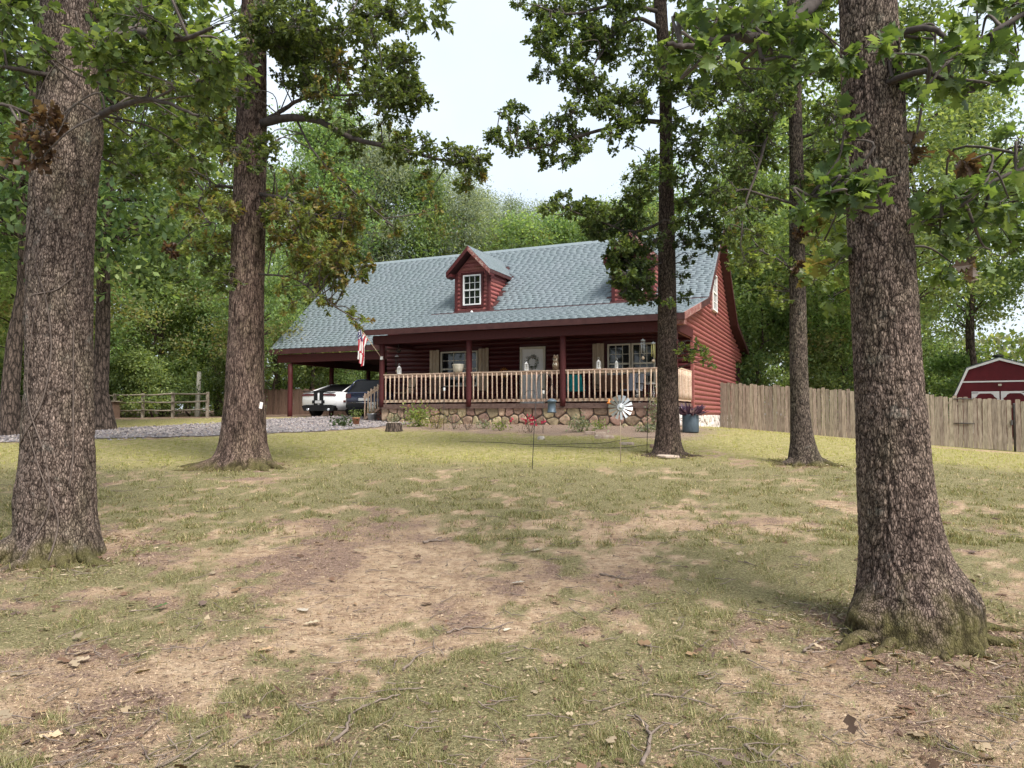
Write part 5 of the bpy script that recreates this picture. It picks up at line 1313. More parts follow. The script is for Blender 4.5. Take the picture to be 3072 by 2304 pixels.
# crumbs of soil and grit on the near bare ground
R, x, y = scatter(90000, 2.9, 9.5, 0.8, 12)
g, li, lu, bd = masks(x, y); k = R.uniform(0, 1, len(x)) < np.clip(0.75 - 0.6 * g, 0.08, 1); x, y = x[k], y[k]; n = len(x)
sz = R.uniform(0.002, 0.008, n) * R.choice([1, 1, 1, 1, 1.6], n); an = R.uniform(0, 6.28, n); V = tet[None] * sz[:, None, None]
ca, sa = np.cos(an)[:, None], np.sin(an)[:, None]
V = np.stack([V[:, :, 0] * ca - V[:, :, 1] * sa, V[:, :, 0] * sa + V[:, :, 1] * ca, V[:, :, 2]], -1) + np.stack([x, y, gz(x, y) + micro(x, y)], -1)[:, None, :]
T = (np.array([[0, 1, 3], [1, 2, 3], [2, 0, 3]])[None] + np.arange(n)[:, None, None] * 4).reshape(-1, 3)
gc = np.array([[0.36, 0.26, 0.175], [0.27, 0.19, 0.13], [0.15, 0.10, 0.075], [0.42, 0.32, 0.22], [0.08, 0.055, 0.042]])[R.integers(0, 5, n)] * R.uniform(.8, 1.2, (n, 1))
props(np_mesh('soil_crumbs', V.reshape(-1, 3), T, MT['pebble'], col=np.repeat(gc, 4, 0)), 'crumbs of dry soil and grit on the bare ground', 'grit', kind='stuff')

# ------------------------------------------------------------------ fences, shed
def pix_on_line(px, A, B):
    """parameter along the plan line A-B where the photo column px meets it"""
    r = (px - 1536) / F_PX; A = np.array(A, float); B = np.array(B, float); d = B - A
    return float((r * A[1] - A[0]) / (d[0] - r * d[1]))
MT['fence'] = M('weathered_plank', [(0.14, 0.108, 0.08), (0.245, 0.20, 0.15), (0.34, 0.285, 0.22)], 5, (5, 5, 0.7), rough=0.9, var=0.22, hue=0.015, bmp=0.3, detail=6)
MT['fence_red'] = M('brown_plank', [(0.12, 0.075, 0.055), (0.20, 0.13, 0.10)], 5, (5, 5, 0.7), rough=0.9, var=0.2, bmp=0.3)
plank_src = {}
def plank(parent, key, x, y, z, w, h, rz, mat, name='plank'):
    if key not in plank_src:
        mb = MB(); c = w * 0.16
        mb.prism([(-w / 2, 0), (w / 2, 0), (w / 2, h - c), (w / 2 - c, h), (-w / 2 + c, h), (-w / 2, h - c)], 'y', -0.009, 0.009)
        plank_src[key] = mb.build(name, mat, parent); o = plank_src[key]
    else: o = inst(plank_src[key], parent)
    o.location = (x, y, z); o.rotation_euler = (random.uniform(-.012, .012), random.uniform(-.012, .012), rz)
    o.scale = (random.uniform(0.94, 1.02), 1, random.uniform(0.985, 1.015)); return o
FA, FB = np.array([8.35, 29.7]), np.array([17.45, 25.3]); fd = (FB - FA); FL = np.linalg.norm(fd); fd = fd / FL; frz = math.atan2(fd[1], fd[0])
g0, g1_ = pix_on_line(2886, FA, FB) * FL, pix_on_line(3042, FA, FB) * FL
def fence_run(label, s0, s1, gate=False):
    o0 = FA + fd * s0
    root = thing('garden_gate' if gate else 'plank_fence', label, 'gate' if gate else 'fence', (o0[0], o0[1], g1(*o0)))
    s = s0 + 0.07; k = 0
    while s < s1 - 0.02:
        p_ = FA + fd * s; z = g1(*p_)
        plank(root, ('f', gate, k % 3), p_[0] - o0[0] + fd[1] * random.uniform(-.006, .006), p_[1] - o0[1], z - g1(*o0) - 0.02 + (0.04 if gate else random.uniform(-.015, .015)), (0.138, 0.143, 0.133)[k % 3], (1.80, 1.77, 1.83)[k % 3] - (0.03 + 0.05 * math.sin(math.pi * (s - s0) / (s1 - s0)) if gate else 0), frz, MT['fence'])
        s += 0.144; k += 1
    n = np.array([-fd[1], fd[0]])
    if n[1] < 0: n = -n
    for hh in (0.3, 0.95, 1.55):
        P = [(FA + fd * q + n * 0.05) for q in np.linspace(s0, s1, 14)]
        V = []; mb = MB()
        for i in range(13):
            a, c = P[i], P[i + 1]; za, zc = g1(*a) + hh, g1(*c) + hh
            q8 = [(a[0] - n[0] * .038, a[1] - n[1] * .038, za - .045), (c[0] - n[0] * .038, c[1] - n[1] * .038, zc - .045), (c[0] + n[0] * .02, c[1] + n[1] * .02, zc - .045), (a[0] + n[0] * .02, a[1] + n[1] * .02, za - .045)]
            q8 = [(x - o0[0], y - o0[1], z - g1(*o0)) for x, y, z in q8]; q8 += [(x, y, z + .09) for x, y, z in q8]
            mb.add(q8, [(3, 2, 1, 0), (4, 5, 6, 7), (0, 1, 5, 4), (2, 3, 7, 6)])
        mb.build('rail', MT['fence'], root)
    return root
fence_run('weathered plank fence running from the house corner to the gate', 0.0, g0 - 0.02)
gt = fence_run('weathered plank gate with black strap hinges in the fence', g0 + 0.02, g1_ - 0.05, True)
gp = FA + fd * (g0 + 0.02); gb = g1(*gp); fn_ = np.array([fd[1], -fd[0]])
if fn_[1] > 0: fn_ = -fn_
for hh in (0.86, 1.72):
    P0_ = gp - fd * 0.30; P1_ = gp + fd * 0.34
    MB().tube([(*(P0_ - gp + fn_ * 0.03), hh), (*(fn_ * 0.035), hh), (*(P1_ - gp + fn_ * 0.03), hh)], [0.012, 0.022, 0.010], 6).build('hinge', MT['metal_dk'], gt)
gq = FA + fd * (g1_ - 0.10) - gp
MB().box(gq[0] - 0.03, gq[0] + 0.03, gq[1] + fn_[1] * 0.05, gq[1] + fn_[1] * 0.02, 0.80, 0.98).build('latch', MT['metal_dk'], gt)
fence_run('weathered plank fence beyond the latch side of the gate', g1_ + 0.03, FL + 3.2)
for s, lb in ((g1_ - 0.01, 'dark steel post on the latch side of the gate'),):
    p_ = FA + fd * s; MB().lathe([(0.035, -0.2), (0.035, 1.62), (0.03, 1.66), (0.0, 1.67)], (0, 0, 0), 10).build('gate_post', MT['metal_dk'], None, (p_[0], p_[1], g1(*p_)))
    props(bpy.context.scene.objects['gate_post'], lb, 'post')

# brown plank fence seen through the carport
A2, B2 = np.array([-15.2, 42.0]), np.array([-5.0, 41.0]); d2 = (B2 - A2) / np.linalg.norm(B2 - A2)
bf = thing('plank_fence', 'low brown plank fence at the back of the carport', 'fence', (*A2, g1(*A2)))
s = 0; k = 0
while s < 10.2:
    p_ = A2 + d2 * s; plank(bf, ('b', k % 3), p_[0] - A2[0], p_[1] - A2[1], g1(*p_) - g1(*A2) - 0.05, 0.15, (1.48, 1.45, 1.5)[k % 3], math.atan2(d2[1], d2[0]), MT['fence_red']); s += 0.156; k += 1
mb = MB(); mb.box(0, 10.2, 0.03, 0.06, 1.15, 1.25); mb.build('rail', MT['fence_red'], bf, None, (0, 0, math.atan2(d2[1], d2[0])))

# split-rail fence on the left
MT['rail_grey'] = M('grey_rail', [(0.20, 0.165, 0.125), (0.33, 0.285, 0.225)], 5, rough=0.9, var=0.12)
rf_px = [(-40, 36), (40, 36), (150, 36), (253, 35.6), (343, 35.2), (428, 34.6), (518, 34), (622, 33.4)]
P = [at(a, 1250, D) for a, D in rf_px]; o0 = P[0]
rf = thing('rail_fence', 'low grey post-and-rail fence beyond the gravel drive', 'fence', (o0[0], o0[1], g1(o0[0], o0[1])))
zb = g1(o0[0], o0[1])
for q in P:
    MB().box(q[0] - o0[0] - .06, q[0] - o0[0] + .06, q[1] - o0[1] - .06, q[1] - o0[1] + .06, g1(q[0], q[1]) - zb - .2, g1(q[0], q[1]) - zb + 1.15, 0.01).build('post', MT['rail_grey'], rf)
for a, b in zip(P[:-1], P[1:]):
    for hh in (0.35, 0.72, 1.08):
        w0 = random.uniform(-.03, .03)
        pa = np.array([a[0] - o0[0] + .0, a[1] - o0[1] - .085, g1(a[0], a[1]) - zb + hh + w0]); pb = np.array([b[0] - o0[0], b[1] - o0[1] - .085, g1(b[0], b[1]) - zb + hh - w0])
        MB().tube([pa, (pa + pb) / 2 + [0, 0, -0.015], pb], 0.034, 6).build('rail', MT['rail_grey'], rf)
# pale dead pole, wood box, brush heap
c = at(592, 1235, 37); MB().tube([(0, 0, -0.3), (0.0, 0, 0.6), (0.03, 0, 1.4), (0.05, 0.02, 2.25)], [0.16, 0.13, 0.11, 0.10], 10).build('dead_trunk', M('pale_wood', [(0.26, 0.25, 0.21), (0.40, 0.38, 0.33)], 5, (3, 3, .6), rough=0.9), None, (c[0], c[1], g1(c[0], c[1])))
props(bpy.context.scene.objects['dead_trunk'], 'pale bare dead trunk behind the rail fence', 'tree trunk')
c = at(318, 1240, 34.5); wb = thing('wooden_box', 'brown wooden box behind the vine-covered oak by the rail fence', 'box', (c[0], c[1], g1(c[0], c[1])))
MB().box(-0.55, 0.5, -0.3, 0.3, 0.0, 0.75).build('body', MT['fence_red'], wb); MB().box(-0.65, 0.58, -0.4, 0.4, 0.753, 0.81).build('lid', MT['rail_grey'], wb)

# barn shed
MT['barn'] = M('barn_red', [(0.085, 0.004, 0.008), (0.125, 0.007, 0.012)], 3, (1, 1, 0.6), rough=0.6)
MT['barn_roof'] = M('barn_shingle', [(0.10, 0.14, 0.13), (0.19, 0.23, 0.22)], 14, (1, 1, 3), rough=0.9)
bx, by = 23.75, 36.0; bz0 = g1(bx, by)
barn = thing('barn_shed', 'dark red gambrel barn shed with white trim behind the gate', 'shed', (bx, by, bz0), math.radians(-30))
pk, br, ea_ = 4.46 - bz0, 4.0 - bz0, 2.77 - bz0
prof = [(-1.78, 0), (1.78, 0), (1.78, ea_), (1.30, br), (0, pk), (-1.30, br), (-1.78, ea_)]
MB().prism(prof, 'y', 0, 5.0).build('wall', MT['barn'], barn)
for sg in (-1, 1):
    for (a, za), (b, zb_), nm in (((0, pk), (1.36, br), 'roof'), ((1.36, br), (1.92, ea_ - 0.1), 'roof')):
        mb = MB(); P8 = [(sg * a, -0.12, za + 0.05), (sg * b, -0.12, zb_ + 0.05), (sg * b, 5.1, zb_ + 0.05), (sg * a, 5.1, za + 0.05)]; P8 += [(x, y, z - 0.046) for x, y, z in P8]
        mb.add(P8, [(0, 1, 2, 3), (7, 6, 5, 4), (0, 4, 5, 1), (1, 5, 6, 2), (2, 6, 7, 3), (3, 7, 4, 0)]); r_ = mb.build('roof', MT['barn_roof'], barn)
        n_ = 10 if a else 6
        for i in range(n_):
            f = (i + 0.5) / n_; x_ = a + (b - a) * f; z_ = za + (zb_ - za) * f + 0.056
            dx_, dz_ = (b - a) / n_ * 0.5, (zb_ - za) / n_ * 0.5
            q = MB(); q.add([(sg * (x_ - dx_), -0.13, z_ - dz_), (sg * (x_ + dx_), -0.13, z_ + dz_ + 0.016), (sg * (x_ + dx_), 5.11, z_ + dz_ + 0.016), (sg * (x_ - dx_), 5.11, z_ - dz_), (sg * (x_ + dx_), -0.13, z_ + dz_), (sg * (x_ + dx_), 5.11, z_ + dz_)], [(0, 1, 2, 3), (1, 4, 5, 2)]); q.build('shingle', MT['barn_roof'], r_)
        tb = MB(); dxx, dzz = (b - a), (zb_ - za); L_ = math.hypot(dxx, dzz); ox, oz = dzz / L_ * 0.10, -dxx / L_ * 0.10
        V = [(sg * a, -0.125, za), (sg * b, -0.125, zb_), (sg * (b + ox), -0.125, zb_ + oz), (sg * (a + (0 if a == 0 else ox)), -0.125, za + (-0.11 if a == 0 else oz))]
        tb.add(V + [(x, -0.15, z) for x, y, z in V], [(0, 1, 2, 3), (7, 6, 5, 4), (0, 4, 5, 1), (1, 5, 6, 2), (2, 6, 7, 3), (3, 7, 4, 0)]); tb.build('trim', MT['white'], barn)
MB().box(-1.62, 1.62, -0.03, -0.003, 3.29 - bz0, 3.36 - bz0).build('trim', MT['white'], barn)
for sg in (-1, 1):
    dr = MB().box(min(sg * 0.03, sg * 1.18), max(sg * 0.03, sg * 1.18), -0.04, -0.004, 0.15, 2.82 - bz0).build('door', MT['barn'], barn)
    xi, xo, zt = sg * 0.03, sg * 1.18, 2.84 - bz0; f_ = MB()
    for x0, x1, z0, z1 in ((xi, xi + sg * 0.1, 0.15, zt - 0.1), (xo - sg * 0.1, xo, 0.15, zt - 0.1), (xi, xo, zt - 0.1, zt)): f_.box(min(x0, x1), max(x0, x1), -0.065, -0.042, z0, z1)
    for xc, s2 in ((xi + sg * 0.1, sg), (xo - sg * 0.1, -sg)): f_.prism([(xc, zt - 0.1), (xc + s2 * 0.26, zt - 0.1), (xc + s2 * 0.16, zt - 0.16), (xc + s2 * 0.10, zt - 0.26), (xc, zt - 0.34)], 'y', -0.064, -0.043)
    f_.build('door_trim', MT['white'], dr)
    MB().box(min(xo - sg * .02, xo - sg * .28), max(xo - sg * .02, xo - sg * .28), -0.08, -0.067, zt - 0.08, zt - 0.05).build('hinge', MT['metal_dk'], dr)
MB().box(-0.07, 0.07, -0.09, -0.003, 3.10 - bz0, 3.20 - bz0).build('lamp', MT['cream'], barn)
MB().lathe([(0.16, 0), (0.16, 0.10), (0.26, 0.11), (0.22, 0.19), (0.0, 0.24)], (0, 0.6, pk), 12).build('roof_vent', MT['metal_dk'], barn)

# ------------------------------------------------------------------ vehicles
m, t, p, out = new_mat('white_car_paint'); p.inputs['Base Color'].default_value = (0.72, 0.72, 0.73, 1); p.inputs['Roughness'].default_value = 0.25; p.inputs['Coat Weight'].default_value = 0.5
MT['car_white'] = m
m, t, p, out = new_mat('blue_car_paint'); p.inputs['Base Color'].default_value = (0.014, 0.02, 0.06, 1); p.inputs['Roughness'].default_value = 0.25; p.inputs['Coat Weight'].default_value = 0.6; p.inputs['Metallic'].default_value = 0.2
MT['car_blue'] = m
MT['black'] = M('black_plastic', [(0.006, 0.006, 0.007), (0.012, 0.012, 0.013)], 8, rough=0.35, spec=0.2)
MT['tyre'] = M('tyre_rubber', [(0.012, 0.012, 0.012), (0.025, 0.025, 0.025)], 20, rough=0.85)
MT['tail'] = M('tail_lamp_red', [(0.05, 0.006, 0.006), (0.10, 0.012, 0.01)], 6, rough=0.15, spec=0.6)
MT['chrome'] = M('bright_metal', [(0.5, 0.5, 0.52), (0.62, 0.62, 0.64)], 5, rough=0.25, metal=0.9)
def vehicle(name, label, u, v, paint, suv, rz=0.0):
    p_ = H(u, v); root = thing(name, label, 'car', (p_[0], p_[1], g1(p_[0], p_[1]) + 0.02), -TH + rz)
    st = [(0.0, .48, .98, .78), (0.08, .36, 1.05, .89), (0.45, .28, 1.08, .95), (1.2, .24, 1.03, .96), (2.5, .24, .96, .95), (4.0, .25, .92, .94), (4.7, .30, .80, .88), (5.0, .42, .68, .74)] if not suv else \
         [(0.0, .50, 1.08, .84), (0.08, .38, 1.12, .92), (0.5, .32, 1.14, .96), (1.4, .30, 1.12, .97), (2.6, .30, 1.08, .96), (3.6, .30, 1.05, .95), (4.4, .36, .96, .90), (4.7, .48, .80, .80)]
    V, Fs = [], []
    for y, zl, zb_, hw in st:
        q = [(-.80 * hw, zl), (-.98 * hw, zl + .10), (-hw, zl + .5 * (zb_ - zl)), (-.985 * hw, zb_ - .14), (-.93 * hw, zb_ - .04), (-.80 * hw, zb_), (0, zb_ + .025)]
        q += [(-x, z) for x, z in q[:-1][::-1]]; V += [(x, y, z) for x, z in q]
    n = 13
    for i in range(len(st) - 1):
        Fs += [(i * n + k, i * n + (k + 1) % n, (i + 1) * n + (k + 1) % n, (i + 1) * n + k) for k in range(n)]
    Fs += [tuple(range(n))[::-1], tuple((len(st) - 1) * n + k for k in range(n))]
    body = MB().add(V, Fs, True).build('body', paint, root)
    if suv: base = [(0.10, .84, 1.12), (3.45, .86, 1.06)]; rf = [(0.42, .66, 1.66), (1.6, .68, 1.72), (2.6, .64, 1.66)]
    else: base = [(0.52, .78, 1.08), (3.75, .80, .95)]; rf = [(1.45, .56, 1.41), (2.1, .60, 1.46), (2.85, .57, 1.42)]
    (yb, hb, zb1), (yf, hf, zf1) = base
    def quad(a, b, c, d_, nm, mt, off=0.0): return MB().add([a, b, c, d_], [(0, 1, 2, 3)]).build(nm, mt, root)
    quad((-hb, yb, zb1), (hb, yb, zb1), (rf[0][1], rf[0][0], rf[0][2]), (-rf[0][1], rf[0][0], rf[0][2]), 'rear_window', MT['black'])
    quad((hf, yf, zf1), (-hf, yf, zf1), (-rf[2][1], rf[2][0], rf[2][2]), (rf[2][1], rf[2][0], rf[2][2]), 'windshield', MT['black'])
    for sg in (-1, 1):
        MB().add([(sg * hb, yb, zb1), (sg * hf, yf, zf1), (sg * rf[2][1], rf[2][0], rf[2][2]), (sg * rf[1][1], rf[1][0], rf[1][2]), (sg * rf[0][1], rf[0][0], rf[0][2])], [(0, 1, 2, 3, 4)]).build('side_window', MT['black'], root)
        MB().tube(catmull([(sg * hb, yb, zb1 + .01), (sg * (rf[0][1] + .01), rf[0][0], rf[0][2]), (sg * (rf[1][1] + .01), rf[1][0], rf[1][2]), (sg * (rf[2][1] + .01), rf[2][0], rf[2][2]), (sg * hf, yf, zf1 + .01)], 5), 0.028, 6).build('roof_pillar', paint, root)
    R8 = [(-rf[0][1], rf[0][0], rf[0][2]), (rf[0][1], rf[0][0], rf[0][2]), (rf[1][1], rf[1][0], rf[1][2]), (rf[2][1], rf[2][0], rf[2][2]), (-rf[2][1], rf[2][0], rf[2][2]), (-rf[1][1], rf[1][0], rf[1][2]), (0, rf[0][0], rf[0][2] + .03), (0, rf[1][0], rf[1][2] + .04), (0, rf[2][0], rf[2][2] + .03)]
    MB().add([(x, y, z + .012) for x, y, z in R8], [(0, 6, 7, 5), (6, 1, 2, 7), (5, 7, 8, 4), (7, 2, 3, 8)], True).build('roof', MT['black'] if not suv else paint, root)
    hwid = .96
    wy = (1.02, 4.05) if not suv else (0.95, 3.75); wr = .36
    for y in wy:
        for sg in (-1, 1):
            MB().lathe([(wr * 1.13, -.01), (wr * 1.13, .01)], (0, 0, 0), 20).build('wheel_arch', MT['black'], root, (sg * (hwid - .005), y, wr), (0, math.pi / 2, 0))
            w_ = MB().lathe([(wr * .62, -.11), (wr * .92, -.12), (wr, -.08), (wr, .08), (wr * .92, .12), (wr * .62, .11)], (0, 0, 0), 24).build('wheel', MT['tyre'], root, (sg * (hwid - .08), y, wr), (0, math.pi / 2, 0))
            MB().lathe([(0.0, .10), (.05, .105), (.06, .085), (wr * .55, .10), (wr * .6, .115)], (0, 0, 0), 20).build('rim', MT['black'], w_, None, (0, 0 if sg > 0 else math.pi, 0))
    for sg in (-1, 1):
        if suv: MB().box(min(sg * .62, sg * .87), max(sg * .62, sg * .87), -.012, .10, .86, 1.08, .01).build('tail_light', MT['tail'], root)
        else:
            q = MB(); q.prism([(sg * .24, .90), (sg * .80, .885), (sg * .84, .95), (sg * .60, 1.0), (sg * .24, .985)], 'y', -.015, .12); q.build('tail_light', MT['tail'], root)
    if suv:
        MB().box(-.84, .84, -.06, .10, .42, .60, .03).build('bumper', MT['black'], root)
        MB().box(-.26, .26, -.014, 0.0, .74, .86, .004).build('plate', MT['white'], root)
        MB().box(-.80, .80, -.02, .06, 1.06, 1.13, .015).build('spoiler', paint, root)
        MB().tube([(-.6, -.02, .66), (.6, -.02, .66)], .018, 6).build('trim_strip', MT['chrome'], root)
        MB().tube([(.55, -.04, .34), (.55, .2, .34)], .05, 10).build('exhaust', MT['chrome'], root)
    else:
        q = MB(); q.prism([(-.82, .46), (-.60, .50), (.60, .50), (.82, .46), (.70, .24), (-.70, .24)], 'y', -.03, .25); q.build('diffuser', MT['black'], root)
        q = MB(); q.box(-.80, .80, -.02, .14, 1.09, 1.12, .008); q.build('spoiler', MT['black'], root)
        for sg in (-1, 1):
            q = MB(); q.box(min(sg * .05, sg * .23), max(sg * .05, sg * .23), -.012, .03, .50, 1.085); q.box(min(sg * .05, sg * .23), max(sg * .05, sg * .23), .03, .5, 1.07, 1.105); q.build('stripe', MT['black'], root)
            MB().tube([(sg * .5, -.05, .30), (sg * .5, .2, .30)], .055, 10).build('exhaust', MT['chrome'], root)
        MB().box(-.30, .30, -.03, -.013, .56, .70).build('plate_recess', MT['black'], root); MB().box(-.15, .15, -.036, -.031, .57, .69).build('plate', M('plate_face', [(.45, .45, .47)], 30, rough=.5), root)
        MB().box(.92, .965, .35, .52, .62, .70).build('side_marker', MT['tail'], root)
    return root
vehicle('sports_car', 'white sports car with twin black stripes parked in the carport', -14.9, 2.1, MT['car_white'], False).scale = (1.03, 1, 0.93)
vehicle('parked_suv', 'dark blue car parked between the white car and the porch', -12.4, 1.7, MT['car_blue'], True).scale = (1, 1, 0.87)

# ------------------------------------------------------------------ things on and around the porch
def hu(px, v):
    r = (px - 1536) / F_PX; a = HP + HV * v
    return float((r * a[1] - a[0]) / (HU[0] - r * HU[1]))
def hw_(py, u, v):
    D = H(u, v)[1]; return float(at(1536, py, D)[2] - HP[2])
RAILV = 0.05
MT['lantern'] = M('white_lantern', [(0.66, 0.65, 0.63), (0.78, 0.77, 0.75)], 8, rough=0.55)
MT['hose'] = M('dull_hose', [(0.05, 0.04, 0.034), (0.09, 0.07, 0.06)], 6, rough=0.8)
MT['tin'] = M('galvanised_tin', [(0.33, 0.35, 0.36), (0.5, 0.52, 0.53)], 9, rough=0.45, metal=0.55)
MT['bluetin'] = M('blue_grey_tin', [(0.045, 0.065, 0.085), (0.10, 0.13, 0.155)], 5, (1, 1, .4), rough=0.5, metal=0.25)
MT['terracotta'] = M('terracotta', [(0.30, 0.13, 0.075), (0.40, 0.19, 0.11)], 7, rough=0.85)
MT['flower'] = leaf_mat('petals', 0.3, 0.6, 0.05, 0.0, 0.2)
def lantern(u, label, h=0.30, r=0.075):
    t = thing('candle_lantern', label, 'lantern', H(u, RAILV, RT), -TH, 'white candle lanterns along the porch rail')
    MB().lathe([(r, 0), (r * 1.08, .012), (r, .03), (r * .5, .032)], (0, 0, 0), 10).build('base', MT['lantern'], t)
    for k in range(8):
        a = 2 * math.pi * k / 8; MB().box(-.010, .010, -.005, .005, 0, h * .62).build('slat', MT['lantern'], t, (r * .92 * math.cos(a), r * .92 * math.sin(a), .032), (0, 0, a + math.pi / 2))
    MB().lathe([(r, h * .62 + .034), (r * 1.08, h * .70), (r * .55, h * .86), (r * .2, h * .95), (0, h)], (0, 0, 0), 10).build('cap', MT['lantern'], t)
    MB().tube([(-.03, 0, h), (-.03, 0, h + .05), (0, 0, h + .07), (.03, 0, h + .05), (.03, 0, h)], .004, 5).build('handle', MT['lantern'], t)
    MB().lathe([(.028, .034), (.028, .12), (0, .125)], (0, 0, 0), 8).build('candle', MT['cream'], t)
lantern(hu(1197, RAILV), 'white candle lantern on the porch rail near the flag')
lantern(hu(1579, RAILV), 'white candle lantern on the rail in front of the door')
lantern(hu(1796, RAILV), 'white candle lantern on the rail before the shutter of the right window')
lantern(hu(1850, RAILV), 'small white lantern on the rail before the double window', 0.25, 0.05)
# owl figure, pot, little ornament on the rail
o = thing('owl_figure', 'brown owl figure with a pale face on the porch rail beside the post', 'figurine', H(hu(1668, RAILV), RAILV, RT), -TH)
MB().lathe([(.075, 0), (.10, .03), (.12, .14), (.105, .24), (.09, .29), (.105, .34), (.10, .41), (.05, .46), (0, .475)], (0, 0, 0), 14).build('body', M('owl_brown', [(.10, .065, .04), (.22, .15, .10)], 22, rough=.9), o)
MB().lathe([(.0, -.012), (.05, -.012), (.07, 0), (.0, .016)], (0, 0, 0), 14).build('face', MT['cream'], o, (0, -.085, .33), (math.pi / 2, 0, 0))
MB().lathe([(.0, -.012), (.06, -.01), (.08, 0), (.0, .016)], (0, 0, 0), 14).build('breast', MT['cream'], o, (0, -.10, .16), (math.pi / 2, 0, 0))
for sg in (-1, 1):
    MB().lathe([(0, -.01), (.018, 0), (0, .014)], (0, 0, 0), 10).build('eye', MT['black'], o, (sg * .032, -.102, .35), (math.pi / 2, 0, 0))
    MB().lathe([(.035, 0), (.018, .05), (0, .085)], (0, 0, 0), 8).build('ear', MT['tanboard'], o, (sg * .055, 0, .42))
o = thing('flower_pot', 'cream bowl-shaped pot on the porch rail before the left window', 'pot', H(hu(1375, RAILV), RAILV, RT))
MB().lathe([(.10, 0), (.15, .05), (.19, .17), (.20, .25), (.21, .27), (.20, .28), (.18, .265), (.0, .24)], (0, 0, 0), 18).build('bowl', MT['cream'], o)
# things of the porch wall: wreath, sunflower
def leafball(root, name, P, size, pal, tpl=LEAF_SLIM, mat=None, up=0.6):
    n = len(P); col = pal if isinstance(pal, np.ndarray) else pick(pal, n)
    V, T, cc = leaf_arrays(np.asarray(P, float), RNG.normal(0, 1, (n, 3)) + [0, 0, up * 0.5], RNG.normal(0, .6, (n, 3)) + [0, 0, up], size * RNG.uniform(.7, 1.3, n), col, tpl)
    return np_mesh(name, V, T, mat or MT['leaf'], root, col=cc)
wr = thing('door_wreath', 'dark leafy wreath with white flowers hung on the front door', 'wreath', H(-5.61, FV - 0.10, 1.50), -TH)
a = RNG.uniform(0, 6.283, 420); rr = 0.20 + RNG.normal(0, .03, 420)
leafball(wr, 'foliage', np.stack([rr * np.cos(a), RNG.normal(-.02, .018, 420), rr * np.sin(a)], -1), .06, 'dark')
a = RNG.uniform(0.2, 2.9, 26); leafball(wr, 'flowers', np.stack([.19 * np.cos(a) + RNG.normal(0, .02, 26), RNG.normal(-.06, .01, 26), .19 * np.sin(a)], -1), .07, np.tile([[.62, .58, .60]], (26, 1)), LEAF_FAR, MT['flower'])
sf = thing('sunflower_sign', 'round orange sunflower decoration standing on the porch left of the door', 'decoration', H(hu(1512, 2.25), 2.25, 1.15), -TH)
for k in range(16):
    a = 2 * math.pi * k / 16; MB().add([(.09, 0, -.03), (.20, -.02, 0), (.09, 0, .03), (.14, .01, 0)], [(0, 1, 3), (1, 2, 3)]).build('petal', M('sunflower_petal', [(.55, .22, .03), (.65, .34, .06)], 8, rough=.7) if k == 0 else bpy.data.materials['sunflower_petal'], sf, None, (0, a, 0))
MB().lathe([(0, -.02), (.08, -.02), (.095, 0), (.08, .02), (0, .02)], (0, 0, 0), 16).build('disc', MT['terracotta'], sf, None, (math.pi / 2, 0, 0))
MB().box(-.012, .012, .005, .025, -1.15, -.05).build('stem', MT['metal_dk'], sf)
# porch furniture
def chair(name, label, u, v, rz, mat, w=.56, back=True, cat='chair'):
    t = thing(name, label, cat, H(u, v), -TH + rz)
    MB().box(-w / 2, w / 2, -.26, .24, .40, .45, .012).build('seat', mat, t)
    b_ = MB(); V = [(-w / 2, .22, .46), (w / 2, .22, .46), (w / 2 - .03, .36, .98), (-w / 2 + .03, .36, .98)]; b_.add(V + [(x, y + .03, z) for x, y, z in V], [(0, 1, 2, 3), (7, 6, 5, 4), (0, 4, 5, 1), (1, 5, 6, 2), (2, 6, 7, 3), (3, 7, 4, 0)]); b_.build('backrest', mat, t)
    for sx_ in (-1, 1):
        for sy_ in (-.22, .2): MB().box(sx_ * (w / 2 - .02) - .018, sx_ * (w / 2 - .02) + .018, sy_ - .018, sy_ + .018, 0, .398).build('leg', MT['metal_dk'], t)
        MB().box(sx_ * (w / 2 + .01) - .025, sx_ * (w / 2 + .01) + .025, -.25, .28, .62, .65).build('armrest', MT['metal_dk'], t)
        MB().box(sx_ * (w / 2 + .01) - .015, sx_ * (w / 2 + .01) + .015, -.22, -.19, .452, .618).build('arm_post', MT['metal_dk'], t)
chair('porch_chair', 'teal sling chair on the porch to the right of the post', hu(1728, 1.2), 1.2, 0.5, M('teal_sling', [(.0, .20, .21), (.015, .30, .30)], 6, rough=.7))
chair('porch_chair', 'pale grey cushioned chair on the porch below the double window', hu(1895, 1.3), 1.3, -0.2, M('grey_cushion', [(.34, .36, .42), (.45, .47, .52)], 6, rough=.8))
chair('porch_bench', 'brown cushioned bench against the porch wall under the double window', hu(1842, 1.9), 1.9, 0, M('brown_cushion', [(.13, .06, .04), (.22, .11, .07)], 6, rough=.8), 1.15, cat='bench')
chair('porch_chair', 'dark wooden chair on the porch behind the left rail', hu(1300, 1.5), 1.5, 0.2, MT['fence_red'])
chair('porch_rocker', 'curved brown wooden rocker at the left end of the porch', hu(1212, 1.2), 1.2, -0.5, MT['tanboard'])
tb = thing('porch_table', 'small white metal table at the right end of the porch', 'table', H(hu(1968, .9), .9))
MB().lathe([(0, .58), (.30, .58), (.31, .60), (.30, .615), (0, .615)], (0, 0, 0), 20).build('top', MT['lantern'], tb)
for k in range(3):
    a = 2 * math.pi * k / 3; MB().tube([(.24 * math.cos(a), .24 * math.sin(a), .58), (.18 * math.cos(a), .18 * math.sin(a), .3), (.27 * math.cos(a), .27 * math.sin(a), 0)], .012, 6).build('leg', MT['lantern'], tb)
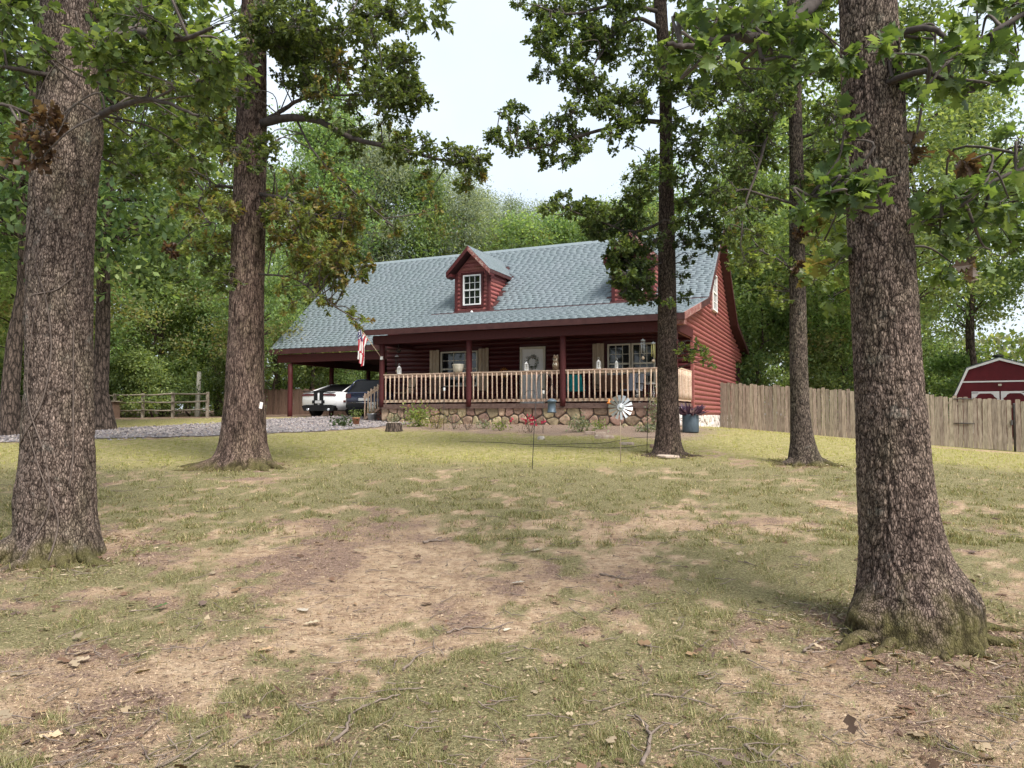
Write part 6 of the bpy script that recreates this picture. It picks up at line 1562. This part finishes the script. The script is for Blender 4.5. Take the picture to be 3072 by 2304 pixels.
# ceiling fan and wind chimes
fan = thing('ceiling_fan', 'dark ceiling fan over the left end of the porch', 'fan', H(hu(1195, 1.1), 1.1, 2.0), -TH)
MB().tube([(0, 0, .06), (0, 0, .30)], .015, 8).build('rod', MT['metal_dk'], fan); MB().lathe([(0, -.1), (.06, -.08), (.10, 0), (.08, .06), (0, .07)], (0, 0, 0), 14).build('motor', MT['metal_dk'], fan)
for k in range(5):
    MB().box(.10, .62, -.055, .055, -.005, .005).build('blade', MT['deck'], fan, None, (.15, 0, 2 * math.pi * k / 5 + .3))
def chime(u, v, label, pal, ztop=2.14):
    t = thing('wind_chime', label, 'wind chime', H(u, v, ztop - .95), -TH)
    MB().tube([(0, 0, .55), (0, 0, .95)], .003, 4).build('cord', MT['metal_dk'], t); MB().lathe([(0, .50), (.07, .51), (.075, .54), (.02, .56), (0, .60)], (0, 0, 0), 12).build('crown', MT['tin'], t)
    for k in range(5):
        a = 2 * math.pi * k / 5; MB().tube([(.055 * math.cos(a), .055 * math.sin(a), .06 + .03 * k), (.055 * math.cos(a), .055 * math.sin(a), .50)], .008, 6).build('tube', pal, t)
    MB().lathe([(0, -.06), (.045, -.04), (.05, 0), (.03, .04), (0, .05)], (0, 0, 0), 10).build('clapper', MT['tanboard'], t)
chime(hu(1930, -.1), -.1, 'silver wind chime hanging under the porch eave before the double window', MT['tin'], 2.3)
chime(hu(1963, .0), -.1, 'yellow wind chime hanging beside the slender oak', M('yellow_chime', [(.40, .36, .12), (.52, .48, .2)], 9, rough=.5), 2.2)
chime(hu(1190, .3), .3, 'dark wind chime hanging at the left end of the porch', MT['metal_dk'])

# flag on the porch post: stars in the canton, thirteen stripes
u0 = hu(1143, -.06)
fl = thing('flag', 'striped national flag on a slanted pole fixed to the left porch post', 'flag', H(u0, -.06, hw_(1073, u0, -.06)), -TH)
pd = np.array([-0.42, -0.62, 0.95]); pd /= np.linalg.norm(pd); PLn = 1.65
MB().tube([tuple(pd * s_) for s_ in np.linspace(0, PLn, 6)], .013, 8).build('pole', MT['tanboard'], fl)
MB().box(-.035, .035, -.02, .06, -.07, .05).build('bracket', MT['lantern'], fl)
MB().lathe([(0, -.02), (.022, 0), (0, .03)], (0, 0, 0), 8).build('finial', MT['chrome'], fl, tuple(pd * (PLn + .01)))
nh, nf = 27, 46; V = []; C_ = []
RED, WHT, BLU = (.36, .018, .03), (.66, .64, .62), (.025, .03, .10)
for i in range(nh):
    s_ = i / (nh - 1)
    hp = pd * (PLn - .04 - .80 * s_)
    for j in range(nf):
        f = j / (nf - 1)
        sq = 1 - 0.72 * min(1, f * 2.2)                       # the cloth gathers as it falls
        base = pd * (PLn - .04 - .80 * (0.42 + (s_ - 0.42) * sq))
        fold = 0.075 * math.sin(s_ * 15 + f * 1.5) * min(1, f * 3)
        V.append((base[0] + fold * .6 + .05 * f * math.sin(3 * f), base[1] + fold * .8, base[2] - 1.22 * f * (0.86 + .14 * s_) - .02))
Q = [(i * nf + j, i * nf + j + 1, (i + 1) * nf + j + 1, (i + 1) * nf + j) for i in range(nh - 1) for j in range(nf - 1)]
m, t, p, out = new_mat('flag_cloth')
a = t.nodes.new('ShaderNodeAttribute'); a.attribute_name = 'hoist'; b = t.nodes.new('ShaderNodeAttribute'); b.attribute_name = 'fly'
def mth(op, x, y=None):
    n_ = t.nodes.new('ShaderNodeMath'); n_.operation = op
    for s_, v_ in ((n_.inputs[0], x), (n_.inputs[1], y)):
        if v_ is None: continue
        if isinstance(v_, (int, float)): s_.default_value = v_
        else: t.links.new(v_, s_)
    return n_.outputs[0]
hs_, fy = a.outputs['Fac'], b.outputs['Fac']
stripe = mth('LESS_THAN', mth('FRACT', mth('MULTIPLY', hs_, 6.5)), 0.5)
cant = mth('MULTIPLY', mth('LESS_THAN', hs_, 7 / 13), mth('LESS_THAN', fy, 0.4))
cx_ = mth('SUBTRACT', mth('FRACT', mth('MULTIPLY', fy, 15.0)), .5); cy_ = mth('SUBTRACT', mth('FRACT', mth('MULTIPLY', hs_, 9.3)), .5)
star = mth('LESS_THAN', mth('ADD', mth('MULTIPLY', cx_, cx_), mth('MULTIPLY', cy_, cy_)), .075)
cc_ = mix(t, stripe, WHT, RED); cn_ = mix(t, star, BLU, WHT); cc_ = mix(t, cant, cc_, cn_)
t.links.new(cc_, p.inputs['Base Color']); p.inputs['Roughness'].default_value = .8
tr_ = t.nodes.new('ShaderNodeBsdfTranslucent'); t.links.new(cc_, tr_.inputs['Color']); ms = t.nodes.new('ShaderNodeMixShader'); ms.inputs[0].default_value = .25
t.links.new(p.outputs[0], ms.inputs[1]); t.links.new(tr_.outputs[0], ms.inputs[2]); t.links.new(ms.outputs[0], out.inputs[0])
np_mesh('cloth', np.array(V), np.array(Q), m, fl, smooth=True, attrs={'hoist': np.repeat(np.linspace(0, 1, nh), nf), 'fly': np.tile(np.linspace(0, 1, nf), nh)})

# ---- garden pieces in the yard before the porch
def gnd(px, py, d0=6): return ground_hit(px, py, d0, 40)
def top_of(px, py, D): return at(px, py, D)
def hook(px, pyb, pxt, pyt, label, sides, r=.007):
    b = gnd(px, pyb); D = b[1]; tp = at(pxt, pyt, D); h = tp[2] - b[2]; lean = tp[0] - b[0]
    t = thing('shepherd_hook', label, 'garden hook', b, 0, 'iron shepherd hooks in the front garden')
    q = MB(); q.tube([(0, 0, -.2), (lean * .5, 0, h * .5), (lean, 0, h - .12)], r, 6); q.build('pole', MT['metal_dk'], t)
    for sg in sides:
        a = np.linspace(0, math.pi * 1.05, 10); R_ = .13
        MB().tube([(lean + sg * (R_ - R_ * math.cos(x)), 0, h - .12 + R_ * math.sin(x)) for x in a] + [(lean + sg * 2 * R_, 0, h - .20), (lean + sg * 2.25 * R_, 0, h - .19)], r * .85, 6).build('hook', MT['metal_dk'], t)
    return b, D, h, lean
bA, DA, hA, lA = hook(1595, 1408, 1612, 1122, 'tall black shepherd hook holding the blue feeder', (1,))
q = MB(); x = np.linspace(0, math.pi, 9)
q.tube([(lA * .9 - (.11 - .11 * math.cos(a)), 0, hA - .38 + .09 * math.sin(a)) for a in x], .006, 6); o = q.build('hook', MT['metal_dk'], bpy.context.scene.objects['shepherd_hook'])
hook(1940, 1360, 1946, 1122, 'black shepherd hook beside the slender oak', (-1,))
# blue feeder
c = np.array([bA[0] + lA + .26, DA, bA[2] + hA - .20]); zt = at(1655, 1192, DA)[2]
fd_ = thing('bird_feeder', 'blue-grey tin bird feeder hanging on cords from the shepherd hook', 'bird feeder', (c[0], c[1], zt - .26))
MB().lathe([(.0, -.02), (.085, -.02), (.092, .0), (.072, .01), (.072, .17), (.10, .185), (.08, .21), (.03, .235), (0, .24)], (0, 0, 0), 16).build('tank', MT['bluetin'], fd_)
for sg in (-1, 1): MB().tube([(sg * .10, 0, .26), (0, 0, c[2] - zt + .26)], .0025, 4).build('cord', MT['metal_dk'], fd_)
# stake lights
for px, pyb, pyt, lb in ((1150, 1265, 1150, 'thin stake light with a white lamp at the left porch corner'), (1331, 1290, 1160, 'thin stake light standing before the left porch bay'), (1629, 1300, 1168, 'thin stake light beside the blue feeder')):
    b = gnd(px, pyb); h = at(px, pyt, b[1])[2] - b[2]; t = thing('stake_light', lb, 'garden light', b, 0, 'stake lights along the porch')
    MB().tube([(0, 0, -.15), (0.01, 0, h - .14)], .008, 6).build('stake', MT['metal_dk'], t); MB().lathe([(.03, h - .13), (.035, h - .12), (.035, h - .03), (.03, h - .02)], (0.01, 0, 0), 8).build('lamp', MT['lantern'], t); MB().lathe([(.045, h - .02), (.02, h + .02), (0, h + .03)], (0.01, 0, 0), 8).build('cap', MT['metal_dk'], t)
# tin windmill spinner
b = gnd(1862, 1390); D = b[1]; hub = at(1861, 1222, D); h = hub[2] - b[2]; Rw = 36 / F_PX * D
wm = thing('windmill_spinner', 'tin windmill spinner with fourteen blades on a thin pole', 'wind spinner', b)
MB().tube([(0, 0, -.2), (.0, 0, h * .5), (hub[0] - b[0], .03, h)], .008, 6).build('pole', MT['tanboard'], wm)
MB().lathe([(0, -.03), (.05, -.02), (.055, .01), (0, .03)], (0, 0, 0), 14).build('hub', MT['tin'], wm, (hub[0] - b[0], -.02, h), (math.pi / 2, 0, 0))
src = None
for k in range(14):
    if src is None:
        src = MB().add([(.07, 0, -.012), (Rw, -.02, -.036), (Rw * 1.02, .02, .028), (.07, .01, .012), (Rw * .55, -.012, -.022), (Rw * .55, .014, .018)], [(0, 4, 5, 3), (4, 1, 2, 5)]).build('blade', MT['tin'], wm); o = src
    else: o = inst(src, wm)
    o.location = (hub[0] - b[0], -.02, h); o.rotation_euler = (0, 2 * math.pi * k / 14 + .1, 0)
MB().lathe([(.055, -.004), (.07, -.004), (.07, .004), (.055, .004)], (0, 0, 0), 20).build('ring', MT['tin'], wm, (hub[0] - b[0], -.03, h), (math.pi / 2, 0, 0))
# ribbon spinner, orange ornament
b = gnd(1918, 1278); rs = thing('ribbon_spinner', 'twisted pale ribbon spinner hanging by the porch near the slender oak', 'wind spinner', (b[0], b[1], b[2])); z1_ = at(1918, 1165, b[1])[2] - b[2]
V = []; n = 46
for i in range(n):
    a = i * .62; z_ = .12 + (z1_ - .12) * i / (n - 1); w_ = .05 + .02 * math.sin(i * .4); V += [(w_ * math.cos(a) + .05 * math.sin(i * .12), w_ * math.sin(a), z_), (-w_ * math.cos(a) + .05 * math.sin(i * .12), -w_ * math.sin(a), z_ + .02)]
MB().add(V, [(2 * i, 2 * i + 1, 2 * i + 3, 2 * i + 2) for i in range(n - 1)], True).build('ribbon', M('ribbon', [(.20, .13, .17), (.45, .40, .40), (.25, .4, .38)], 7, rough=.4), rs)
MB().tube([(0, 0, -.1), (0, 0, z1_)], .006, 6).build('rod', MT['metal_dk'], rs)
u_ = hu(1822, -.25); of = thing('orange_feeder', 'small orange hummingbird feeder hooked on the porch edge by the windmill', 'bird feeder', H(u_, -.06, hw_(1212, u_, -.06)))
MB().lathe([(0, 0), (.06, .005), (.09, .03), (.07, .05), (.04, .06), (.045, .13), (.02, .16), (0, .165)], (0, 0, 0), 12).build('bottle', M('orange_glass', [(.5, .15, .03), (.6, .25, .07)], 6, rough=.25), of)
MB().tube([(0, 0, .16), (0, .03, .22), (0, .08, .18)], .004, 5).build('hook', MT['metal_dk'], of)
# milk can with purple plants
b = gnd(2072, 1297); mc = thing('milk_can', 'blue-grey metal can of purple plants at the porch corner', 'planter', b)
hh_ = at(2072, 1243, b[1])[2] - b[2]
MB().lathe([(.215, 0), (.225, .03), (.225, hh_ * .9), (.215, hh_ * .93), (.225, hh_), (.20, hh_), (.195, hh_ - .06), (0, hh_ - .06)], (0, 0, 0), 22).build('can', MT['bluetin'], mc)
n = 170; a = RNG.uniform(0, 6.283, n); r_ = .20 * np.sqrt(RNG.uniform(0, 1, n)); P = np.stack([r_ * np.cos(a), r_ * np.sin(a), np.full(n, hh_ - .04)], -1)
pc = np.array([[.11, .055, .13], [.16, .09, .19], [.07, .04, .09], [.22, .15, .26]])[RNG.integers(0, 4, n)]
V, T, cc = leaf_arrays(P, np.stack([np.cos(a) * r_ * 4, np.sin(a) * r_ * 4, RNG.uniform(.2, 1.2, n)], -1), RNG.normal(0, .5, (n, 3)) + [0, 0, 1], RNG.uniform(.18, .42, n), pc, LEAF_SLIM); np_mesh('foliage', V, T, MT['leaf'], mc, col=cc)
for sg in (-1, 1): MB().tube([(sg * .225, 0, hh_ * .62), (sg * .27, 0, hh_ * .66), (sg * .27, 0, hh_ * .76), (sg * .225, 0, hh_ * .8)], .009, 6).build('handle', MT['bluetin'], mc)

# pots, stump, plants
def plant(name, label, px, py, r, h, n, pal, size=.07, tpl=LEAF_FAR, flowers=None, cat='plant', group=None, zo=0.0, base=None):
    b = gnd(px, py) if base is None else np.asarray(base, float)
    t = thing(name, label, cat, b, 0, group)
    d = RNG.normal(0, 1, (n, 3)) * [r * .5, r * .5, h * .30] + [0, 0, h * .5 + zo]; d[:, 2] = np.clip(d[:, 2], .02 + zo, None)
    leafball(t, 'foliage', d, size, pal, tpl)
    q = MB()
    for k in range(6):
        a = k * 1.05; q.tube([(0, 0, zo - .03), (r * .3 * math.cos(a), r * .3 * math.sin(a), zo + h * .45), (r * .5 * math.cos(a), r * .5 * math.sin(a), zo + h * .8)], .005, 4)
    q.build('stems', MT['twig'], t)
    if flowers is not None:
        fc, m_, fs = flowers; P = RNG.normal(0, 1, (m_, 3)) * [r * .45, r * .4, h * .12] + [0, -.03, h * .9 + zo]
        V, T, cc = leaf_arrays(np.repeat(P, 8, 0) + RNG.normal(0, fs * .35, (m_ * 8, 3)), RNG.normal(0, 1, (m_ * 8, 3)), RNG.normal(0, 1, (m_ * 8, 3)), np.full(m_ * 8, fs), np.tile([fc], (m_ * 8, 1)) * RNG.uniform(.75, 1.2, (m_ * 8, 1)), LEAF_FAR)
        np_mesh('flowers', V, T, MT['flower'], t, col=cc)['kind'] = 'stuff'
    return t, b
def pot(parent, r, h, mat): return MB().lathe([(r * .75, 0), (r, h * .85), (r * 1.08, h * .87), (r * 1.08, h), (r * .95, h), (r * .9, h * .88), (0, h * .86)], (0, 0, 0), 16).build('pot', mat, parent)
t, b = plant('potted_plant', 'yellow-green plant in a small terracotta pot at the end of the gravel', 1068, 1274, .22, .26, 150, 'bright', .07, LEAF_SLIM, zo=.22); pot(t, .13, .24, MT['terracotta'])
t, b = plant('potted_plant', 'leafy plant in a grey pot below the small garden flag', 1116, 1262, .25, .25, 150, 'yellow', .07, LEAF_SLIM, zo=.24); pot(t, .17, .26, MT['tin'])
plant('garden_plant', 'low dark plant spreading beside the terracotta pot', 1025, 1280, .40, .28, 190, 'dark', .10)
plant('garden_plant', 'reddish leafy bush at the foot of the left porch post', 1155, 1262, .32, .55, 240, np.array([[.20, .03, .035], [.12, .03, .03], [.28, .06, .05]])[RNG.integers(0, 3, 240)], .07)
plant('garden_plant', 'silvery ground plant at the left porch corner', 1185, 1268, .30, .30, 170, 'pale', .08, LEAF_SLIM)
plant('garden_plant', 'big green hydrangea bush with a faded pink bloom before the left porch bay', 1258, 1280, .46, .62, 520, 'bright', .10, flowers=((.40, .16, .15), 6, .06))
plant('garden_plant', 'dry tan weedy plant to the right of the hydrangea bush', 1310, 1286, .34, .42, 260, 'yellow', .08, LEAF_SLIM)
plant('garden_plant', 'thin pale stems growing below the left railing', 1362, 1288, .34, .50, 170, 'pale', .07, LEAF_SLIM)
plant('garden_plant', 'low dry clump under the second porch post', 1402, 1290, .28, .25, 130, 'brown', .06, LEAF_SLIM)
plant('garden_plant', 'small green clump before the stone wall left of the red flowers', 1500, 1292, .34, .28, 170, 'bright', .07)
plant('garden_plant', 'low sage-green clump left of the red flowers, by the stones', 1452, 1286, .28, .26, 130, 'pale', .07)
plant('red_flowers', 'bright pink-red flowers before the stone wall', 1592, 1297, .42, .40, 170, 'brown', .06, LEAF_SLIM, ((.55, .045, .11), 9, .10), 'flowers')
plant('garden_plant', 'pale green shrub before the stone wall left of the windmill', 1742, 1296, .40, .42, 380, 'pale', .08)
plant('garden_plant', 'leafy clump between the pale shrub and the windmill', 1800, 1288, .26, .24, 150, 'bright', .07)
plant('garden_plant', 'thin green vine climbing the stones by the slender oak', 1962, 1288, .22, .85, 330, 'pale', .07)
plant('garden_plant', 'grey-green clump at the stones behind the slender oak', 1940, 1296, .34, .26, 200, 'pale', .08)
b = gnd(1182, 1294); st = thing('tree_stump', 'short brown tree stump in the bed at the left of the porch', 'stump', b)
MB().lathe([(.30, -.1), (.26, .04), (.235, .14), (.23, .24), (.20, .25)], (0, 0, 0), 18).build('bark', MT['bark_far'], st); MB().lathe([(.0, .253), (.222, .252), (.222, .256), (0, .262)], (0, 0, 0), 18).build('cut_face', MT['tanboard'], st)
b = gnd(1117, 1258); gf = thing('garden_flag', 'little white garden flag with a dark letter and red print on a wire stand', 'flag', b, -TH); zt_ = at(1117, 1207, b[1])[2] - b[2]
MB().tube([(-.17, 0, 0), (-.17, 0, zt_ + .03), (.17, 0, zt_ + .03)], .006, 6).build('stand', MT['metal_dk'], gf); MB().box(-.15, .15, -.004, .004, zt_ - .44, zt_ + .01).build('cloth', MT['lantern'], gf)
q = MB()
for x0, x1 in ((-.09, -.05), (-.05, 0.0), (0.0, .05), (.05, .09)):
    up = x0 in (-.05, .05); za, zb2 = (zt_ - .16, zt_ - .07) if up else (zt_ - .05, zt_ - .16)
    if x0 == -.05: za, zb2 = zt_ - .16, zt_ - .09
    if x0 == 0.0: za, zb2 = zt_ - .09, zt_ - .16
    if x0 == .05: za, zb2 = zt_ - .16, zt_ - .05
    q.add([(x0, -.006, za), (x1, -.006, zb2), (x1, -.006, zb2 + .035), (x0, -.006, za + .035)], [(0, 1, 2, 3)])
q.build('letter', MT['bluetin'], gf)
q = MB()
for k in range(7):
    a = k * .9; q.add([(.05 * math.cos(a), -.0065, zt_ - .33 + .05 * math.sin(a)), (.09 * math.cos(a + .3), -.0065, zt_ - .33 + .07 * math.sin(a + .3)), (.02, -.0065, zt_ - .33)], [(0, 1, 2)])
q.build('print', M('red_print', [(.4, .04, .04)], 5), gf)

# stone slabs leaning at the slender oak, edging stones, hoses, rocks
def slab(name, label, px, py, sx_, sy_, th_, rx, ry, rz, mat, zo=0.0, dy=0.0, group=None, cat='stone'):
    b = gnd(px, py); n = 9; P = [(sx_ * math.cos(2 * math.pi * k / n) * random.uniform(.8, 1.1), sy_ * math.sin(2 * math.pi * k / n) * random.uniform(.8, 1.1)) for k in range(n)]
    V = [(x, y, 0) for x, y in P] + [(x * 1.03, y * 1.03, th_ * .6) for x, y in P] + [(x * .86, y * .86, th_) for x, y in P]
    Fs = [tuple(range(n))[::-1], tuple(2 * n + k for k in range(n))] + [(l * n + k, l * n + (k + 1) % n, (l + 1) * n + (k + 1) % n, (l + 1) * n + k) for l in (0, 1) for k in range(n)]
    o = MB().add(V, Fs).build(name, mat, None, (b[0], b[1] + dy, b[2] + zo), (rx, ry, rz)); props(o, label, cat, group); return o
MT['sand'] = M('sandstone', [(.26, .185, .145), (.40, .31, .25), (.48, .40, .33)], 9, rough=.9, bmp=.4, detail=6)
slab('stone_slab', 'flat tan stone slab lying at the foot of the slender oak', 2008, 1374, .25, .14, .05, .05, .05, .2, MT['sand'], .01)
slab('stone_slab', 'tan stone slab leaning upright against the slender oak', 2018, 1368, .22, .20, .05, 1.05, .15, -.1, MT['sand'], .14, .12)
slab('rock', 'pale round rock in the bed near the tall shepherd hook', 1622, 1318, .10, .08, .09, 0, 0, .4, MT['palestone'], -.01)
slab('rock', 'long grey-brown rock in the bed below the windmill', 1815, 1315, .28, .10, .11, 0, .05, .15, MT['sand'], -.02)
slab('rock', 'flat rock between the hoses below the windmill', 1880, 1334, .20, .09, .07, 0, 0, -.2, MT['sand'], -.01)
slab('rock', 'small dark rock by the slender oak', 1962, 1342, .14, .09, .08, 0, 0, .7, MT['stone'], -.01)
slab('rock', 'grey stone half sunk in the lower left yard', 318, 2180, .045, .035, .035, 0, 0, .3, MT['stone'], -.005)
slab('rock', 'flat grey stone in the grass of the lower left yard', 475, 1988, .055, .035, .025, 0, 0, .1, MT['stone'], .0)
slab('rock', 'brown stone with a split face in the left yard', 628, 1970, .06, .035, .04, 0, .1, -.2, MT['sand'], -.004)
for k, (px, py) in enumerate(((1770, 1303), (1800, 1305))):
    b = gnd(px, py); o = MB().box(-.14, .14, -.05, .05, 0, .09, .01).build('edging_block', MT['sand'], None, (b[0], b[1], b[2] - .01), (0, 0, .1 * k)); props(o, ('left' if k == 0 else 'right') + ' of two tan edging blocks by the pale shrub', 'block', 'edging blocks')
for nm, lb, pts in (('garden_hose', 'dark garden hose looping over the soil toward the slender oak', [(1380, 1327), (1500, 1330), (1600, 1334), (1720, 1334), (1800, 1331), (1860, 1321), (1930, 1314), (1985, 1312)]), ('garden_hose', 'second dark hose lying nearer on the grass below the windmill', [(1590, 1340), (1700, 1342), (1800, 1344), (1890, 1344), (1940, 1336), (1985, 1330)])):
    P = catmull([gnd(*q_) for q_ in pts], 8); P[:, 1] += 0.10 * np.sin(np.arange(len(P)) * 0.3); P[:, 2] = gz(P[:, 0], P[:, 1]) + .012
    o = MB().tube(P, .0065, 6).build(nm, MT['hose'], None); props(o, lb, 'hose')

# sticks lying in the yard
def stick(label, pts, r=.011):
    P = catmull([gnd(*q_, 3.0) for q_ in pts], 7); P[:, 2] = gz(P[:, 0], P[:, 1]) + micro(P[:, 0], P[:, 1]) + .014
    P[1:-1] += RNG.normal(0, .004, P[1:-1].shape); q = MB(); q.tube(P, np.linspace(r, r * .45, len(P)), 6)
    k = len(P) // 2; q.tube([P[k], P[k] + [.05, .04, .02], P[k] + [.09, .09, .015]], [r * .6, r * .45, r * .3], 5)
    o = q.build('fallen_stick', MT['stick'], None); props(o, label, 'stick', 'sticks lying in the yard')
stick('forked dry stick at the bottom edge right of centre', [(1925, 2300), (1950, 2240), (1940, 2190), (1905, 2150)], .012)
stick('long curved stick at the bottom edge left of centre', [(1000, 2232), (1040, 2190), (1058, 2150), (1120, 2120), (1200, 2095)], .010)
stick('short stick in the bare patch at centre left', [(1210, 2010), (1265, 1960)], .010)
stick('thin stick lying across the middle of the yard', [(1340, 1900), (1400, 1882), (1480, 1890), (1540, 1870)], .008)
stick('stick beside the mossy foot of the big oak', [(2410, 1960), (2450, 1930), (2510, 1910)], .010)
stick('long stick at the lower right edge of the yard', [(2230, 2240), (2300, 2270), (2360, 2290)], .010)
stick('stick in the grass right of centre', [(1960, 2090), (2040, 2100), (2150, 2130)], .008)
stick('dark stick with dry leaves in the middle distance', [(1270, 1632), (1300, 1626), (1336, 1624)], .016)
stick('stick on the pale soil right of centre', [(1800, 1728), (1850, 1736), (1900, 1738)], .010)
# larger pale fallen leaves
def fallen(label, px, py, size, col, rz):
    b = gnd(px, py, 3.0); tv, tt = LEAF_NEAR; V = tv.copy(); V[:, 2] += .18 * V[:, 1] ** 2 * 4 + .1 * V[:, 0] ** 2
    o = np_mesh('fallen_leaf', V * size, tt, MT['dead_leaf'], None, col=np.tile([col], (len(V), 1))); o.location = (b[0], b[1], b[2] + .02); o.rotation_euler = (RNG.uniform(-.2, .2), RNG.uniform(-.2, .2), rz); props(o, label, 'leaf', 'big fallen oak leaves')
for a in (('pale fallen oak leaf on the bare soil at left centre', 905, 1878, .15, (.55, .48, .34), .3), ('grey curled leaf above the pale oak leaf', 890, 1832, .13, (.42, .38, .32), -.5), ('green fallen leaf in the grass at lower left', 455, 1830, .14, (.10, .17, .06), .2),
          ('tan leaf on the soil at lower left', 215, 1992, .13, (.50, .40, .28), .1), ('tan leaf at the bottom left corner', 105, 2218, .14, (.55, .42, .27), .4), ('pale orange leaf in the left yard', 765, 1960, .13, (.55, .37, .22), .2), ('pale leaf in the centre of the yard', 1590, 1658, .16, (.50, .45, .33), .5), ('tan leaf at the bottom edge', 795, 2292, .13, (.52, .36, .18), .1),
          ('grey leaf in the right centre of the yard', 1530, 1755, .14, (.40, .37, .32), .0), ('white-backed leaf near the centre', 1512, 1900, .11, (.6, .56, .46), 1.2), ('brown leaf at the big oak foot', 2575, 1990, .14, (.33, .20, .10), .3), ('pale leaf at the big oak foot', 2660, 1968, .13, (.5, .44, .34), -.3)): fallen(*a)

c = at(783, 1216, 13.72); tg = MB().box(-.03, .03, -.004, .004, -.06, .06).build('trunk_tag', MT['lantern'], None, (c[0], c[1], c[2]), (0, .2, .9)); props(tg, 'small white tag nailed to the trunk of the straight oak', 'tag')
